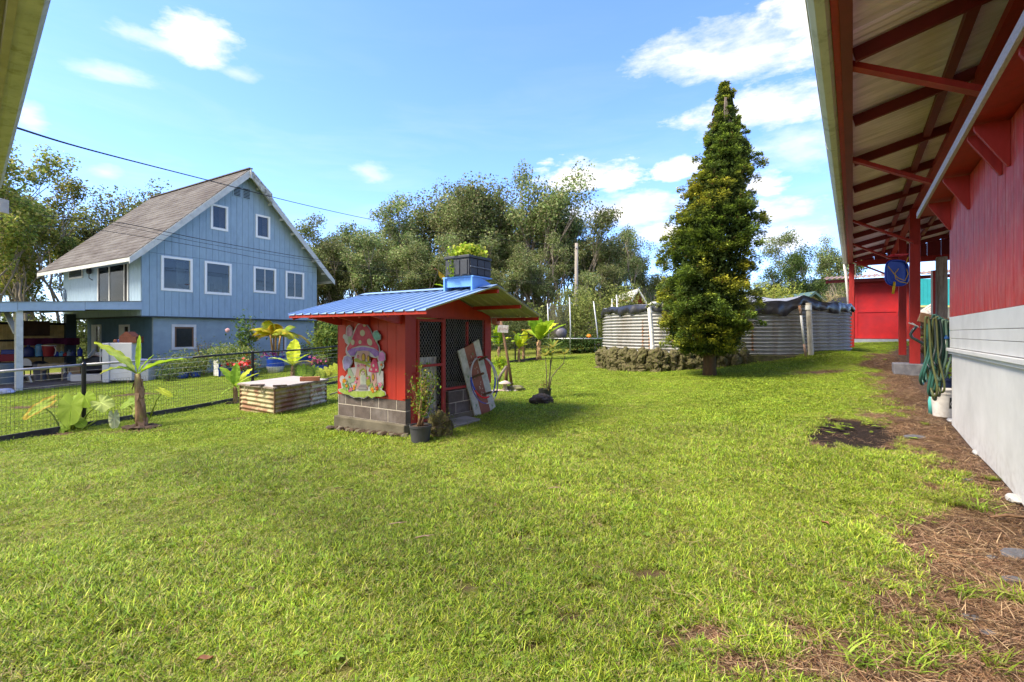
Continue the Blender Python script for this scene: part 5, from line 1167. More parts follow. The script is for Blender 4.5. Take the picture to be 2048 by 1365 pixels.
def planter():
    c = CO+CU*(.90)+CV*(-.50); z = CZ+.735+.167
    t = thing('roof_planter', 'dark grey panelled plastic tub of bright green leaves on the blue roof', 'planter', (c.x, c.y, z), AC)
    m = mat('tub_grey', (.045,.05,.062), .5, .2, 6, .1)
    mb = MB(); hx, hy, hh = .28, .24, .275
    mb.box(-hx, hx, -hy, hy, 0, hh); mb.build('tub', m, t, bevel=.006)
    mb = MB(); mb.box(-hx-.02, hx+.02, -hy-.02, hy+.02, hh+.002, hh+.045); mb.build('rim', m, t, bevel=.008)
    for k in range(3):
        x0 = -hx+.02+k*.183
        for z0 in (.02, .15): MB().prism([(x0,z0+.02),(x0+.02,z0),(x0+.15,z0),(x0+.17,z0+.02),(x0+.17,z0+.09),(x0+.15,z0+.11),(x0+.02,z0+.11),(x0,z0+.09)], (0,-hy-.002,0), (1,0,0), (0,0,1), (0,-1,0), .014).build('raised_panel', m, t, bevel=.004)
    MB().box(-hx, hx, -hy-.035, -hy-.018, .132, .147).build('band', mat('tub_light', (.14,.15,.17), .4), t)
    for k in range(3):
        y0 = -hy+.03+k*.155; MB().prism([(y0,.02),(y0+.11,.02),(y0+.11,.25),(y0,.25)], (-hx-.002,0,0), (0,1,0), (0,0,1), (-1,0,0), .012).build('raised_panel', m, t, bevel=.004)
    leafball(t, 'foliage', Vector((0,0,.39)), .28, 900, .066, [(.30,.42,.03),(.42,.50,.05),(.18,.30,.02),(.5,.5,.08)], (1.15,1,.55), 3, aspect=.7)
    leafball(t, 'trailing_foliage', Vector((-.29,.1,.12)), .12, 90, .05, [(.28,.38,.04),(.16,.26,.02)], (.35,.8,1.5), 4)
planter()

# ---- mushroom house cut-out on the left wall: flat printed board built as thin stacked shapes
def mushroom_sign():
    off = .035
    def W_(x, y, d=0): return hit(660+x*.20522, 620+y*.20522, CO-CU*(off+d), CU)     # picture coordinates of the board
    o = W_(320, 600); t = thing('mushroom_cutout', 'painted cut-out of a pink mushroom house hung on the red board wall', 'wall decoration', o)
    RG = random.Random(8)
    def shape(pts, name, m, lay, th=.0025):
        base = [W_(x, y, .004+lay*.0022)-o for x, y in pts]; n = -CU; k = len(base)
        v = base+[p+n*.002 for p in base]; 
        mb = MB(); mb.add(v, [tuple(range(k)), tuple(range(2*k-1, k-1, -1))]+[(i, (i+1)%k, k+(i+1)%k, k+i) for i in range(k)]); return mb
    def put(name, col, polys, lay, rough=.55, par=None, col2=None):
        sat = lambda q, g: tuple(max(0, sum(q)/3+(c-sum(q)/3)*1.35)*g for c in q)
        col = sat(col, .42); col2 = sat(col2, .46) if col2 else None
        m = mat('print_%s' % name, col, rough, .12, 9, 0, col2=col2, s2=9); mb = MB()
        for i, pts in enumerate(polys): s = shape(pts, name, m, lay+i*.03); mb.add(s.v, s.f)
        return mb.build(name, m, par or t)
    def ell(cx, cy, rx, ry, n=20, rot=0): 
        c, s = math.cos(rot), math.sin(rot); return [(cx+rx*math.cos(a)*c-ry*math.sin(a)*s, cy+rx*math.cos(a)*s+ry*math.sin(a)*c) for a in [6.2832*i/n for i in range(n)]]
    def grow_(pts, k): cx = sum(p[0] for p in pts)/len(pts); cy = sum(p[1] for p in pts)/len(pts); return [(cx+(p[0]-cx)*(1+k/ max(20,math.hypot(p[0]-cx,p[1]-cy))), cy+(p[1]-cy)*(1+k/max(20,math.hypot(p[0]-cx,p[1]-cy)))) for p in pts]
    cap = [(162,410),(165,370),(190,335),(215,280),(240,210),(270,150),(312,125),(350,140),(385,185),(415,250),(440,300),(470,350),(480,400),(476,445),(440,463),(400,452),(320,395),(250,445),(205,450),(172,435)]
    side = [([(130,500),(140,462),(170,450),(205,470),(217,510),(190,560),(150,588),(133,560)],(.36,.33,.52)), ([(162,230),(165,180),(188,155),(212,180),(222,240),(200,262),(170,258)],(.60,.32,.42)), ([(420,255),(432,215),(458,207),(488,250),(490,285),(455,295),(425,285)],(.25,.47,.44)), ([(470,470),(480,425),(508,407),(533,435),(537,480),(515,503),(480,500)],(.58,.26,.48))]
    body = [(262,400),(385,400),(392,470),(400,560),(520,600),(522,740),(500,800),(120,800),(105,700),(150,650),(190,600),(175,570),(245,560),(235,480)]
    ground = [(88,775),(130,765),(200,790),(300,795),(400,790),(470,770),(530,800),(538,830),(500,848),(440,845),(405,862),(370,838),(330,858),(290,850),(240,855),(190,830),(140,820),(95,795)]
    # white backing
    put('backing', (.72,.70,.70), [grow_(cap, 11), body, grow_(ground, 9), [(150,320),(180,345),(215,300),(200,260),(160,250),(128,262),(140,290)], [(455,290),(470,345),(440,360),(430,290)], [(466,540),(480,500),(525,500),(520,560),(480,580)]]+[grow_(s, 9) for s, c in side]+[ell(505,545,22,32), ell(143,262,18,24), ell(120,680,26,40), ell(500,640,16,36), ell(470,540,16,36)], 0)
    put('ground_print', (.38,.52,.12), [ground], 3, col2=(.5,.6,.25))
    put('tower', (.62,.50,.42), [[(268,402),(382,402),(386,470),(345,480),(352,560),(372,700),(368,770),(252,770),(248,640),(262,560),(258,480)], [(402,610),(448,610),(456,700),(462,770),(398,770)]], 3, col2=(.62,.36,.36))
    put('mushroom_stalk', (.55,.60,.50), [[(182,258),(205,258),(210,300),(188,335),(172,300)], [(178,560),(200,570),(232,640),(245,700),(180,720),(172,620)], [(498,500),(516,500),(505,560),(480,640),(470,600)], [(445,290),(462,290),(462,330),(448,330)]], 3, col2=(.35,.5,.3))
    put('gills', (.30,.15,.50), [[(168,405),(200,380),(320,360),(440,385),(478,410),(474,442),(440,460),(385,405),(320,396),(262,402),(240,445),(200,447)]], 4, col2=(.46,.32,.62))
    put('cap', (.55,.06,.13), [[(168,405),(166,372),(192,335),(217,282),(242,212),(270,152),(312,128),(350,142),(384,187),(413,252),(438,302),(468,352),(477,405),(430,372),(360,350),(280,350),(215,372)]], 5, col2=(.62,.16,.20))
    put('cap_spot', (.70,.66,.52), [ell(317,227,24,31), ell(335,152,14,14), ell(222,318,19,27), ell(293,315,15,20), ell(387,315,24,36,rot=-.4)], 6)
    for (s, c), nm in zip(side, ('lilac_mushroom','pink_mushroom','teal_mushroom','magenta_mushroom')): put(nm, c, [s], 4, col2=tuple(min(.8, x*1.5) for x in c))
    put('small_cap', (.50,.05,.14), [[(374,600),(395,540),(415,490),(435,476),(455,500),(470,560),(476,606),(425,615)]], 5, col2=(.6,.14,.22))
    put('small_cap_spot', (.75,.68,.6), [ell(424,545,9,15), ell(402,582,9,12), ell(450,585,7,10)], 6)
    put('window_frame', (.20,.12,.08), [ell(326,462,20,40), ell(373,475,15,32), ell(420,655,13,36)], 5)
    put('window_light', (.62,.42,.12), [ell(326,464,14,32), ell(373,477,9,24), ell(420,655,8,28)], 6)
    put('vine', (.22,.30,.06), [[(235,480),(262,470),(300,495),(350,505),(395,500),(398,520),(340,530),(280,515),(240,505)], [(283,640),(290,590),(322,568),(352,590),(360,650),(348,650),(340,605),(320,585),(300,600),(296,650)], [(340,520),(400,545),(395,570),(350,540)], [(360,650),(385,640),(395,720),(370,745),(352,720)]], 5.4, col2=(.45,.42,.15))
    put('door_print', (.50,.56,.50), [[(296,740),(294,640),(306,600),(322,588),(338,600),(350,640),(352,740)]], 5.2, col2=(.62,.64,.55))
    put('door_glass', (.30,.06,.12), [[(306,632),(309,602),(322,594),(335,602),(339,632)]], 5.8); put('door_bar', (.7,.7,.62), [[(319,596),(325,596),(325,634),(319,634)], [(306,612),(312,608),(324,632),(318,634)], [(338,612),(332,608),(320,632),(326,634)]], 6.2)
    put('stone_step', (.50,.47,.46), [[(270,775),(280,745),(300,728),(345,728),(358,748),(362,778)]], 5.6, col2=(.3,.28,.3)); put('step_edge', (.25,.22,.24), [[(282,748),(352,748),(354,753),(280,753)], [(295,733),(345,733),(346,737),(294,737)]], 6)
    G_ = []; cols = {'orange_flower': (.72,.22,.03), 'pink_flower': (.55,.16,.28), 'red_flower': (.55,.05,.05), 'cream_flower': (.75,.6,.4)}
    put('leaf_print', (.20,.36,.12), [[(x, y), (x+RG.uniform(-12,12), y-RG.uniform(40,80)), (x+12, y)] for x, y in [(RG.uniform(120,250), RG.uniform(730,790)) for _ in range(14)]+[(RG.uniform(372,515), RG.uniform(730,790)) for _ in range(14)]], 4.6, col2=(.35,.5,.25))
    spots = {'orange_flower': [(138,692,22),(162,742,14),(235,745,15),(232,770,13),(410,775,18),(418,795,14),(500,535,12)], 'pink_flower': [(205,775,19),(188,790,12),(488,730,22),(270,455,14),(275,545,10),(250,705,14),(368,665,11),(305,535,8),(325,540,8)], 'red_flower': [(190,655,11),(458,765,19),(342,545,8),(262,670,13)], 'cream_flower': [(150,715,9),(440,790,11),(240,650,10)]}
    for nm, L_ in spots.items():
        put(nm, cols[nm], [[(cx+rr*(1+.28*math.cos(5*a))*math.cos(a)*.8, cy+rr*(1+.28*math.cos(5*a))*math.sin(a)) for a in [6.2832*i/20 for i in range(20)]] for cx, cy, rr in L_], 6.4, col2=tuple(min(.85, c*1.6+.1) for c in cols[nm]))
    put('flower_eye', (.75,.55,.1), [ell(cx, cy, rr*.22, rr*.28, 8) for L_ in spots.values() for cx, cy, rr in L_ if rr > 12], 7.4)
mushroom_sign()

# ---- things round the hen house
def around():
    # concrete step
    a = [G(x, y) for x, y in ((885,866),(962,842),(905,832),(868,838))]
    c = sum(a, Vector())/4; t = MB(); v = [Vector((p.x-c.x, p.y-c.y, p.z-c.z-.05)) for p in a]+[Vector((p.x-c.x, p.y-c.y, .055)) for p in a]
    t.add(v, [(0,3,2,1),(4,5,6,7),(0,1,5,4),(1,2,6,5),(2,3,7,6),(3,0,4,7)]); tag(t.build('concrete_step', M_concrete, None, loc=c, bevel=.012), 'flat grey concrete slab in front of the hen house door', 'slab')
    # leaning painted board with pegs
    def bp(u, v, off=0):  # plane of the leaning board: bottom on grass, top against the mesh
        return None
    B0 = G(951,833); B1 = G(991,823); mid = cl((B0+B1)/2)
    top0 = hit(912,693, CO+CV*-.05, CV); top1 = hit(959,688, CO+CV*-.05, CV)
    o = B0; ex = (B1-B0); Wd = ex.length; ex.normalize(); 
    up = ((top0+top1)/2-(B0+B1)/2); Ln = up.length; up.normalize(); ex = (ex-up*ex.dot(up)).normalized(); nn = ex.cross(up)
    if nn.dot(Vector((0,-1,0))) < 0: nn = -nn
    mid = (B0+B1)/2
    wh = mat('chipped_white', (.52,.51,.45), .8, .2, 12, .4, 60, col2=(.24,.28,.16), f2=.62, s2=5); br = mat('painted_brown', (.30,.115,.075), .8, .2, 9, .3, 60, col2=(.20,.075,.05), f2=.56, s2=5)
    t = thing('peg_board', 'white and brown painted board with wooden pegs leaning on the hen house', 'board', mid, 0)
    def bx(x0, x1, z0, z1, d0, d1, name, m, par=t):
        mb = MB(); v = [ex*x+up*z+nn*d for x, z, d in ((x0,z0,d0),(x1,z0,d0),(x1,z1,d0),(x0,z1,d0),(x0,z0,d1),(x1,z0,d1),(x1,z1,d1),(x0,z1,d1))]
        mb.add(v, [(0,3,2,1),(4,5,6,7),(0,1,5,4),(1,2,6,5),(2,3,7,6),(3,0,4,7)]); return mb.build(name, m, par)
    h2 = Wd/2
    bx(-h2, -h2*.45, 0, Ln, -.015, .015, 'white_strip', wh); bx(-h2*.445, h2*.445, 0, Ln-.01, -.015, .012, 'brown_panel', br); bx(h2*.45, h2, 0, Ln, -.015, .015, 'white_strip', wh)
    r = random.Random(6)
    pr = mat('paint_marks', (.62,.58,.46), .8); pg = mat('green_marks', (.10,.26,.10), .8)
    for k in range(16): x = r.uniform(-.7,.7)*h2*.5; z = r.uniform(.05,.95)*Ln; mb = MB(); mb.prism([(-.006,0),(.0,-.012),(.009,.0),(.002,.016)], ex*x+up*z+nn*.0125, ex, up, nn, .0015); mb.build('paint_mark', pr, t)
    for x, z in ((-h2*.75,.62*Ln),(.15*h2,.86*Ln),(-h2*.7,.2*Ln),(h2*.7,.05*Ln),(-h2*.8,.03*Ln)): mb = MB(); mb.prism([(-.012,0),(.0,-.03),(.014,-.01),(.012,.02),(-.004,.03)], ex*x+up*z+nn*.0155, ex, up, nn, .0015); mb.build('paint_mark', pg, t)
    for txt, x, z in (('2', .12*h2, .585*Ln), ('3', -.05*h2, .37*Ln), ('1', -.1*h2, .82*Ln)):
        cu = bpy.data.curves.new('number', 'FONT'); cu.body = txt; cu.size = .075; cu.extrude = .0008; ob = bpy.data.objects.new('number', cu); S.collection.objects.link(ob); cu.materials.append(pr)
        ob.parent = t; Mx = Matrix((( ex.x, up.x, nn.x, 0),(ex.y, up.y, nn.y, 0),(ex.z, up.z, nn.z, 0),(0,0,0,1))); Mx.translation = ex*x+up*z+nn*.0140; ob.matrix_local = Mx
    pegs = [((958,721),(974,714)), ((945,756),(967,747)), ((967,789),(995,783))]
    PG = []
    for (a, b) in pegs:
        p = hit(a[0], a[1], mid, nn)-mid; q = P(b[0], b[1], (p+mid).y-.24)-mid; mb = MB(); mb.tube([p-(q-p)*.05, p.lerp(q,.5)+Vector((0,0,.006)), q], [.022,.020,.021], 9); mb.build('peg', M_wood, t, smooth=True, autosm=40); PG.append((p+mid, q+mid))
    # hoops hung over the pegs
    def hoop(cx, cy, rx, ry, depth, cols, name, lab, rr=.011):
        pts = []; n = 56
        for i in range(n):
            a = 2*math.pi*i/n; pts.append(P(cx+rx*math.cos(a)+ry*.10*math.sin(a), cy+ry*math.sin(a), depth+.0*math.sin(a)+.10*math.cos(a)-.11*math.sin(a)))
        c = sum(pts, Vector())/n; t2 = thing(name, lab, 'hoop', c, group='hoops hung on the leaning board')
        m = len(cols)
        for s in range(m):
            i0 = n*s//m; i1 = n*(s+1)//m; mb = MB(); mb.tube([pts[i % n]-c for i in range(i0, i1+1)], rr, 8); mb.build('hoop_segment', cols[s], t2, smooth=True)
    dep = (PG[1][0].y+PG[1][1].y)/2+.02
    wm = mat('hoop_white', (.42,.42,.44), .3, .05); bm_ = mat('hoop_blue', (.02,.07,.42), .3, .05); rm = mat('hoop_red', (.55,.015,.015), .3, .05); vm = mat('hoop_violet', (.12,.09,.30), .3, .05)
    hoop(966, 755, 24, 41, dep, [bm_, wm, rm, rm, bm_, wm, wm, rm, wm, wm], 'play_hoop', 'smaller white red and blue hoop hung inside the violet one', .015)
    hoop(968, 761, 27, 46.5, dep+.03, [vm, wm, vm, vm, wm, vm, vm, wm], 'play_hoop', 'larger thin white and violet hoop on the lowest peg', .011)
    # potted shrub by the door
    g = G(841, 884); t = thing('potted_shrub', 'leggy green shrub in a black nursery pot beside the hen house door', 'potted plant', g)
    hh = (884-850)/F*g.y; rr = 24*.5/F*g.y*1.75
    MB().lathe([(rr*.85,0),(rr,hh*.86),(rr*1.06,hh*.87),(rr*1.07,hh),(rr*.98,hh),(rr*.95,hh*.9)], 28).build('pot', mat('pot_grey', (.05,.05,.055), .55, .2, 5, .05), t, smooth=True, autosm=30)
    MB().lathe([(0,0),(rr*.93,0)], 20, o=(0,0,hh*.93), cap1=False).build('soil', M_soil, t)
    r = np.random.default_rng(12); mb = MB(); tips = []
    for k in range(17):
        a = r.uniform(0, 6.28); L_ = r.uniform(.45, .88); ln = r.uniform(.1, .42); p0 = Vector((r.normal(0,.03), r.normal(0,.03), hh*.9)); d = Vector((math.cos(a)*ln+.10, math.sin(a)*ln*.6+.1, 1)).normalized(); pts = [p0]
        for s in range(5): d = (d+Vector((r.normal(0,.10), r.normal(0,.10), .10))).normalized(); pts.append(pts[-1]+d*L_/5)
        mb.tube(pts, [.009,.008,.007,.006,.004,.003], 5); tips += [pts[i] for i in (2,3,4,5)]
    mb.build('stems', mat('stem_tan', (.26,.15,.08), .8, .3), t, smooth=True)
    Pn = np.concatenate([np.array(p)+r.normal(0,.05,(12,3)) for p in tips]); V, Fc, C = leafquads(Pn, .042, [(.09,.17,.02),(.16,.25,.03),(.30,.30,.04),(.05,.10,.015)], r, aspect=.55); npmesh('leaves', V, Fc, M_leaf, col=C, parent=t)
    # mossy clump right of the pot
    g = G(880, 872); t = thing('mossy_stump', 'dark mossy stump with trailing roots between the pot and the slab', 'stump', g)
    V_, F_ = icorock(.20, 17, 4, .32, (.9,.8,1.05), 2); mb = MB(); mb.add([Vector(v)+Vector((0,0,.12)) for v in V_], F_); mb.build('stump', mat('mossy_bark', (.07,.055,.03), .95, .5, 14, 1, 40, col2=(.12,.11,.03), f2=.55, s2=7), t)
    r = np.random.default_rng(3); Pn = r.normal(0, .13, (500,3))*np.array([1,.8,1])+np.array([0,-.03,.17]); V, Fc, C = leafquads(Pn, .03, [(.10,.13,.02),(.06,.05,.02),(.2,.22,.05)], r); npmesh('moss', V, Fc, M_leaf, col=C, parent=t)
    # edge rubble along plinth
    t = thing('plinth_rubble', 'low ragged line of soil and rubble along the hen house base', 'rubble', CO, AC)
    V0 = []; 
    for k in range(22):
        y = -.1+k*.085; V_, F_ = icorock(.07, 90+k, 2, .35, (1,1,.6)); mb = MB(); p = Vector((-.10+.03*math.sin(k*2.1), y, gzf(*(CO+CV*y-CU*.1).xy)+.02)); mb.add([Vector(v)+p for v in V_], F_); mb.build('clod', M_soil if k%3 else MATS['rough_plinth'], t)
    # post with little sign behind the hen house
    b = G(1025,775); b.z -= .05; tp = P(1004, 655, b.y-.0); t = thing('sign_post', 'leaning brown wooden post with a small white sign near its top', 'sign post', b)
    mb = MB(); mb.tube([(0,0,0), (tp-b)*.5+Vector((.01,0,0)), tp-b+(tp-b)*.12], [.042,.036,.03], 10); mb.build('post', M_wood, t, smooth=True)
    c = P(1006, 658, b.y-.06)-b; w_, h_ = 21/F*b.y, 15/F*b.y; n0 = MB(); n0.box(-w_/2, w_/2, -.012, .012, -h_/2, h_/2); n0.xform(Matrix.Translation(c)@Matrix.Rotation(R(4),4,'Y')); sg = n0.build('sign', mat('sign_white', (.50,.47,.44), .8, .25, 12, .2, col2=(.26,.2,.17), f2=.62, s2=8), t)
    mb = MB(); r = random.Random(3)
    for k in range(9): x = -.4*w_+.1*w_*k; mb.box(x, x+.04*w_, -.0145, -.0125, r.uniform(-.3,-.05)*h_, r.uniform(.0,.3)*h_)
    mb.xform(Matrix.Translation(c)@Matrix.Rotation(R(4),4,'Y')); mb.build('faded_writing', mat('faded_ink', (.30,.17,.13), .8), sg)
    MB().tube([P(994,646,b.y)-b, P(1002,652,b.y)-b], [.05,.03], 8).build('top_stub', mat('pale_wood', (.38,.22,.15), .8), t)
    q0 = P(996,762,b.y+.0)-b; q1 = P(1013,733,b.y)-b; MB().tube([q0, q0.lerp(q1,.5)+Vector((-.02,0,.0)), q1], [.05,.035,.03], 8).build('side_branch', M_gwood, t, smooth=True)
    MB().tube([P(1012,768,b.y+.2)-b, P(1013,732,b.y+.2)-b], [.05,.04], 8).build('short_post', M_wood, t, smooth=True)
    # mushroom ornament with stones
    g = G(1010,783); t = thing('mushroom_ornament', 'small stone mushroom ornament among pebbles at the foot of the sign post', 'ornament', g)
    mst = mat('ornament_stone', (.42,.32,.27), .8, .3, 12, .4, col2=(.55,.48,.44), f2=.55)
    MB().lathe([(.07,0),(.05,.1),(.045,.17),(.06,.19)], 12).build('stalk', mst, t, smooth=True); MB().lathe([(.05,.18),(.155,.185),(.15,.205),(.08,.245),(.0,.27)], 16, cap1=False).build('cap', mst, t, smooth=True)
    r = random.Random(12)
    for k in range(26):
        x, y = r.gauss(0,.16), r.gauss(-.02,.09); s = r.uniform(.025,.05); V_, F_ = icorock(s, 200+k, 1, .25, (1.2,.9,.7)); mb = MB(); mb.add([Vector(v)+Vector((x,y,s*.4)) for v in V_], F_); mb.build('pebble', mst, t)
    g = G(1032,782); V_, F_ = icorock(.15, 44, 3, .3, (1.5,.8,.5)); mb = MB(); mb.add(V_, F_); tag(mb.build('mossy_rock', mat('mossy_rock_grey', (.17,.15,.10), .95, .4, 12, .8, 40, col2=(.10,.11,.03), f2=.55), None, loc=g+Vector((0,0,.05))), 'low mossy grey rock right of the sign post foot', 'rock')
    # dark rock and potted plumeria
    g = G(1082, 808); V_, F_ = icorock(.205, 23, 4, .26, (1.08,.72,.60), 1.3); mb = MB(); mb.add(V_, F_); tag(mb.build('lava_rock', mat('dark_rock', (.075,.055,.042), .85, .5, 9, .8, 30, col2=(.035,.03,.028), f2=.5, s2=4), None, loc=g+Vector((0,0,.08))), 'big dark brown lava rock in front of the black pot', 'rock')
    g = G(1090, 797)+Vector((0,.05,0)); t = thing('potted_plumeria', 'spindly branching plant with star leaf rosettes in a black bag pot', 'potted plant', g)
    MB().lathe([(.125,0),(.14,.19),(.143,.2),(.13,.2),(.12,.17)], 20).build('pot', M_black, t, smooth=True, autosm=30); MB().lathe([(0,0),(.122,0)], 16, o=(0,0,.175), cap1=False).build('soil', M_soil, t)
    def q(px, py, dy=0): return P(px, py, g.y+dy)-g
    stems = [([(1097,783),(1093,770),(1093,745),(1091,715)],0), ([(1097,783),(1098,765),(1101,735),(1106,700)],.05), ([(1098,782),(1103,755),(1113,742),(1127,727),(1130,712)],-.05), ([(1097,782),(1100,750),(1101,720)],.1)]
    mb = MB()
    for pts, dy in stems: mb.tube([q(*pts[0])]+[q(x, y, dy) for x, y in pts[1:]], [.016,.013,.011,.010,.009][:len(pts)], 7)
    mb.build('stems', mat('plumeria_stem', (.13,.11,.06), .7, .3), t, smooth=True)
    for (x, y), dy, rad in (((1091,713),0,.26), ((1106,697),.05,.34), ((1130,710),-.05,.22), ((1101,712),.1,.26)):
        c0 = q(x, y, dy)
        for k in range(15):
            a = k*2.4; el = R(5+k*4.5); L_ = rad*random.Random(k+x).uniform(.8,1.1); strapleaf(t, c0, a, el, L_, .030, [(.25,.30,.05),(.40,.36,.08),(.17,.24,.04)][k%3], droop=.5)
    r = np.random.default_rng(5); Pn = r.normal(0,.07,(120,3))+np.array([.0,0,.28]); V, Fc, C = leafquads(Pn, .05, [(.15,.2,.03),(.2,.14,.05)], r, aspect=.25); npmesh('undergrowth', V, Fc, M_leaf, col=C, parent=t)
def strapleaf(par, c0, az, el, L_, wd, col, droop=.6, name='leaf', nseg=6, fold=.25):
    mb = MB(); d = Vector((math.cos(az), math.sin(az), 0)); s = Vector((-math.sin(az), math.cos(az), 0)); pts = []
    for i in range(nseg+1):
        u = i/nseg; p = c0+d*(L_*u*math.cos(el))+Vector((0,0,L_*(u*math.sin(el)-droop*u*u*.5))); w = wd*math.sin(math.pi*min(1, .12+u*.86))**.7
        pts += [p-s*w+Vector((0,0,w*fold)), p, p+s*w+Vector((0,0,w*fold))]
    f = []
    for i in range(nseg): f += [(3*i,3*i+1,3*i+4,3*i+3), (3*i+1,3*i+2,3*i+5,3*i+4)]
    v = random.Random(int(az*100)+int(L_*1e4)).uniform(.8,1.2); mb.add(pts, f, 0, tuple(c*v for c in col)); return mb.build(name, M_leaf, par, smooth=True)
around()
# ---------------------------------------------------------------- water tank, platform, pipes
def tank():
    C = Vector((8.1, 19.27, 0)); Rr = 4.4; z0 = CZ-.66; H_ = 1.58
    T = thing('water_tank', 'large round corrugated steel water tank under a black tarp cover', 'water tank', (C.x, C.y, z0))
    m = mat('tank_steel', (.33,.33,.315), .55, .2, 2, .05, 40, metal=.1, col2=(.24,.21,.17), f2=.57, s2=1.6, stretch=(2.2,2.2,.25), contrast=.1)
    n = 14; pitch = H_/n; prof = []
    for i in range(n*8+1): z = H_*i/(n*8); prof.append((Rr+.036*math.sin(2*math.pi*z/pitch), z))
    for k in range(10):
        a0 = 2*math.pi*k/10+.05; mb = MB(); mb.lathe([(r+(.004 if k%2 else 0), z) for r, z in prof], 16, a0=a0, a1=a0+2*math.pi/10+.01); mb.build('steel_panel', m, T, smooth=True)
    # rust streaks: thin oxidised strips that run down the seams
    mr = mat('rust', (.24,.11,.05), .9, .4, 8, .3, col2=(.38,.33,.28), f2=.55, s2=9)
    for px in (1259, 1281, 1506):
        a = math.atan2(*(lambda d: (d.y, d.x))(hit(px, 680, Vector((8.1-1.5,15.2,0)), Vector((.39,.92,0)))-C)); mb = MB(); r_ = random.Random(px)
        def fn(u, v, a=a, px=px):
            z = .12+v*(.95+.1*math.sin(px)); w = (.05*(1-v)**.3*(.5+.5*math.sin(v*9+px)**2)+.025); aa = a+(u-.5)*w/Rr; rr = Rr+.036*math.sin(2*math.pi*z/pitch)+.009; return Vector((rr*math.cos(aa), rr*math.sin(aa), z))
        mb.sheet(fn, 2, 90); mb.build('rust_streak', mr, T)
    # black tarp skirt
    mt = mat('tarp_black', (.018,.018,.02), .32, .25, 3, .35, 9, spec=.6, stretch=(3,3,.8)); mg = mat('tarp_grey_top', (.24,.25,.27), .6, .15, 1.5, .3, 12, col2=(.17,.18,.2), f2=.55)
    N = 300; r = np.random.default_rng(2)
    def hem(a): return .30+.07*math.sin(3*a+.5)+.05*math.sin(11*a)+.035*math.sin(29*a+1)+.015*math.sin(61*a)
    pk = math.atan2(*(lambda d: (d.y, d.x))(P(1607, 660, 14.9)-C))
    def skirt(u, v):
        a = 2*math.pi*u; d = abs((a-pk+math.pi) % (2*math.pi)-math.pi); lift = max(0, 1-d/.13)
        h = hem(a)*(1-.75*lift)+.02; fold = (.035*math.sin(37*a+3*math.sin(5*a))+.02*math.sin(83*a))*v
        rr = Rr+.04+.05*math.sin(math.pi*v*.8)+fold; z = H_+.06+.20*lift*(1-v)*1.0-v*h+.02*math.sin(23*a)*(1-v); return Vector((rr*math.cos(a), rr*math.sin(a), z))
    mb = MB(); mb.sheet(skirt, N*2, 9); mb.build('tarp_skirt', mt, T, smooth=True)
    def top(u, v):
        a = 2*math.pi*u; d = abs((a-pk+math.pi) % (2*math.pi)-math.pi); lift = max(0, 1-d/.13); rr = (Rr+.04)*(1-v)+.001; k = v**1.15
        return Vector((rr*math.cos(a), rr*math.sin(a), H_+.06+(.20*lift+.02*math.sin(23*a))*(1-v)**3+.78*k-.10*math.sin(math.pi*min(1,v*1.2))+.015*math.sin(a*9)*(1-v)))
    mb = MB(); mb.sheet(top, 160, 14); mb.build('tarp_top', mg, T, smooth=True)
    # pipes
    def at_front(px, gap): 
        d = Vector(((px-CX)/F, 1, 0)).normalized(); b = d.dot(C); c = C.dot(C)-(Rr+gap)**2; s = b-math.sqrt(b*b-c); return d*s
    p = at_front(1303, .45); g = Vector((p.x, p.y, gzf(p.x, p.y)-.1)); Y = p.y
    t = thing('inlet_pipe', 'tall white elbow pipe rising in front of the left side of the tank', 'pipe', g)
    xs = [P(1308, 742, Y)-g, P(1306, 722, Y)-g]
    MB().tube([P(1307,745,Y)-g, P(1306.5,724,Y)-g], .062, 14).build('green_foot', mat('green_pipe', (.02,.11,.07), .4), t, smooth=True, autosm=40)
    el = [P(1306.5,724,Y), P(1303,665,Y), P(1299,617,Y), P(1300,611,Y), P(1304,608.5,Y), P(1312,608,Y+.1), P(1330,609,Y+.5)]
    MB().tube([q-g for q in el], .070, 16).build('white_pipe', M_pvc, t, smooth=True, autosm=50)
    for py in (660, 692, 622): MB().tube([P(1303+(py-660)*.055,py,Y)-g, P(1303+(py-660)*.055,py+4,Y)-g], .078, 16).build('coupling', M_pvc, t, smooth=True, autosm=40)
    p = at_front(1622, .22); Y = p.y; g = Vector((p.x, p.y, gzf(p.x, p.y)-.05)); t = thing('drain_pipe', 'thick off white upright pipe against the right front of the tank', 'pipe', g)
    MB().tube([(0,0,0), P(1620,608,Y)-P(1625,715,Y)], [.078,.078], 14).build('pipe', mat('dirty_pvc', (.50,.47,.40), .5, .2, 3, .1, col2=(.28,.20,.13), f2=.6, s2=2), t, smooth=True, autosm=40)
    MB().tube([P(1620,622,Y)-P(1625,715,Y), P(1620,613,Y)-P(1625,715,Y)], .09, 14).build('coupling', M_pvc, t, smooth=True, autosm=40)
    p = at_front(1610, .28); Y = p.y; g = Vector((p.x, p.y, gzf(p.x, p.y))); t = thing('rusty_pipe', 'thin leaning pipe with rusty ends left of the thick white pipe', 'pipe', g); b0 = P(1614, 715, Y)
    def q(x, y): return P(x, y, Y)-b0
    MB().tube([q(1612,690), q(1609,660), q(1606,632)], .034, 10).build('white_pipe', M_pvc, t, smooth=True); MB().tube([q(1606,632), q(1605,626), q(1603,613)], .040, 10).build('rusty_top', mr, t, smooth=True)
    MB().tube([q(1612,690), q(1614,701), q(1616,715)], [.034,.04,.035], 10).build('rusty_foot', mat('rusty_pale', (.40,.26,.19), .8, .3), t, smooth=True)
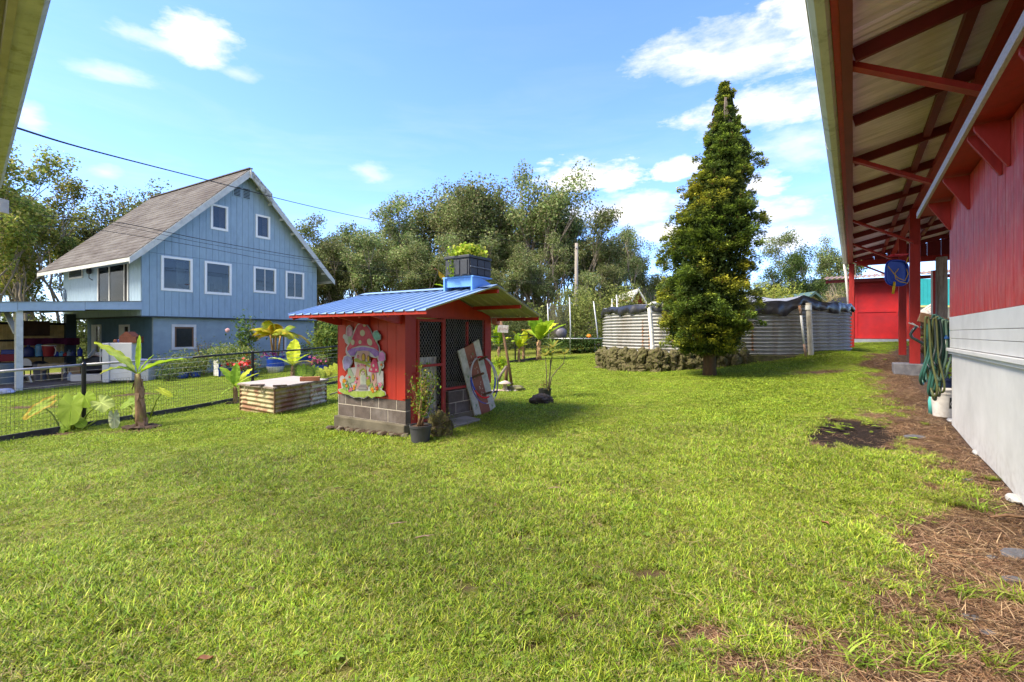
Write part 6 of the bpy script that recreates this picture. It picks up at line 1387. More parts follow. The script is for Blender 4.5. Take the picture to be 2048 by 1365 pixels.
    # teal pot at tank foot
    g = G(1561, 711); t = thing('teal_planter', 'small dark teal bowl planter at the foot of the tank', 'planter', g+Vector((0,-.05,0))); MB().lathe([(.10,0),(.12,.03),(.20,.10),(.21,.14),(.19,.14)], 18).build('bowl', mat('dark_teal', (.01,.06,.06), .4), t, smooth=True, autosm=40); leafball(t, 'foliage', Vector((0,0,.17)), .13, 150, .07, [(.2,.28,.04),(.3,.36,.08)], (1.2,1,.5), 9, aspect=.3)
    # lava rock platform
    T2 = thing('rock_platform', 'low curved mossy lava rock wall holding up the tank', 'rock wall', (0,0,0))
    mk = mat('lava_wall', (.12,.095,.055), .95, .5, 9, 1, 28, col2=(.085,.09,.022), f2=.52, s2=2.6); rr = random.Random(77)
    path = [(1196,722,736,704),(1230,742,742,704),(1270,744,744,704),(1310,745,745,706),(1350,742,742,707),(1390,739,739,708),(1430,735,735,708),(1470,731,731,708),(1505,727,727,707)]
    pts = []
    for i, (px, a, gy, ty) in enumerate(path):
        g = G(px, gy); zt = CZ+(HY-ty)/F*g.y; pts.append((g, min(zt, z0+.05)))
    prot = []
    for k in range(5): V_, F_ = icorock(1, 300+k, 3, .3, (1,.9,.8), 1.6); mb = MB(); mb.add(V_, F_); prot.append(mb)
    cnt = 0; protos = None
    for i in range(len(pts)-1):
        (a, za), (b, zb) = pts[i], pts[i+1]; L_ = (b-a).length; n = max(2, int(L_/.19))
        for j in range(n):
            u = (j+rr.random()*.6)/n; p = a.lerp(b, u); zt = za+(zb-za)*u; h = zt-p.z; lv = max(2, int(h/.15))
            for l in range(lv+1):
                s = rr.uniform(.11,.18); base = prot[rr.randrange(5)]; z = p.z+h*l/lv-.02
                if cnt < 270:
                    if protos is None: protos = [x.build('lava_stone', mk, T2) for x in prot]; [setattr(o, 'location', (*pts[k][0].xy, pts[k][0].z)) for k, o in enumerate(protos)]; [setattr(o, 'scale', (.13,.13,.1)) for o in protos]
                    share(protos[rr.randrange(5)], 'lava_stone', T2, (p.x+rr.uniform(-.04,.04), p.y+rr.uniform(0,.10), z), (rr.uniform(0,6), rr.uniform(0,6), rr.uniform(0,6)), (s*1.2, s, s*.85)); cnt += 1
    # back fill of the platform
    mb = MB(); top_ = [Vector((g.x, g.y+.10, z-.06)) for g, z in pts]; bot = [Vector((g.x, g.y+.12, g.z-.3)) for g, z in pts]; bk = [Vector((C.x+(g.x-C.x)*.72, C.y+(g.y-C.y)*.72, z0-.02)) for g, z in pts]
    k = len(pts); mb.add(top_+bot+bk, [(i, i+1, k+i+1, k+i) for i in range(k-1)]+[(i+1, i, 2*k+i, 2*k+i+1) for i in range(k-1)]); mb.build('earth_fill', mk, T2)
    mb = MB(); mb.lathe([(Rr+.25,-.6),(Rr+.22,-.02),(Rr-.1,.0)], 48, o=(C.x, C.y, z0), cap0=False); mb.build('base_ring', mk, T2)
    r = np.random.default_rng(8); Pn = []
    for g, z in pts:
        Pn.append(np.array([g.x, g.y+.1, 0])+r.normal(0,1,(150,3))*np.array([.22,.10,0])+np.stack([0*r.random(150), 0*r.random(150), r.uniform(g.z, z+.03, 150)], -1))
    V, Fc, C_ = leafquads(np.concatenate(Pn), .04, [(.10,.12,.02),(.17,.19,.04),(.06,.05,.02)], r); o = npmesh('moss', V, Fc, M_leaf, col=C_, parent=T2); o['kind'] = 'stuff'
tank()

# ---------------------------------------------------------------- conifer
M_con = mat('conifer_spray', (.1,.15,.03), .6, .2, 4, 0, attr=True, trans=.26, spec=.15)
def conifer():
    g = G(1419, 752); Y = g.y; s = Y/F
    t = thing('conifer', 'tall dense golden green conifer with ragged narrowing top and short bare trunk', 'tree', g)
    prof = [(163,1447,1452),(185,1434,1465),(210,1431,1470),(235,1422,1474),(262,1412,1484),(290,1403,1500),(300,1400,1512),(330,1394,1512),(350,1386,1503),(390,1366,1500),(430,1342,1522),(470,1330,1516),(500,1322,1518),(540,1326,1508),(570,1319,1500),(610,1312,1508),(650,1316,1508),(680,1328,1498),(700,1350,1482),(716,1385,1452)]
    ys = np.array([p[0] for p in prof]); zs = (HY-ys)*s+CZ-g.z; xl = (np.array([p[1] for p in prof])-1419)*s; xr = (np.array([p[2] for p in prof])-1419)*s
    zs, xl, xr = zs[::-1], xl[::-1]*1.0, xr[::-1]*1.0
    r = np.random.default_rng(19); nc = 1150; zc = zs[0]+.1+(zs[-1]-zs[0]-.15)*r.random(nc*6)
    rad_ = lambda z: (np.interp(z, zs, xr)-np.interp(z, zs, xl))/2*.92; cx_ = lambda z: (np.interp(z, zs, xr)+np.interp(z, zs, xl))/2
    zc = zc[r.random(len(zc)) < (rad_(zc)/rad_(zs).max())**.9*.95+.08][:nc]; nc = len(zc); ac = r.uniform(0, 6.283, nc)
    lump = np.array([mnoise.noise(Vector((math.cos(q)*1.9, math.sin(q)*1.9, w*1.3))) for q, w in zip(ac, zc)])
    uc = np.where(r.random(nc) < .72, r.uniform(.74,.93,nc), r.uniform(.2,.7,nc)); uc = np.where(r.random(nc) < .13, r.uniform(1.0,1.17,nc), uc); rc = np.maximum(.03, rad_(zc)*uc*(1+.34*lump)-.10)
    CC = np.stack([cx_(zc)+rc*np.cos(ac), rc*np.sin(ac), zc], -1); so_c = r.uniform(.6,1.25,nc)*(.45+.55*np.clip(rad_(zc)/1.0,0,1)); goldc = np.clip(.42+1.3*np.array([mnoise.noise(Vector(p)*.9+Vector((5,0,0))) for p in CC])+r.normal(0,.16,nc), 0, 1)
    k = 135; out = np.stack([np.cos(ac), np.sin(ac), .12+0*ac], -1); out /= np.linalg.norm(out, axis=1, keepdims=True)
    Q = np.repeat(CC, k, 0); O = np.repeat(out, k, 0); so_ = np.repeat(so_c, k)[:, None]; T_ = np.stack([-O[:,1], O[:,0], 0*O[:,0]], -1)
    al = r.random((len(Q),1))**.7; lat = r.normal(0,1,(len(Q),1))*.13*(1.15-al*.7); vz = r.normal(0,1,(len(Q),1))*.055
    Q = Q+so_*(O*(al*.34-.14)+T_*lat)+np.concatenate([0*vz,0*vz,so_*(vz+.05*np.sin(al*3.1)-.05*al)], 1)
    d = O+T_*np.sign(lat)*.6+r.normal(0,.45,Q.shape)+np.array([0,0,.15]); d /= np.linalg.norm(d, axis=1, keepdims=True)
    side = np.cross(d, np.array([0,0,1.0])+r.normal(0,.55,d.shape)); side /= np.linalg.norm(side, axis=1, keepdims=True); le = r.uniform(.028,.062,(len(Q),1)); wd = le*r.uniform(.5,.85,(len(Q),1))
    V = np.stack([Q-d*le*.5, Q+side*wd*.5, Q+d*le, Q-side*wd*.5], 1).reshape(-1,3); Fc = np.arange(len(Q)*4).reshape(-1,4)
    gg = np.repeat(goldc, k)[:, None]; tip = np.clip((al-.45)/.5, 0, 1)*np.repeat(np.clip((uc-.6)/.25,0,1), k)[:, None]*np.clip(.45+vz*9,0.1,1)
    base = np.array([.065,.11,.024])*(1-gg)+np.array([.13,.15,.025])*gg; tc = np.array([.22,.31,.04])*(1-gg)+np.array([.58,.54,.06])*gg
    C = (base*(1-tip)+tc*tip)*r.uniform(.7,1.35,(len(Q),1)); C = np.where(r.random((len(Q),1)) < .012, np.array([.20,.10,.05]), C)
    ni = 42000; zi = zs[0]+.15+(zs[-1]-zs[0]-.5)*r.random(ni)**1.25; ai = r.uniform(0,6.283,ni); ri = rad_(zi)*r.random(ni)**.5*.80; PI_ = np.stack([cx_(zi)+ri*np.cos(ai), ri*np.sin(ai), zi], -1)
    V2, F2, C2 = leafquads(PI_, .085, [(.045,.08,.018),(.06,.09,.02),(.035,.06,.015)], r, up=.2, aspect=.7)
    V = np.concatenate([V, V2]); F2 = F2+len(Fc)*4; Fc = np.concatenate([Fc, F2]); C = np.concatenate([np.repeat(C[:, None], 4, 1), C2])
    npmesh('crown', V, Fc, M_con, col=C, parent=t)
    top = Vector(((1449-1419)*s, 0, zs[-1]-.3)); mb = MB(); mb.tube([(0,0,-.1),(.0,0,.3),(.02,0,1.2),(.1,0,3.5),top*.75,top], [.20,.165,.16,.11,.06,.02], 12); rr_ = random.Random(4)
    for k_ in range(14): aa = 6.283*k_/14; 
    mb.build('trunk', mat('conifer_bark', (.10,.055,.03), .9, .4, 7, .9, 30, stretch=(3,3,.5), col2=(.06,.05,.02), f2=.55), t, smooth=True)
    mb = MB()
    for k_ in range(60):
        zz = .95+6.2*k_/60; aa = k_*2.4; rad_ = float(np.interp(zz, zs, (xr-xl)/2))*.8; cx_ = float(np.interp(zz, zs, (xr+xl)/2)); mb.tube([(.03*zz*.4,0,zz),(cx_*.5+rad_*.5*math.cos(aa), rad_*.5*math.sin(aa), zz+.05),(cx_+rad_*math.cos(aa), rad_*math.sin(aa), zz+.25)], [.03,.018,.006], 5)
    mb.build('limb', MATS['conifer_bark'], t)
    def cq(px, py): return Vector(((px-1419)*s, -.28, (HY-py)*s+CZ-g.z))
    mb = MB()
    for k_ in range(8): mb.tube([cq(1442+rr_.uniform(-2,2),205), cq(1443+rr_.uniform(-5,5),232), cq(1446+rr_.uniform(-9,12),rr_.uniform(240,262))], [.010,.008,.004], 4)
    mb.build('dead_twigs', mat('bleached_twig', (.22,.18,.15), .9), t)
conifer()

# ---------------------------------------------------------------- woods behind
M_bark = mat('pale_bark', (.24,.20,.16), .9, .3, 5, .5, 20, stretch=(2,2,.5))
M_fol = mat('tree_foliage', (.08,.1,.03), .6, .2, 1, 0, attr=True, trans=.38, hue=.012, spec=.15)
def make_tree(seed, H_, Wd, nst, pal, leaf=.17, nleaf=5200, low=.25, tight=.55):
    r = np.random.default_rng(seed); rr = random.Random(seed); t = thing('tree', 'x', 'tree'); mb = MB(); tips = []
    def grow(p, d, L_, rad, dep):
        pts = [p]; n = 4
        for i in range(n): d = (d+Vector((rr.gauss(0,.13), rr.gauss(0,.13), .06))).normalized(); pts.append(pts[-1]+d*L_/n)
        mb.tube(pts, [rad*(1-.5*i/n) for i in range(n+1)], 5 if dep else 7, cap=False)
        if dep >= 3 or rad < .018: tips.append(pts[-1]); tips.append(pts[-2]); return
        k = 3 if dep < 2 else 2
        for i in range(k):
            a = rr.uniform(0, 6.28); sp = rr.uniform(.22,.55); nd = (d+Vector((math.cos(a)*sp, math.sin(a)*sp, rr.uniform(.2,.6)))).normalized(); st = pts[rr.choice([2,3,4,4])]
            grow(st, nd, L_*rr.uniform(.5,.72), rad*.52, dep+1)
    for k in range(nst):
        a = 6.28*k/nst+rr.random(); lean = rr.uniform(.05,.17)*Wd/H_*3; grow(Vector((math.cos(a)*.15, math.sin(a)*.15, -.2)), Vector((math.cos(a)*lean, math.sin(a)*lean, 1)).normalized(), H_*rr.uniform(.42,.55), .15*H_/12, 0)
    mb.build('trunk', M_bark, t, smooth=True)
    T_ = np.array([tuple(p) for p in tips]); T_ = T_[T_[:,2] > H_*low]
    sc = H_/max(1, T_[:,2].max()+.4)
    per = max(8, nleaf//len(T_)); c = np.repeat(T_, per, 0); off = r.normal(0, 1, c.shape); off /= np.linalg.norm(off, axis=1, keepdims=True); off = off*(r.random((len(off),1))**.45)*np.array([tight,tight,tight*.85])*1.35*H_/12; Pn = c+off
    V, Fc, C = leafquads(Pn, leaf*.98, pal, r, up=.9, aspect=.7)
    cl_ = np.repeat(r.uniform(.75,1.3,(len(T_),1)), per, 0); C = C*cl_[:, None]
    npmesh('crown', V, Fc, M_fol, col=C, parent=t); return t, max(T_[:,2])+.3
PT = [(.135,.195,.06),(.20,.26,.09),(.09,.135,.04),(.30,.34,.16),(.22,.20,.10)]
PY = [(.19,.24,.05),(.28,.31,.06),(.11,.15,.035),(.33,.29,.09)]
PD = [(.04,.08,.02),(.07,.12,.03),(.10,.15,.04)]
def woods():
    var = [make_tree(500+i, 12, w, n, PT, lf, nl, lo, tg) for i, (w, n, lf, nl, lo, tg) in enumerate([(5,3,.17,11000,.28,.62),(4,2,.16,10000,.3,.60),(6,4,.18,12500,.25,.68),(4,3,.16,10000,.3,.58),(5,4,.18,12000,.2,.75)])]
    yel = [make_tree(520+i, 11, 5, 3, PY, .17, 11500, .2, .62) for i in range(2)]
    drk = [make_tree(540+i, 10, 4, 3, PD, .18, 9000, .1, .75) for i in range(1)]
    used = {}
    def place(kind, px, topy, Y, label, group=None, wid=1.0, rz=None):
        lst = {'g': var, 'y': yel, 'd': drk}[kind]; i = int(px*7+Y) % len(lst); proto, top = lst[i]
        x = (px-CX)/F*Y; gnd = gzf(x, Y); h = CZ+(HY-topy)/F*Y-gnd; s = h/top; k = (kind, i)
        if k not in used: used[k] = 1; e = proto; e['label'] = label; e.location = (x, Y, gnd); e.rotation_euler = (0,0,px*1.7)
        else: e = dup(proto, label, (x, Y, gnd), px*1.7 if rz is None else rz)
        e.scale = (s*wid, s*wid, s)
        if group: e['group'] = group
        elif 'group' in e: del e['group']
        return e
    sky_trees = [('y',-14,255,30,'golden green tree cut by the left picture edge'), ('y',52,338,34,'tall golden green tree with open branches above the carport, second from the left edge'), ('y',128,388,37,'golden green tree between the tall leftmost trees and the blue roof'), ('g',250,384,44,'small crowned tree peeping over the back of the blue roof'),
        ('g',186,430,42,'low grey green tree touching the back eave of the blue house'), ('g',628,428,40,'slender open tree just right of the blue gable'), ('g',672,462,42,'thin lower tree between the slender tree and the broad one'), ('g',752,428,42,'broad olive tree left of the highest part of the wood'),
        ('g',832,392,42,'rounded tree rising over the middle of the hen house roof'), ('g',912,380,43,'tree with forked top left of the planter'), ('g',965,345,44,'narrow pointed tree just left of the highest tree'), ('g',1022,332,44,'highest tree of the wood behind the roof planter'),
        ('g',1085,364,44,'broad crowned tree right of the highest tree'), ('g',1124,388,45,'tree at the right shoulder of the tall wood'), ('g',1188,434,44,'slender tree right of the utility pole'), ('g',1240,455,43,'open flat topped tree left of the conifer'),
        ('g',1312,500,46,'low tree peeping out left of the conifer'), ('d',1592,492,42,'dark green dense tree behind the water tank'), ('g',1645,456,50,'tall thin tree beside the red porch gutter'), ('g',1535,545,48,'low hazy tree between the conifer and the dark green tree'), ('g',1683,470,46,'tree half hidden by the porch downspout'), ('d',1558,530,40,'smaller dark green tree left of the dense dark one')]
    for k, px, ty, Y, lab in sky_trees: place(k, px, ty, Y, lab, wid=1.25 if k == 'd' else 1.0)
    ORD = ['first','second','third','fourth','fifth','sixth','seventh','eighth','ninth','tenth','eleventh','twelfth','thirteenth','fourteenth','fifteenth','sixteenth','seventeenth','eighteenth','nineteenth','twentieth']
    r = random.Random(21)
    for i, px in enumerate(range(640, 1340, 38)): place('g', px+r.uniform(-12,12), 500+r.uniform(-35,45)+max(0,(px-1150)*.3), 38+r.uniform(-2,2), '%s tree from the blue gable in the low front row of the wood' % ORD[i], 'front row trees of the wood', 1.15)
    for i, px in enumerate(range(20, 640, 75)): place('y' if px < 220 else 'g', px+r.uniform(-15,15), 470+r.uniform(-30,40), 41+r.uniform(-2,2), '%s olive tree from the left edge in the shade behind the blue house' % ORD[i], 'trees behind the blue house', 1.3)
    for i, px in enumerate((610, 650, 700, 735, 790, 850, 880, 935, 985, 1050, 1100, 1150, 1165, 1210, 1270)): place('g', px+r.uniform(-8,8), (395 if 820 < px < 1130 else 455)+r.uniform(-10,40), 47+r.uniform(-2,3), '%s tree from the left deep in the wood between nearer crowns' % ORD[i], 'rear trees of the wood', 1.1)
    for i, px in enumerate((1500, 1540, 1590, 1630, 1670, 1700, 1760, 1830, 1880, 1930)): place('g', px, 570+r.uniform(-12,12), 52, '%s low distant tree from the conifer beyond the water tank' % ORD[i], 'distant trees behind the tank', 1.5)
    for o in [x for x in list(S.collection.objects) if x.get('label') == 'x']:
        for c in [x for x in list(S.collection.objects) if x.parent is o]: bpy.data.objects.remove(c)
        bpy.data.objects.remove(o)
    # undergrowth mass at the foot of the wood
    rg = np.random.default_rng(40); n = 46000; px = rg.uniform(-420, 1950, n); Y = rg.uniform(33, 39, n)
    x = (px-CX)/F*Y; hgt = (1.9+1.6*(x < -10))+1.3*fnoise(x, Y, .5, 61)+.5*fnoise(x, Y, 2, 62); z = gz(x, Y)+np.clip(hgt, .4, 5)*rg.random(n)**.6
    keep = ~((x < -12) & (Y < 37) & (x > -27)); Pn = np.stack([x, Y, z], -1)[keep]
    V, Fc, C = leafquads(Pn, .24, [(.09,.12,.035),(.15,.18,.055),(.20,.22,.07),(.06,.08,.03)], rg, up=.5, aspect=.6); tag(npmesh('undergrowth', V, Fc, M_fol, col=C), 'dense shrubs filling the foot of the wood', kind='stuff')
    mb = MB(); 
    mb = MB(); mb.sheet(lambda u, v: Vector((-40+95*u, 62+3*math.sin(u*40), gzf(-40+95*u, 62)-1+v*(6.5+1.2*math.sin(u*23)+.8*math.sin(u*61)+.5*math.sin(u*140)))), 200, 1, th=(0,3,0)); tag(mb.build('far_wood', mat('far_wood', (.05,.06,.025), .95, .5, 1.5, 1, 3), None), 'dark mass of far woods behind the nearer trees', kind='stuff')
woods()
def shrub(name, label, base, rad, h, n, size, pal, parts=True, seed=1, squash=None, aspect=.5, group=None, stems=6, dz=.0):
    t = thing(name, label, 'shrub', base, group=group); r = np.random.default_rng(seed); mb = MB(); tips = []
    for k in range(stems):
        a = 6.28*k/stems+r.random(); e = Vector((math.cos(a)*rad*.6, math.sin(a)*rad*.5, h*r.uniform(.6,.95))); mb.tube([(0,0,0), e*.5+Vector((0,0,.05)), e], [.02,.014,.006], 5)
    mb.build('stems', M_wood, t)
    k = 14; cc = r.normal(0, 1, (k, 3)); cc /= np.linalg.norm(cc, axis=1, keepdims=True); cc = cc*np.array([rad*.62, rad*.55, h*.33])*r.uniform(.5,1,(k,1))+np.array([0,0,h*.52+dz]); Pn = np.repeat(cc, n//k, 0)+r.normal(0,1,(n//k*k,3))*np.array([rad*.27,rad*.27,h*.15]); Pn[:,2] = np.abs(Pn[:,2])
    V, Fc, C = leafquads(Pn, size, pal, r, aspect=aspect); npmesh('foliage', V, Fc, M_leaf, col=C, parent=t); return t

# ---------------------------------------------------------------- big leaved plants
def bananaleaf(par, c0, az, el, L_, wd, col, droop=.5, torn=.0, nseg=14, fold=.22, tipc=None, twist=0, stalk=.12):
    mb = MB(); d = Vector((math.cos(az), math.sin(az), 0)); rr = random.Random(int(az*1000+L_*777)); pts = []; cv = rr.uniform(.85,1.15)
    def C_(u): return c0+d*(L_*(u*math.cos(el)+.0*u))+Vector((0,0,L_*(u*math.sin(el)-droop*u*u*.55)))
    sd = Vector((-math.sin(az), math.cos(az), 0)); sd = (Matrix.Rotation(twist, 3, C_(.5)-C_(0)) @ sd) if twist else sd
    for i in range(nseg+1):
        u = i/nseg; p = C_(u); tan = (C_(min(1,u+.02))-C_(max(0,u-.02))).normalized(); nrm = sd.cross(tan)*-1
        if nrm.z < 0 and not twist: nrm = -nrm
        us = max(0, (u-stalk)/(1-stalk)); w = wd*(math.sin(math.pi*us**.75)**.6 if 0 < us < 1 else 0)+.006
        for j in (-2,-1,0,1,2):
            ww = w*abs(j)/2*(1+(rr.uniform(-.22,.05) if torn and abs(j) == 2 and i % 2 else 0)); pts.append(p+sd*(ww*(1 if j > 0 else -1))+nrm*(fold*ww*(1 if abs(j) == 1 else .8)+.012*wd/.1*math.sin(i*2.1+j)*(abs(j) == 2)))
    for i in range(nseg):
        for j in range(4):
            u = i/nseg; c = col
            if tipc is not None:
                f = max(0, (u-.45)/.55)*(1.0)+(.35 if j in (0,3) else 0); f = min(1, f); c = tuple(a*(1-f)+b*f for a, b in zip(col, tipc))
            v = cv*rr.uniform(.9,1.1)*(1.0 if j in (0,3) else 1.08)
            a = 5*i+j; mb.add([pts[a], pts[a+1], pts[a+6], pts[a+5]], [(0,1,2,3)], 0, tuple(q*v for q in c))
    st = MB(); 
    mb.tube([C_(u/6*.95)-Vector((0,0,.006)) for u in range(7)], [.012*(1-.12*q)*max(.5,L_) for q in range(7)], 5, c=tuple(min(.6, q*1.35) for q in col))
    return mb.build('leaf', M_leaf, par, smooth=True)
M_pseudo = mat('banana_trunk', (.20,.12,.065), .85, .4, 8, .6, 30, stretch=(3,3,.7), col2=(.32,.30,.10), f2=.6, s2=3)
def banana(base, h, r0, leaves, label, lean=(0,0), mulch=.3, group=None, seed=1):
    t = thing('banana_plant', label, 'banana plant', base, group=group); top = Vector((lean[0], lean[1], h)); mb = MB(); mb.tube([Vector((0,0,-.05)), top*.3, top*.7, top], [r0*1.15, r0, r0*.8, r0*.55], 12)
    mb.build('trunk', M_pseudo, t, smooth=True); rr = random.Random(seed); mb = MB()
    for k in range(16):
        u = rr.random(); a = rr.uniform(0, 6.28); c = top*u; w = r0*rr.uniform(.4,.8); e = Vector((math.cos(a), math.sin(a), 0)); s = Vector((-e.y, e.x, 0)); rr0 = r0*(1.05-.35*u); mb.add([c+e*rr0-s*w, c+e*rr0+s*w, c+e*(rr0+.02)+s*w*.6-Vector((0,0,.13)), c+e*(rr0+.035)-s*w*.3-Vector((0,0,.16))], [(0,1,2,3)])
    mb.build('dry_sheath', mat('dry_sheath', (.33,.20,.12), .9, .4), t)
    for (az, el, L_, w, col, dr, torn, tipc) in leaves: bananaleaf(t, top, R(az), R(el), L_, w, col, dr, torn, tipc=tipc)
    if mulch:
        for k in range(10): V_, F_ = icorock(mulch*.22, int(base.x*10)%50+k, 1, .4, (1.3,1,.5)); a = k*.63; mb = MB(); p = Vector((math.cos(a)*mulch*.6, math.sin(a)*mulch*.35, .015)); mb.add([Vector(v)+p for v in V_], F_); mb.build('mulch_clod', M_soil, t)
    return t
LG = (.30,.45,.035); LY = (.46,.52,.035); LD = (.16,.29,.025); LP = (.38,.48,.09); BR = (.38,.20,.05)
def heartleaf(par, c, size, tip, nrm, col, stalk_from=None, edge=None, ruffle=.03, asp=.85):
    tip = Vector(tip).normalized(); nrm = Vector(nrm).normalized(); sd = nrm.cross(tip).normalized(); nrm = tip.cross(sd).normalized(); 
    if nrm.dot(Vector((0,-1,.6))) < 0: pass
    N = 48; V_ = [c]; mb = MB(); rings = (.35,.7,1.0)
    def out(th):     # th 0 = tip
        r = (.62+.38*math.cos(th)**2*(1 if math.cos(th) > 0 else .55))
        if abs(abs(th)-math.pi) < .42: r *= .35+.65*abs(abs(th)-math.pi)/.42
        return r
    pts = []
    for q in rings:
        for i in range(N):
            th = -math.pi+2*math.pi*i/N; r = out(th)*q*size; x = math.sin(th)*r*asp*1.15; y = math.cos(th)*r; z = ruffle*size*math.sin(th*7+q*2)*q*q-.10*size*(y/size)**2+.10*abs(x); pts.append(c+sd*x+tip*y+nrm*z)
    allv = [c]+pts; f = []
    def shade_(i, q):
        th = -math.pi+2*math.pi*(i+.5)/N; v = 1.14 if (i % 6 in (0,)) else 1.0; cc = tuple(a*v for a in col)
        if edge is not None and q == 2: cc = tuple(a*.35+b*.65 for a, b in zip(cc, edge))
        return cc
    for i in range(N):
        i2 = (i+1) % N; mb.add([c, pts[i], pts[i2]], [(0,1,2)], 0, shade_(i, 0))
        for q in range(2): mb.add([pts[q*N+i], pts[(q+1)*N+i], pts[(q+1)*N+i2], pts[q*N+i2]], [(0,1,2,3)], 0, shade_(i, q+1))
    mb.tube([c-tip*size*.1-nrm*.004, c+tip*size*.5-nrm*.0, c+tip*size*.95], [.008,.005,.002], 4, c=tuple(min(.7,a*1.6) for a in col))
    o = mb.build('leaf', M_leaf, par, smooth=False)
    if stalk_from is not None:
        s = Vector(stalk_from); m_ = (s+c)/2+Vector((0,0,.08)); mb = MB(); mb.tube([s, s.lerp(m_, .6), m_, m_.lerp(c,.6), c], [.018,.015,.012,.010,.007], 6, c=(.30,.38,.08)); mb.build('stalk', M_leaf, par, smooth=True)
def plants():
    # taro clump left
    g = G(140, 862); t = thing('taro_plant', 'taro plant with a huge veined heart leaf in front of the left fence', 'taro plant', g)
    def q(px, py, dy=0): return P(px, py, g.y+dy)-g
    k = g.y/F
    heartleaf(t, q(143,812,-.15), 38*k, (.05,-.25,-1), (-.1,-1,.35), (.27,.38,.05), q(138,862), asp=.95)
    heartleaf(t, q(172,797,.1), 24*k, (.5,-.3,-.5), (.15,-.6,.8), (.27,.40,.03), q(146,862)); heartleaf(t, q(148,798,.15), 20*k, (-.6,.1,-.2), (0,-.6,.9), (.22,.34,.03), q(143,862))
    heartleaf(t, q(84,812,0), 46*k, (-1,-.1,-.62), (.3,-.75,.7), (.27,.36,.06), q(122,858), edge=(.48,.26,.04), asp=.40)
    heartleaf(t, q(203,806,-.05), 27*k, (.9,-.3,-.35), (0,-.7,.7), (.34,.42,.12), q(152,862), ruffle=.12)
    heartleaf(t, q(228,836,-.1), 22*k, (.25,-.2,-1), (.7,-.7,.2), (.50,.54,.30), q(160,862), asp=.55, ruffle=.1)
    heartleaf(t, q(122,862,-.12), 15*k, (-.3,-.3,-1), (0,-1,.5), (.20,.34,.04), q(138,866)); heartleaf(t, q(160,845,-.1), 16*k, (.8,-.3,-.4), (0,-.7,.7), (.25,.36,.04), q(142,864)); heartleaf(t, q(130,850,-.1), 13*k, (.8,-.3,-.8), (0,-.7,.7), (.22,.34,.04), q(140,864))
    for kk in range(12): strapleaf(t, q(140+random.Random(kk).uniform(-14,16),868), kk*1.3, R(55), .35, .014, (.22,.32,.04), .4, 'shoot')
    # banana with dry trunk
    g = G(284, 856); k = g.y/F; b = banana(g, (856-748)*k, .085, [(180,45,1.15,.15,LP,.35,0,LY),(2,32,1.05,.14,LG,.5,.0,None),(88,86,.75,.05,LG,.05,0,None),(200,38,.72,.14,LD,1.1,.6,(.35,.36,.08)),(30,60,.5,.07,LG,.3,0,None)], 'banana plant with dry peeling trunk and two long spread leaves by the left fence', (-.10,.02), .42)
    t = thing('taro_plant', 'small taro with pale spotted leaves at the foot of the dry trunk banana', 'taro plant', G(268,850)); g = t.location
    def q(px, py, dy=0): return P(px, py, g.y+dy)-g
    heartleaf(t, q(272,800,-.1), 20*k, (.8,-.3,-.5), (0,-.6,.8), (.24,.38,.06), q(278,850), asp=.7); heartleaf(t, q(256,808,-.1), 16*k, (-.8,-.3,-.5), (0,-.6,.8), (.24,.36,.05), q(276,850)); heartleaf(t, q(276,822,-.15), 17*k, (.2,-.3,-1), (0,-1,.3), (.33,.44,.07), q(274,852), edge=(.5,.52,.2))
    heartleaf(t, q(326,783,-.0), 24*k, (1,-.2,-.45), (0,-.6,.8), (.38,.44,.04), q(300,835), asp=.35); heartleaf(t, q(290,835,-.1), 12*k, (.6,-.2,-.6), (0,-.6,.8), (.24,.36,.05), q(282,852))
    # young banana beside the box
    g = G(472, 808); banana(g, .42, .055, [(165,58,.85,.13,LG,.55,0,None),(100,78,.62,.11,LD,.1,0,None),(10,40,.72,.10,LP,.35,0,LY),(340,30,.55,.12,LG,.5,0,None),(215,-15,.34,.11,(.24,.36,.04),.8,0,None),(60,50,.7,.12,LY,.3,0,None)], 'young banana plant at the left end of the corrugated box', (-.03,0), .3)
    g = G(584, 768); banana(g, .62, .07, [(100,72,1.05,.24,LY,.15,.4,None),(190,38,1.0,.12,LP,.65,.0,None),(5,48,.85,.12,LG,.5,.6,LY),(340,32,1.05,.11,(.34,.36,.08),.8,.6,BR),(255,60,.5,.12,LY,.9,0,None)], 'banana plant with broad yellow green leaf behind the corrugated box', (.02,0), .35)
    g = G(622, 765); t = thing('taro_plant', 'low taro leaves behind the right end of the corrugated box', 'taro plant', g)
    def q(px, py, dy=0): return P(px, py, g.y+dy)-g
    k = g.y/F
    for (px, py, s, tx, c) in ((603,738,11,.2,(.22,.36,.04)),(614,742,12,.6,(.27,.38,.05)),(628,740,11,-.3,(.22,.34,.04)),(640,744,9,.8,(.33,.40,.05)),(596,748,9,-.6,(.2,.32,.04)),(650,742,10,.7,(.4,.42,.05)),(668,736,11,.6,(.38,.44,.04)),(662,745,10,-.6,(.4,.42,.08))): heartleaf(t, q(px,py,random.Random(px).uniform(-.1,.2)), s*k*1.3, (tx,-.3,-.7), (0,-.8,.6), c, q((px+622)/2,764))
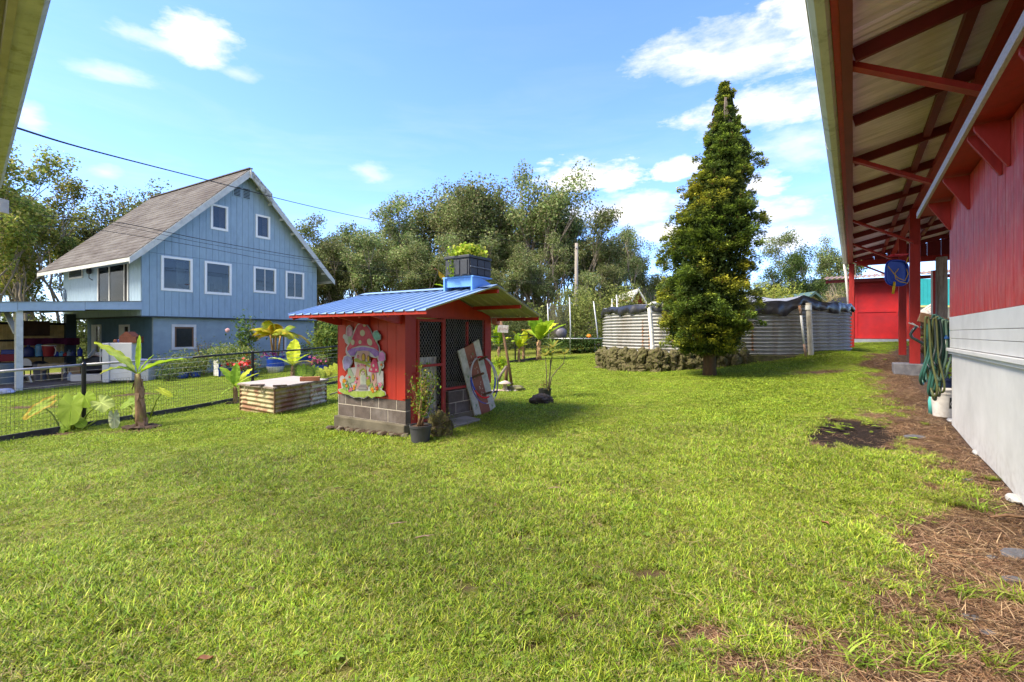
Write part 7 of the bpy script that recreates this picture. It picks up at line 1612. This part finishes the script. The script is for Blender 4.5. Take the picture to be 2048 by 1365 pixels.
    # bananas by the sign post and fence end
    for (px, py, h, lab, sc, sd) in ((998,727,.75,'banana plant just right of the hen house behind the sign post',1.3,1), (1038,725,.62,'small browning banana plant left of the pair before the trampoline',1.0,2), (1047,722,.70,'small banana plant standing beside the browning one',1.05,3), (1078,721,.95,'largest banana plant with broad upright leaves before the trampoline',1.75,4)):
        g = G(px, py); rr = random.Random(sd); lv = []
        n = 6 if sc < 1.2 else 9
        for i in range(n): lv.append((i*360/n+rr.uniform(-20,20), rr.uniform(35,80), sc*rr.uniform(.8,1.15), sc*rr.uniform(.15,.20), [LG,LY,LD,LG][i%4], rr.uniform(.3,.9), rr.choice([0,.5]), BR if (sd in (2,3) and i%3 == 0) or (sd == 4 and i == 3) else None))
        banana(g, h, .06*sc, lv, lab, (0,0), .4, None, sd)
    g = G(1000, 740); t = shrub('leafy_clump', 'bright leafy clump at the foot of the banana behind the sign post', g, .32, .55, 500, .10, [LG, LY, LD], seed=33, aspect=.35)
    g = Vector((-1.85, 12.4, gzf(-1.85, 12.4))); banana(g, 1.9, .08, [(20,45,.8,.12,LG,.6,0,None),(100,60,.8,.12,LD,.5,0,None)], 'banana plant hidden behind the hen house with a dead yellow leaf above the roof', (0,0), 0)
    g2 = g+Vector((0,0,1.9)); 
    t = [o for o in S.collection.objects if o.get('label','').startswith('banana plant hidden')][0]
    def q(px, py): return P(px, py, 12.4)-g
    bananaleaf(t, q(903,580), R(180), R(28), .50, .10, LG, .35); mb = MB()
    mb.sheet(lambda u, v: q(904-30*u+3*math.sin(u*9)+(v-.5)*(9+3*math.sin(u*11)), 578-38*u**1.1+(v-.5)*7+math.sin(u*14))+Vector((0,.05*math.sin(v*3.1),0)), 14, 4, c=(.50,.33,.04)); mb.build('dead_leaf', M_leaf, t, smooth=True); mb = MB(); mb.sheet(lambda u, v: q(873-9*u+(v-.5)*6, 541-9*u+(v-.5)*4+2*math.sin(u*9)), 6, 2, c=(.25,.13,.08)); mb.build('dry_tip', M_leaf, t)
plants()
def shrubs():
    M = [(.16,.24,.05),(.26,.32,.09),(.09,.16,.03),(.36,.38,.16)]
    blue = mat('pot_blue', (.01,.06,.38), .4, .1); mat('pot_white', (.68,.68,.66), .6, .12, 5, .2, col2=(.5,.46,.42), f2=.6, s2=6)
    def pot(px, py, w, h, name, lab, mats=None, white=False):
        g = G(px, py); k = g.y/F; r_ = w*k/2; hh = h*k; t = thing(name, lab, 'plant pot', g)
        MB().lathe([(r_*.8,0),(r_,hh*.4)], 22, cap1=False).build('pot_base', blue if not white else mat('pot_white', (.68,.68,.66), .6, .12, 5, .2, col2=(.5,.46,.42), f2=.6, s2=6), t, smooth=True); MB().lathe([(r_,hh*.4),(r_*.96,hh*.6),(r_*1.05,hh*.94),(r_*1.1,hh*.95),(r_*1.1,hh),(r_,hh)], 22, cap0=False).build('pot_rim', blue, t, smooth=True, autosm=35)
        MB().lathe([(0,0),(r_,0)], 16, o=(0,0,hh*.93), cap1=False).build('soil', M_soil, t); return t, g, k
    t, g, k = pot(366,758,20,13,'blue_pot','blue pot under the left end of the leafy bush by the blue wall'); pot(391,756,18,12,'blue_pot','blue pot under the right end of the leafy bush by the blue wall')
    shrub('leafy_bush', 'wide leafy bush spilling over two blue pots under the ground floor window', G(366,757), 52*k, 56*k, 3000, .11, M, seed=41, aspect=.3)
    shrub('leafy_bush', 'dark fern like bush at the left foot of the blue wall', G(343,762)+Vector((0,-.2,0)), 22*k, 26*k, 700, .12, [(.08,.14,.04),(.14,.2,.06)], seed=42, aspect=.25)
    g = G(455,752); k = g.y/F; t = thing('blue_white_planter', 'wooden planter painted in blue and white blocks against the blue wall', 'planter', g, AB)
    wdt = 44*k; hh = 36*k
    for i in range(3): MB().box(-wdt/2+i*wdt/3, -wdt/2+(i+1)*wdt/3-.02, -.2, .2, hh*.05 if i != 1 else 0, hh*(.9 if i != 1 else 1)).build('block', MATS['pot_white'] if i != 1 else blue, t)
    for z in (.42,.95): MB().box(-wdt/2-.03, wdt/2+.03, -.24, -.202, hh*z-.05, hh*z+.05).build('rail', blue, t)
    for x in (-wdt/2-.03, wdt*.0, wdt/2-.05): MB().box(x, x+.09, -.26, -.242, 0, hh).build('post', blue, t)
    shrub('flower_bush', 'broad pale green bush growing over the blue and white planter', g+Vector((.3,-.1,hh*.5)), 58*k, 46*k, 3600, .10, M, seed=43, aspect=.4)
    t = shrub('rose_bush', 'tall thin rose bush with a pale pink bloom before the blue wall', G(492,750)+Vector((-.2,.3,.2)), 28*k, 112*k, 700, .13, [(.08,.15,.03),(.14,.22,.04)], seed=44, aspect=.6, stems=7)
    c = P(455,661,G(492,750).y)-t.location; MB().add(*icorock(.10, 5, 2, .2)).xform(Matrix.Translation(c)).build('bloom', mat('pink_bloom', (.62,.34,.34), .7), t)
    t = shrub('flower_stalks', 'thin tall yellow flower stalks beside the ground floor window', G(408,752), 24*k, 78*k, 520, .09, [(.2,.28,.06),(.35,.36,.1),(.5,.3,.1)], seed=45, aspect=.3, stems=9)
    def flowers(par, c, sp, n, m, s, seed):
        r = np.random.default_rng(seed); Pn = r.normal(0,1,(n,3))*np.array(sp)+np.array(c); V, Fc, C = leafquads(Pn, s, [(1,1,1)], r, aspect=.8); return npmesh('blossoms', V, Fc, m, parent=par)
    redf = mat('red_blossom', (.55,.015,.02), .5, .3, 9, 0); pinkf = mat('pink_blossom', (.55,.10,.2), .5, .3, 9, 0); vio = mat('violet_blossom', (.22,.02,.18), .5, .3)
    t, g, k = pot(493,756,44,13,'blue_pot','wide blue tub full of red flowers behind the fence post')
    leafball(t, 'foliage', Vector((0,0,32*k*.62)), 26*k, 1100, .09, M, (1,.6,.75), 51); flowers(t, (0,-.25,26*k), (13*k,.12,7*k), 110, redf, .13, 52)
    t, g, k = pot(551,746,33,33,'palm_barrel','big blue and white barrel holding the golden palm', white=True)
    flowers(t, (-.1,-.2,37*k), (14*k,.12,3*k), 50, vio, .12, 53); flowers(t, (-.1,-.25,32*k), (7*k,.08,2*k), 12, redf, .12, 54)
    # golden palm
    T = thing('golden_palm', 'yellow green areca palm with arching fronds in the blue and white barrel', 'palm', g+Vector((0,0,33*k))); r = random.Random(9)
    for i in range(6): a = i*1.05; MB().tube([(math.cos(a)*.12, math.sin(a)*.12, 0), (math.cos(a)*.18, math.sin(a)*.18, .55), (math.cos(a)*.26, math.sin(a)*.26, 1.0)], [.045,.035,.03], 7).build('cane', mat('palm_cane', (.30,.17,.05), .6, .3), T, smooth=True)
    for i in range(19):
        az = i*2.4+r.uniform(-.3,.3); el = R(r.uniform(35,80)); L_ = r.uniform(1.3,1.9); dr = r.uniform(.7,1.5); d = Vector((math.cos(az), math.sin(az), 0)); s = Vector((-d.y, d.x, 0)); c0 = Vector((math.cos(az)*.18, math.sin(az)*.18, .85)); mb = MB(); col = r.choice([(.42,.38,.03),(.32,.36,.04),(.50,.38,.03),(.20,.28,.03)])
        def C_(u): return c0+d*(L_*u*math.cos(el))+Vector((0,0,L_*(u*math.sin(el)-dr*u*u*.6)))
        mb.tube([C_(u/8) for u in range(9)], [.014-.0013*u for u in range(9)], 4, c=(.45,.36,.05))
        for j in range(22):
            u = .18+.8*j/22; p = C_(u); ll = .42*math.sin(math.pi*(.12+.8*u))**.6
            for sg in (-1, 1):
                e = p+(s*sg*.8+d*.5).normalized()*ll-Vector((0,0,ll*.35)); tn = (C_(u+.01)-p).normalized()*.022; mb.add([p-tn, p.lerp(e,.5)-tn+Vector((0,0,.03)), e, p.lerp(e,.5)+tn+Vector((0,0,.03)), p+tn], [(0,1,2,3,4)], 0, tuple(c*r.uniform(.7,1.25) for c in col))
        mb.build('frond', M_leaf, T)
    # right of the palm
    bk = G(625, 742); k = bk.y/F
    shrub('broadleaf_shrub', 'dark broad leaved shrubs right of the blue house corner', bk+Vector((.3,2.5,0)), 60*k, 118*k, 2600, .22, [(.05,.11,.03),(.10,.18,.04),(.17,.25,.06)], seed=61, aspect=.45)
    shrub('leafy_bush', 'yellow green bush left of the hen house and above the blue tubs', G(645,738)+Vector((0,.6,0)), 40*k, 95*k, 2200, .13, [(.18,.26,.05),(.28,.33,.06),(.10,.16,.04)], seed=62, aspect=.4)
    for (px, py, w, h, lab, fl, sd) in ((640,741,26,10,'low blue tub with pink flowers beside the banana leaves',pinkf,71),(616,733,42,22,'blue and white trough under the pale bush',None,72),(668,733,26,24,'blue and white tub of red flowers next to the hen house wall',redf,73)):
        t, g, k = pot(px, py, w, h, 'flower_tub', lab, white=h > 15)
        leafball(t, 'foliage', Vector((0,0,(h+10)*k)), w*.6*k, 800, .09, M, (1,.6,.7), sd)
        if fl: flowers(t, (0,-.25,(h+10)*k), (w*.3*k,.12,4*k), 40, fl, .12, sd+9)
    # shrub behind trampoline
    g = G(1190, 712); g = Vector((6.0, 31, gzf(6.0, 31))); k = 31/F
    shrub('feathery_shrub', 'large pale feathery shrub behind the trampoline', P(1150,690,30), 70*k, 115*k, 5200, .17, [(.20,.24,.06),(.28,.31,.09),(.13,.17,.04)], seed=81, aspect=.35, stems=12); shrub('feathery_shrub', 'pale feathery shrub between the trampoline and the tank', P(1235,690,31), 55*k, 120*k, 4200, .17, [(.20,.24,.06),(.30,.33,.09),(.13,.17,.04)], seed=82, aspect=.35, stems=10)
    shrub('yellow_shrub', 'yellow green shrub top showing behind the tank tarp', P(1540,640,30), 60*k, 80*k, 2400, .16, [(.25,.30,.05),(.34,.36,.08)], seed=83, aspect=.4)
    shrub('yellow_shrub', 'bright yellow green bush beside the porch downspout behind the tank', P(1672,660,24), 28*k, 42*k, 1200, .11, [(.34,.38,.04),(.42,.42,.06)], seed=84, aspect=.4)
    shrub('dry_grass_tuft', 'straw coloured tall grass behind the tank beside the yellow house', P(1668,640,29), 22*k, 60*k, 500, .22, [(.45,.36,.2),(.3,.26,.1)], seed=85, aspect=.1)
    shrub('dark_hedge', 'dark low hedge under the trampoline', P(1165,706,27.5), 85*k, 30*k, 2600, .14, [(.04,.08,.02),(.07,.12,.03)], seed=86, aspect=.4)
    shrub('dark_hedge', 'dark shaded thicket right of the hen house behind the bananas', P(1040,700,29), 85*k, 70*k, 3200, .16, [(.05,.07,.02),(.08,.10,.03)], seed=87, aspect=.4)
shrubs()

# ---------------------------------------------------------------- corrugated box with lid
def box():
    a = G(549, 831); Yf = a.y; dz = CZ-.0
    fl = G(481, 822); br = G(652, 806); k = Yf/F
    t = thing('corrugated_box', 'low rusty corrugated iron box with a white lid on the lawn', 'box', a)
    z0 = min(a.z, fl.z, br.z)-.02; z1 = CZ-(777-HY)/F*Yf
    A_ = Vector((a.x, a.y, 0)); B_ = Vector((fl.x, fl.y, 0)); C_ = Vector((br.x, br.y, 0)); D_ = B_+C_-A_
    m = mat('rusty_corrugated', (.40,.36,.20), .75, .3, 5, .3, 40, col2=(.20,.10,.055), f2=.50, s2=2.6, contrast=.07); m2 = mat('flaking_cream', (.55,.52,.38), .8, .3, 14, .5, 60, col2=(.24,.12,.07), f2=.52, s2=7, contrast=.05)
    def wall(p, q, mm, name='iron_sheet', u0=0, u1=1, off=.0):
        d = (q-p); n = Vector((-d.y, d.x, 0)).normalized()
        if n.dot(p-(A_+B_+C_+D_)/4) < 0: n = -n
        mb = MB(); mb.sheet(lambda u, v: p+d*(u0+(u1-u0)*u)+n*(off+.014*math.sin(2*math.pi*v*6.5))+Vector((0,0,z0+(z1-z0)*v))-a, 6, 78, th=n*-.004); return mb.build(name, mm, t, smooth=True)
    wall(A_, B_, m); wall(A_, C_, m, u1=.66); wall(A_, C_, m2, u0=.655, off=.006); wall(C_, D_, m); wall(B_, D_, m)
    for p in (A_, B_, C_): MB().tube([p+Vector((0,0,z0))-a, p+Vector((0,0,z1))-a], .018, 6).build('corner_rod', M_wood, t)
    up = Vector((0,0,.012)); 
    mb = MB(); o_ = (A_+B_+C_+D_)/4
    def ex(p, s=.04): return p+(p-o_).normalized()*s
    v = [ex(p)+Vector((0,0,z1+.014))-a for p in (A_,C_,D_,B_)]; mb.add(v+[p+up for p in v], [(0,3,2,1),(4,5,6,7),(0,1,5,4),(1,2,6,5),(2,3,7,6),(3,0,4,7)]); mb.build('lid', mat('lid_white', (.34,.31,.28), .7, .15, 4, .2, col2=(.34,.28,.23), f2=.58), t)
    for p, q in ((A_,C_),(A_,B_)): MB().bar(ex(p,.05)+Vector((0,0,z1+.0))-a, ex(q,.05)+Vector((0,0,z1+.0))-a, .03, .03).build('lid_rail', M_gwood, t)
    MB().tube([ex(C_,.0)+Vector((0,0,z1+.03))-a, ex(C_,.0)+(C_-A_).normalized()*.9+Vector((0,0,z1+.05))-a], .014, 6).build('long_pole', M_gwood, t); MB().tube([C_+Vector((.05,.1,z0+.25))-a, C_+(C_-A_).normalized()*1.0+Vector((0,0.1,z0+.30))-a], .014, 6).build('long_pole', M_gwood, t)
    for u in (.30,.80): p = A_.lerp(B_, u); n = Vector((0,-1,0)); MB().tube([p+n*.03+Vector((-.02,0,z1+.01))-a, p+n*.05+Vector((-.03,0,z1-.13))-a, p+n*.05+Vector((.03,0,z1-.13))-a, p+n*.03+Vector((.03,0,z1+.01))-a], .008, 6).build('rope_loop', mat('rope_cream', (.55,.5,.33), .9), t)
    def on(px, py): q = hit(px, py, (0,0,z1+.03), (0,0,1)); return q
    for (px, py, w, d, h, mm, lab, rz) in ((515,772,.26,.10,.03,'dark_board','dark flat board at the left end of the white lid',.3),(560,773,.26,.07,.03,'dark_board','dark flat board on the near edge of the white lid',.5),(620,762,.42,.12,.09,'terracotta_brick','reddish brown wooden block at the right end of the white lid',.35)):
        o = MB().box(-w/2,w/2,-d/2,d/2,0,h).build('lid_weight', mat(mm, (.10,.07,.06) if mm == 'dark_board' else (.35,.14,.07), .8, .2), None, loc=on(px,py), rot=(0,0,rz), bevel=.004); tag(o, lab, 'board')
box()

# ---------------------------------------------------------------- trampoline
def trampoline():
    Y0 = 27.5; c = P(1160, 680, Y0+1.2); g = Vector((c.x, c.y, gzf(c.x, c.y))); t = thing('trampoline', 'round trampoline frame with leaning poles and a sagging black net', 'trampoline', g)
    Rr = 2.1; zr = P(1140,678,c.y-Rr).z-g.z; n = 40; ring = [(Rr*math.cos(6.283*i/n), Rr*math.sin(6.283*i/n), zr) for i in range(n)]
    MB().tube(ring, .035, 8, closed=True, cap=False).build('frame_ring', M_steel, t, smooth=True); MB().lathe([(0,0),(Rr-.12,0)], 30, o=(0,0,zr-.01), cap1=False).build('jumping_mat', M_black, t)
    ms = mat('pole_grey', (.45,.47,.50), .4, .2, metal=.3)
    for (bx, tx, ty, dy) in ((1097,1095,608,-.3),(1140,1139,595,-Rr),(1198,1187,603,-.9),(1222,1224,598,.9),(1236,1233,590,-.2)):
        yy = c.y+dy; b = P(bx, 715, yy); b.z = gzf(b.x, b.y); p = [b, P(bx*.5+tx*.5+1.5, (715+ty)/2, yy), P(tx, ty, yy)]; MB().tube([q-g for q in p], .032, 8).build('net_pole', ms, t, smooth=True)
    for px in (1190, 1204): b = P(px, 712, c.y-1.5); b.z = gzf(b.x, b.y); MB().tube([b-g, P(px, 678, c.y-1.5)-g], .03, 6).build('leg', ms, t)
    MB().tube([P(1190,690,c.y-1.5)-g, P(1204,690,c.y-1.5)-g], .025, 6).build('leg_brace', ms, t)
    # net: knotted mesh between the first poles, real threads
    yy = c.y-1.2; mb = MB()
    def N(u, v): top = 608+6*math.sin(math.pi*u); x = 1098+40*u+(5-10*u)*v*.9; return P(x, top+(677-top)*v, yy-.25*math.sin(math.pi*u))-g
    for i in range(41): mb.tube([N(i/40, j/8) for j in range(9)], .005, 3, cap=False)
    for j in range(61): mb.tube([N(i/8, j/60) for i in range(9)], .0045 if j else .018, 3, cap=False)
    o = mb.build('safety_net', mat('net_thread', (.10,.09,.07), .9), t); o['kind'] = 'stuff'
    def ball(px, py, rpx, m, name, lab, dy):
        yy = c.y+dy; p = P(px, py, yy); r_ = rpx*yy/F; mb = MB(); mb.lathe([(r_*math.sin(math.pi*i/16)+1e-4, -r_*math.cos(math.pi*i/16)) for i in range(17)], 28, cap0=False, cap1=False); e = mb.build(name, m, None, smooth=True, loc=(p.x, p.y, g.z+zr+r_-.03)); tag(e, lab, 'ball')
    ball(1121, 668, 12.5, mat('ball_grey', (.14,.13,.15), .4, .1), 'exercise_ball', 'large dark grey exercise ball on the trampoline', -1.2); ball(1178, 673, 5, mat('ball_orange', (.75,.20,.01), .5, .1), 'orange_ball', 'small bright orange ball on the trampoline', -1.4)
trampoline()

# ---------------------------------------------------------------- poles, wires, far houses, near eave
def misc():
    g = P(1152, 700, 33); g.z = gzf(g.x, g.y); t = thing('utility_pole', 'pale grey wooden utility pole among the trees', 'utility pole', g); top = P(1153, 487, 33)-g
    MB().tube([(0,0,-.2), top*.5, top], [.14,.125,.11], 12).build('pole', mat('pole_wood', (.27,.24,.21), .85, .25, 4, .3, 20, stretch=(3,3,.5)), t, smooth=True); MB().bar(top+Vector((-.02,-.2,-.3)), top+Vector((-.02,.2,-.3)), .1, .1).build('insulator', M_steel, t)
    def wire(pts, r, lab, name='overhead_wire'):
        v = [P(*p) for p in pts]; out = []
        for i in range(len(v)-1):
            p0 = v[max(0,i-1)]; p1 = v[i]; p2 = v[i+1]; p3 = v[min(len(v)-1,i+2)]
            for s in range(8): u = s/8; out.append(.5*((2*p1)+(-p0+p2)*u+(2*p0-5*p1+4*p2-p3)*u*u+(-p0+3*p1-3*p2+p3)*u**3))
        out.append(v[-1]); e = MB().tube([q-out[0] for q in out], r, 6).build(name, mat('cable_black', (.02,.02,.025), .6), None, smooth=True, loc=out[0]); tag(e, lab, 'cable')
    wire([(30,255,5.5),(190,303,8),(420,362,13),(600,408,19),(745,440,24),(900,468,28),(1152,494,33)], .013, 'thick twisted black service cable running from the near eave to the utility pole', 'service_cable')
    wire([(85,432,14),(240,446,16),(420,482,19),(640,520,24),(850,548,28),(1152,570,33)], .012, 'upper of the thin wires crossing the blue gable')
    wire([(90,436,14),(240,452,16),(420,489,19),(640,524,24),(850,551,28),(1152,573,33)], .008, 'thin wire just under the upper wire across the blue gable')
    wire([(60,452,14),(200,461,16),(400,494,19),(600,531,24),(840,560,28)], .009, 'lowest wire crossing the blue gable below the upper pair')
    # near eave of another building, upper left
    A_ = P(102, 0, 2.76); B_ = P(3, 372, 6.3); d = B_-A_; z = A_.z; d.z = 0; d.normalize(); n = Vector((-d.y, d.x, 0)); 
    if n.x > 0: n = -n
    A0 = A_-d*1.6; t = thing('near_eave', 'weathered cream gutter and pale soffit of a near roof cutting the upper left corner', 'roof eave', (A0.x, A0.y, z), math.atan2(d.y, d.x))
    L_ = (B_-A0).length; sg = 1 if Vector((-math.sin(math.atan2(d.y,d.x)), math.cos(math.atan2(d.y,d.x)), 0)).dot(n) > 0 else -1
    pr = [(0,.03),(.0,.0),(.03,-.05),(.10,-.06),(.13,-.06),(.13,-.04),(.045,-.035),(.02,.03)]
    mb = MB(); mb.prism([(p[0]*sg, p[1]) for p in pr], (0,0,.0), (0,1,0), (0,0,1), (1,0,0), L_*.86); mb.build('gutter', mat('mossy_gutter', (.40,.385,.30), .6, .2, 5, .1, 40, col2=(.20,.19,.08), f2=.62, s2=7), t)
    mb = MB(); mb.prism([(p[0]*sg, p[1]) for p in pr], (L_*.865,0,.0), (0,1,0), (0,0,1), (1,0,0), L_*.135); mb.build('gutter', MATS['mossy_gutter'], t)
    MB().box(0, L_, sg*.132 if sg > 0 else -.17, .17 if sg > 0 else -.132, -.09, .05).build('fascia', mat('grey_brown_fascia', (.33,.29,.24), .8, .2), t)
    y0, y1 = sorted((sg*.172, sg*.50)); MB().box(0, L_-.05, y0, y1, .0, .03).build('soffit', mat('soffit_board', (.23,.20,.17), .8, .12, 2, .1, 30, col2=(.42,.40,.37), f2=.66, s2=2.5), t)
    for x in (1.0, 2.5, 4.0, 5.4): MB().box(x, x+.07, y0, y1, -.10, -.002).build('rafter', mat('rafter_grey', (.30,.26,.22), .8, .2), t)
    p = P(2, 412, 6.6); t2 = thing('beam_end', 'pale sawn beam end poking in at the left edge below the near eave', 'beam', p); MB().box(-.8,.05,-.06,.06,-.10,.09).build('beam', mat('sawn_pale', (.50,.44,.36), .8, .2), t2, bevel=.005)
    # far houses
    def house(px0, px1, base, eave, ridge, Y, wallc, roofc, name, lab, dep=6):
        x0 = (px0-CX)/F*Y; x1 = (px1-CX)/F*Y; z = lambda py: CZ+(HY-py)/F*Y; t = thing(name, lab, 'house', ((x0+x1)/2, Y, z(base))); hw = (x1-x0)/2; h = z(eave)-z(base); rr = z(ridge)-z(base)
        MB().prism([(-hw*.86,-.5),(hw*.86,-.5),(hw*.86,h),(0,rr-.1),(-hw*.86,h)], (0,0,0), (1,0,0), (0,0,1), (0,1,0), dep).build('wall', mat(name+'_wall', wallc, .7), t)
        for s in (-1, 1): MB().add([(0,-.4,rr),(s*hw,-.4,h-.15),(s*hw,dep+.3,h-.15),(0,dep+.3,rr),(0,-.4,rr-.16),(s*hw,-.4,h-.31),(s*hw,dep+.3,h-.31),(0,dep+.3,rr-.16)], [(0,1,2,3),(7,6,5,4),(0,4,5,1),(1,5,6,2),(2,6,7,3),(3,7,4,0)]).build('roof', mat(name+'_roof', roofc, .6), t)
        MB().box(-.4,.3,-.03,-.004,.0,h*.8).build('door', mat('far_dark', (.05,.05,.05), .8), t)
        return t
    house(1594, 1652, 640, 602, 584, 30, (.62,.55,.30), (.06,.11,.10), 'yellow_house', 'small pale yellow gabled house with dark green roof behind the tank')
    t = house(1258, 1290, 640, 600, 578, 31, (.30,.05,.04), (.55,.55,.55), 'red_hut', 'red hut with pale metal roof seen left of the conifer')
    p = P(1685, 610, 27); t = thing('dark_roof', 'dark roofed lean-to glimpsed left of the downspout', 'shed', p); MB().add([(-.6,0,-.4),(.9,0,.5),(.9,2,.5),(-.6,2,-.4),(-.6,0,-.55),(.9,0,.35),(.9,2,.35),(-.6,2,-.55)], [(0,1,2,3),(7,6,5,4),(0,4,5,1),(1,5,6,2),(2,6,7,3),(3,7,4,0)]).build('roof', M_dark, t); MB().box(-.3,.9,.2,1.8,-2.4,-.3).build('wall', M_dred, t)
    # hanging blue sled and rope on the brace, red disc above
    Y = 14.6; c = P(1793, 548, Y); t = thing('blue_sled', 'blue plastic sled hanging from the porch brace', 'sled', c, R(8)); k = Y/F; r = random.Random(1)
    pts = []; W_, H_ = 25*k, 25*k
    for i in range(28): a = 6.283*i/28; ca, sa = math.cos(a), math.sin(a); pts.append((W_*abs(ca)**.6*(1 if ca > 0 else -1), H_*abs(sa)**.6*(1 if sa > 0 else -1)*(1.05 if sa > 0 else .92)))
    mb = MB(); mb.prism(pts, (0,0,0), (1,0,0), (0,0,1), (0,1,0), .05); mb.build('deck', mat('sled_blue', (.01,.05,.42), .35, .15, 3, .05), t, bevel=.02); mb = MB(); mb.tube([(p[0], -.015, p[1]) for p in pts], .035, 8, closed=True, cap=False); mb.build('rim', MATS['sled_blue'], t, smooth=True)
    t = thing('yellow_rope', 'thin yellow rope looped over the blue sled', 'rope', c+Vector((0,-.10,0)))
    def q(px, py): return P(px, py, Y-.10)-(c+Vector((0,-.10,0)))
    MB().tube([q(1776,533), q(1784,543), q(1795,556), q(1810,562), q(1816,548), q(1813,538)], .012, 6).build('loop', mat('rope_yellow', (.65,.42,.02), .7), t, smooth=True); MB().tube([q(1797,538), q(1790,547), q(1791,558), q(1800,564), q(1815,567)], .012, 6).build('loop', MATS['rope_yellow'], t, smooth=True); MB().tube([q(1789,564), q(1788,574), q(1786,588)], [.03,.035,.03], 8).build('knot', MATS['rope_yellow'], t, smooth=True)
    MB().tube([q(1812,527), q(1816,516), q(1822,511)], .012, 6).build('hanger', MATS['rope_yellow'], t)
    p = P(1797, 511, 14.3); t = MB(); t.prism([(-.22,-.03),(.18,-.02),(.24,.04),(-.20,.03)], (0,-.1,0), (1,0,0), (0,0,1), (0,1,0), .22); tag(t.build('red_tray', mat('tray_red', (.6,.02,.02), .4), None, loc=p, bevel=.01), 'bright red plastic tray tucked above the blue sled', 'tray')
    # wet leaves, twigs and litter on the lawn
    r = random.Random(14)
    for k_, (px, py, lab) in enumerate(((795,1058,'thin forked twig lying on the mid lawn'),(850,1085,'short pale twig right of the forked twig'),(1110,985,'bleached stick lying low in the grass right of centre'))):
        g = G(px, py)+Vector((0,0,.035)); e = MB().tube([(-.07,0,0),(-.01,.02,.006),(.06,.05,.0)], [.004,.005,.003], 5).tube([(0,.02,.006),(.03,.0,.01)], [.004,.002], 5).build('twig', mat('twig', (.36,.24,.18), .8), None, loc=g); tag(e, lab, 'twig')
    for k_, (px, py, lab) in enumerate(((410,1332,'curled brown leaf in the grass near the bottom left'),(1650,1055,'brown leaf half hidden near the right of the lawn'))):
        g = G(px, py)+Vector((0,0,.03)); mb = MB(); mb.sheet(lambda u, v: Vector(((u-.5)*.07, (v-.5)*.035*math.sin(math.pi*min(.97,u+.03)), .012*abs(v-.5)*2+.006*math.sin(u*6))), 8, 4); e = mb.build('fallen_leaf', mat('brown_leaf', (.24,.11,.06), .7), None, loc=g, rot=(0,0,k_*1.3+.4), smooth=True); tag(e, lab, 'leaf')
misc()
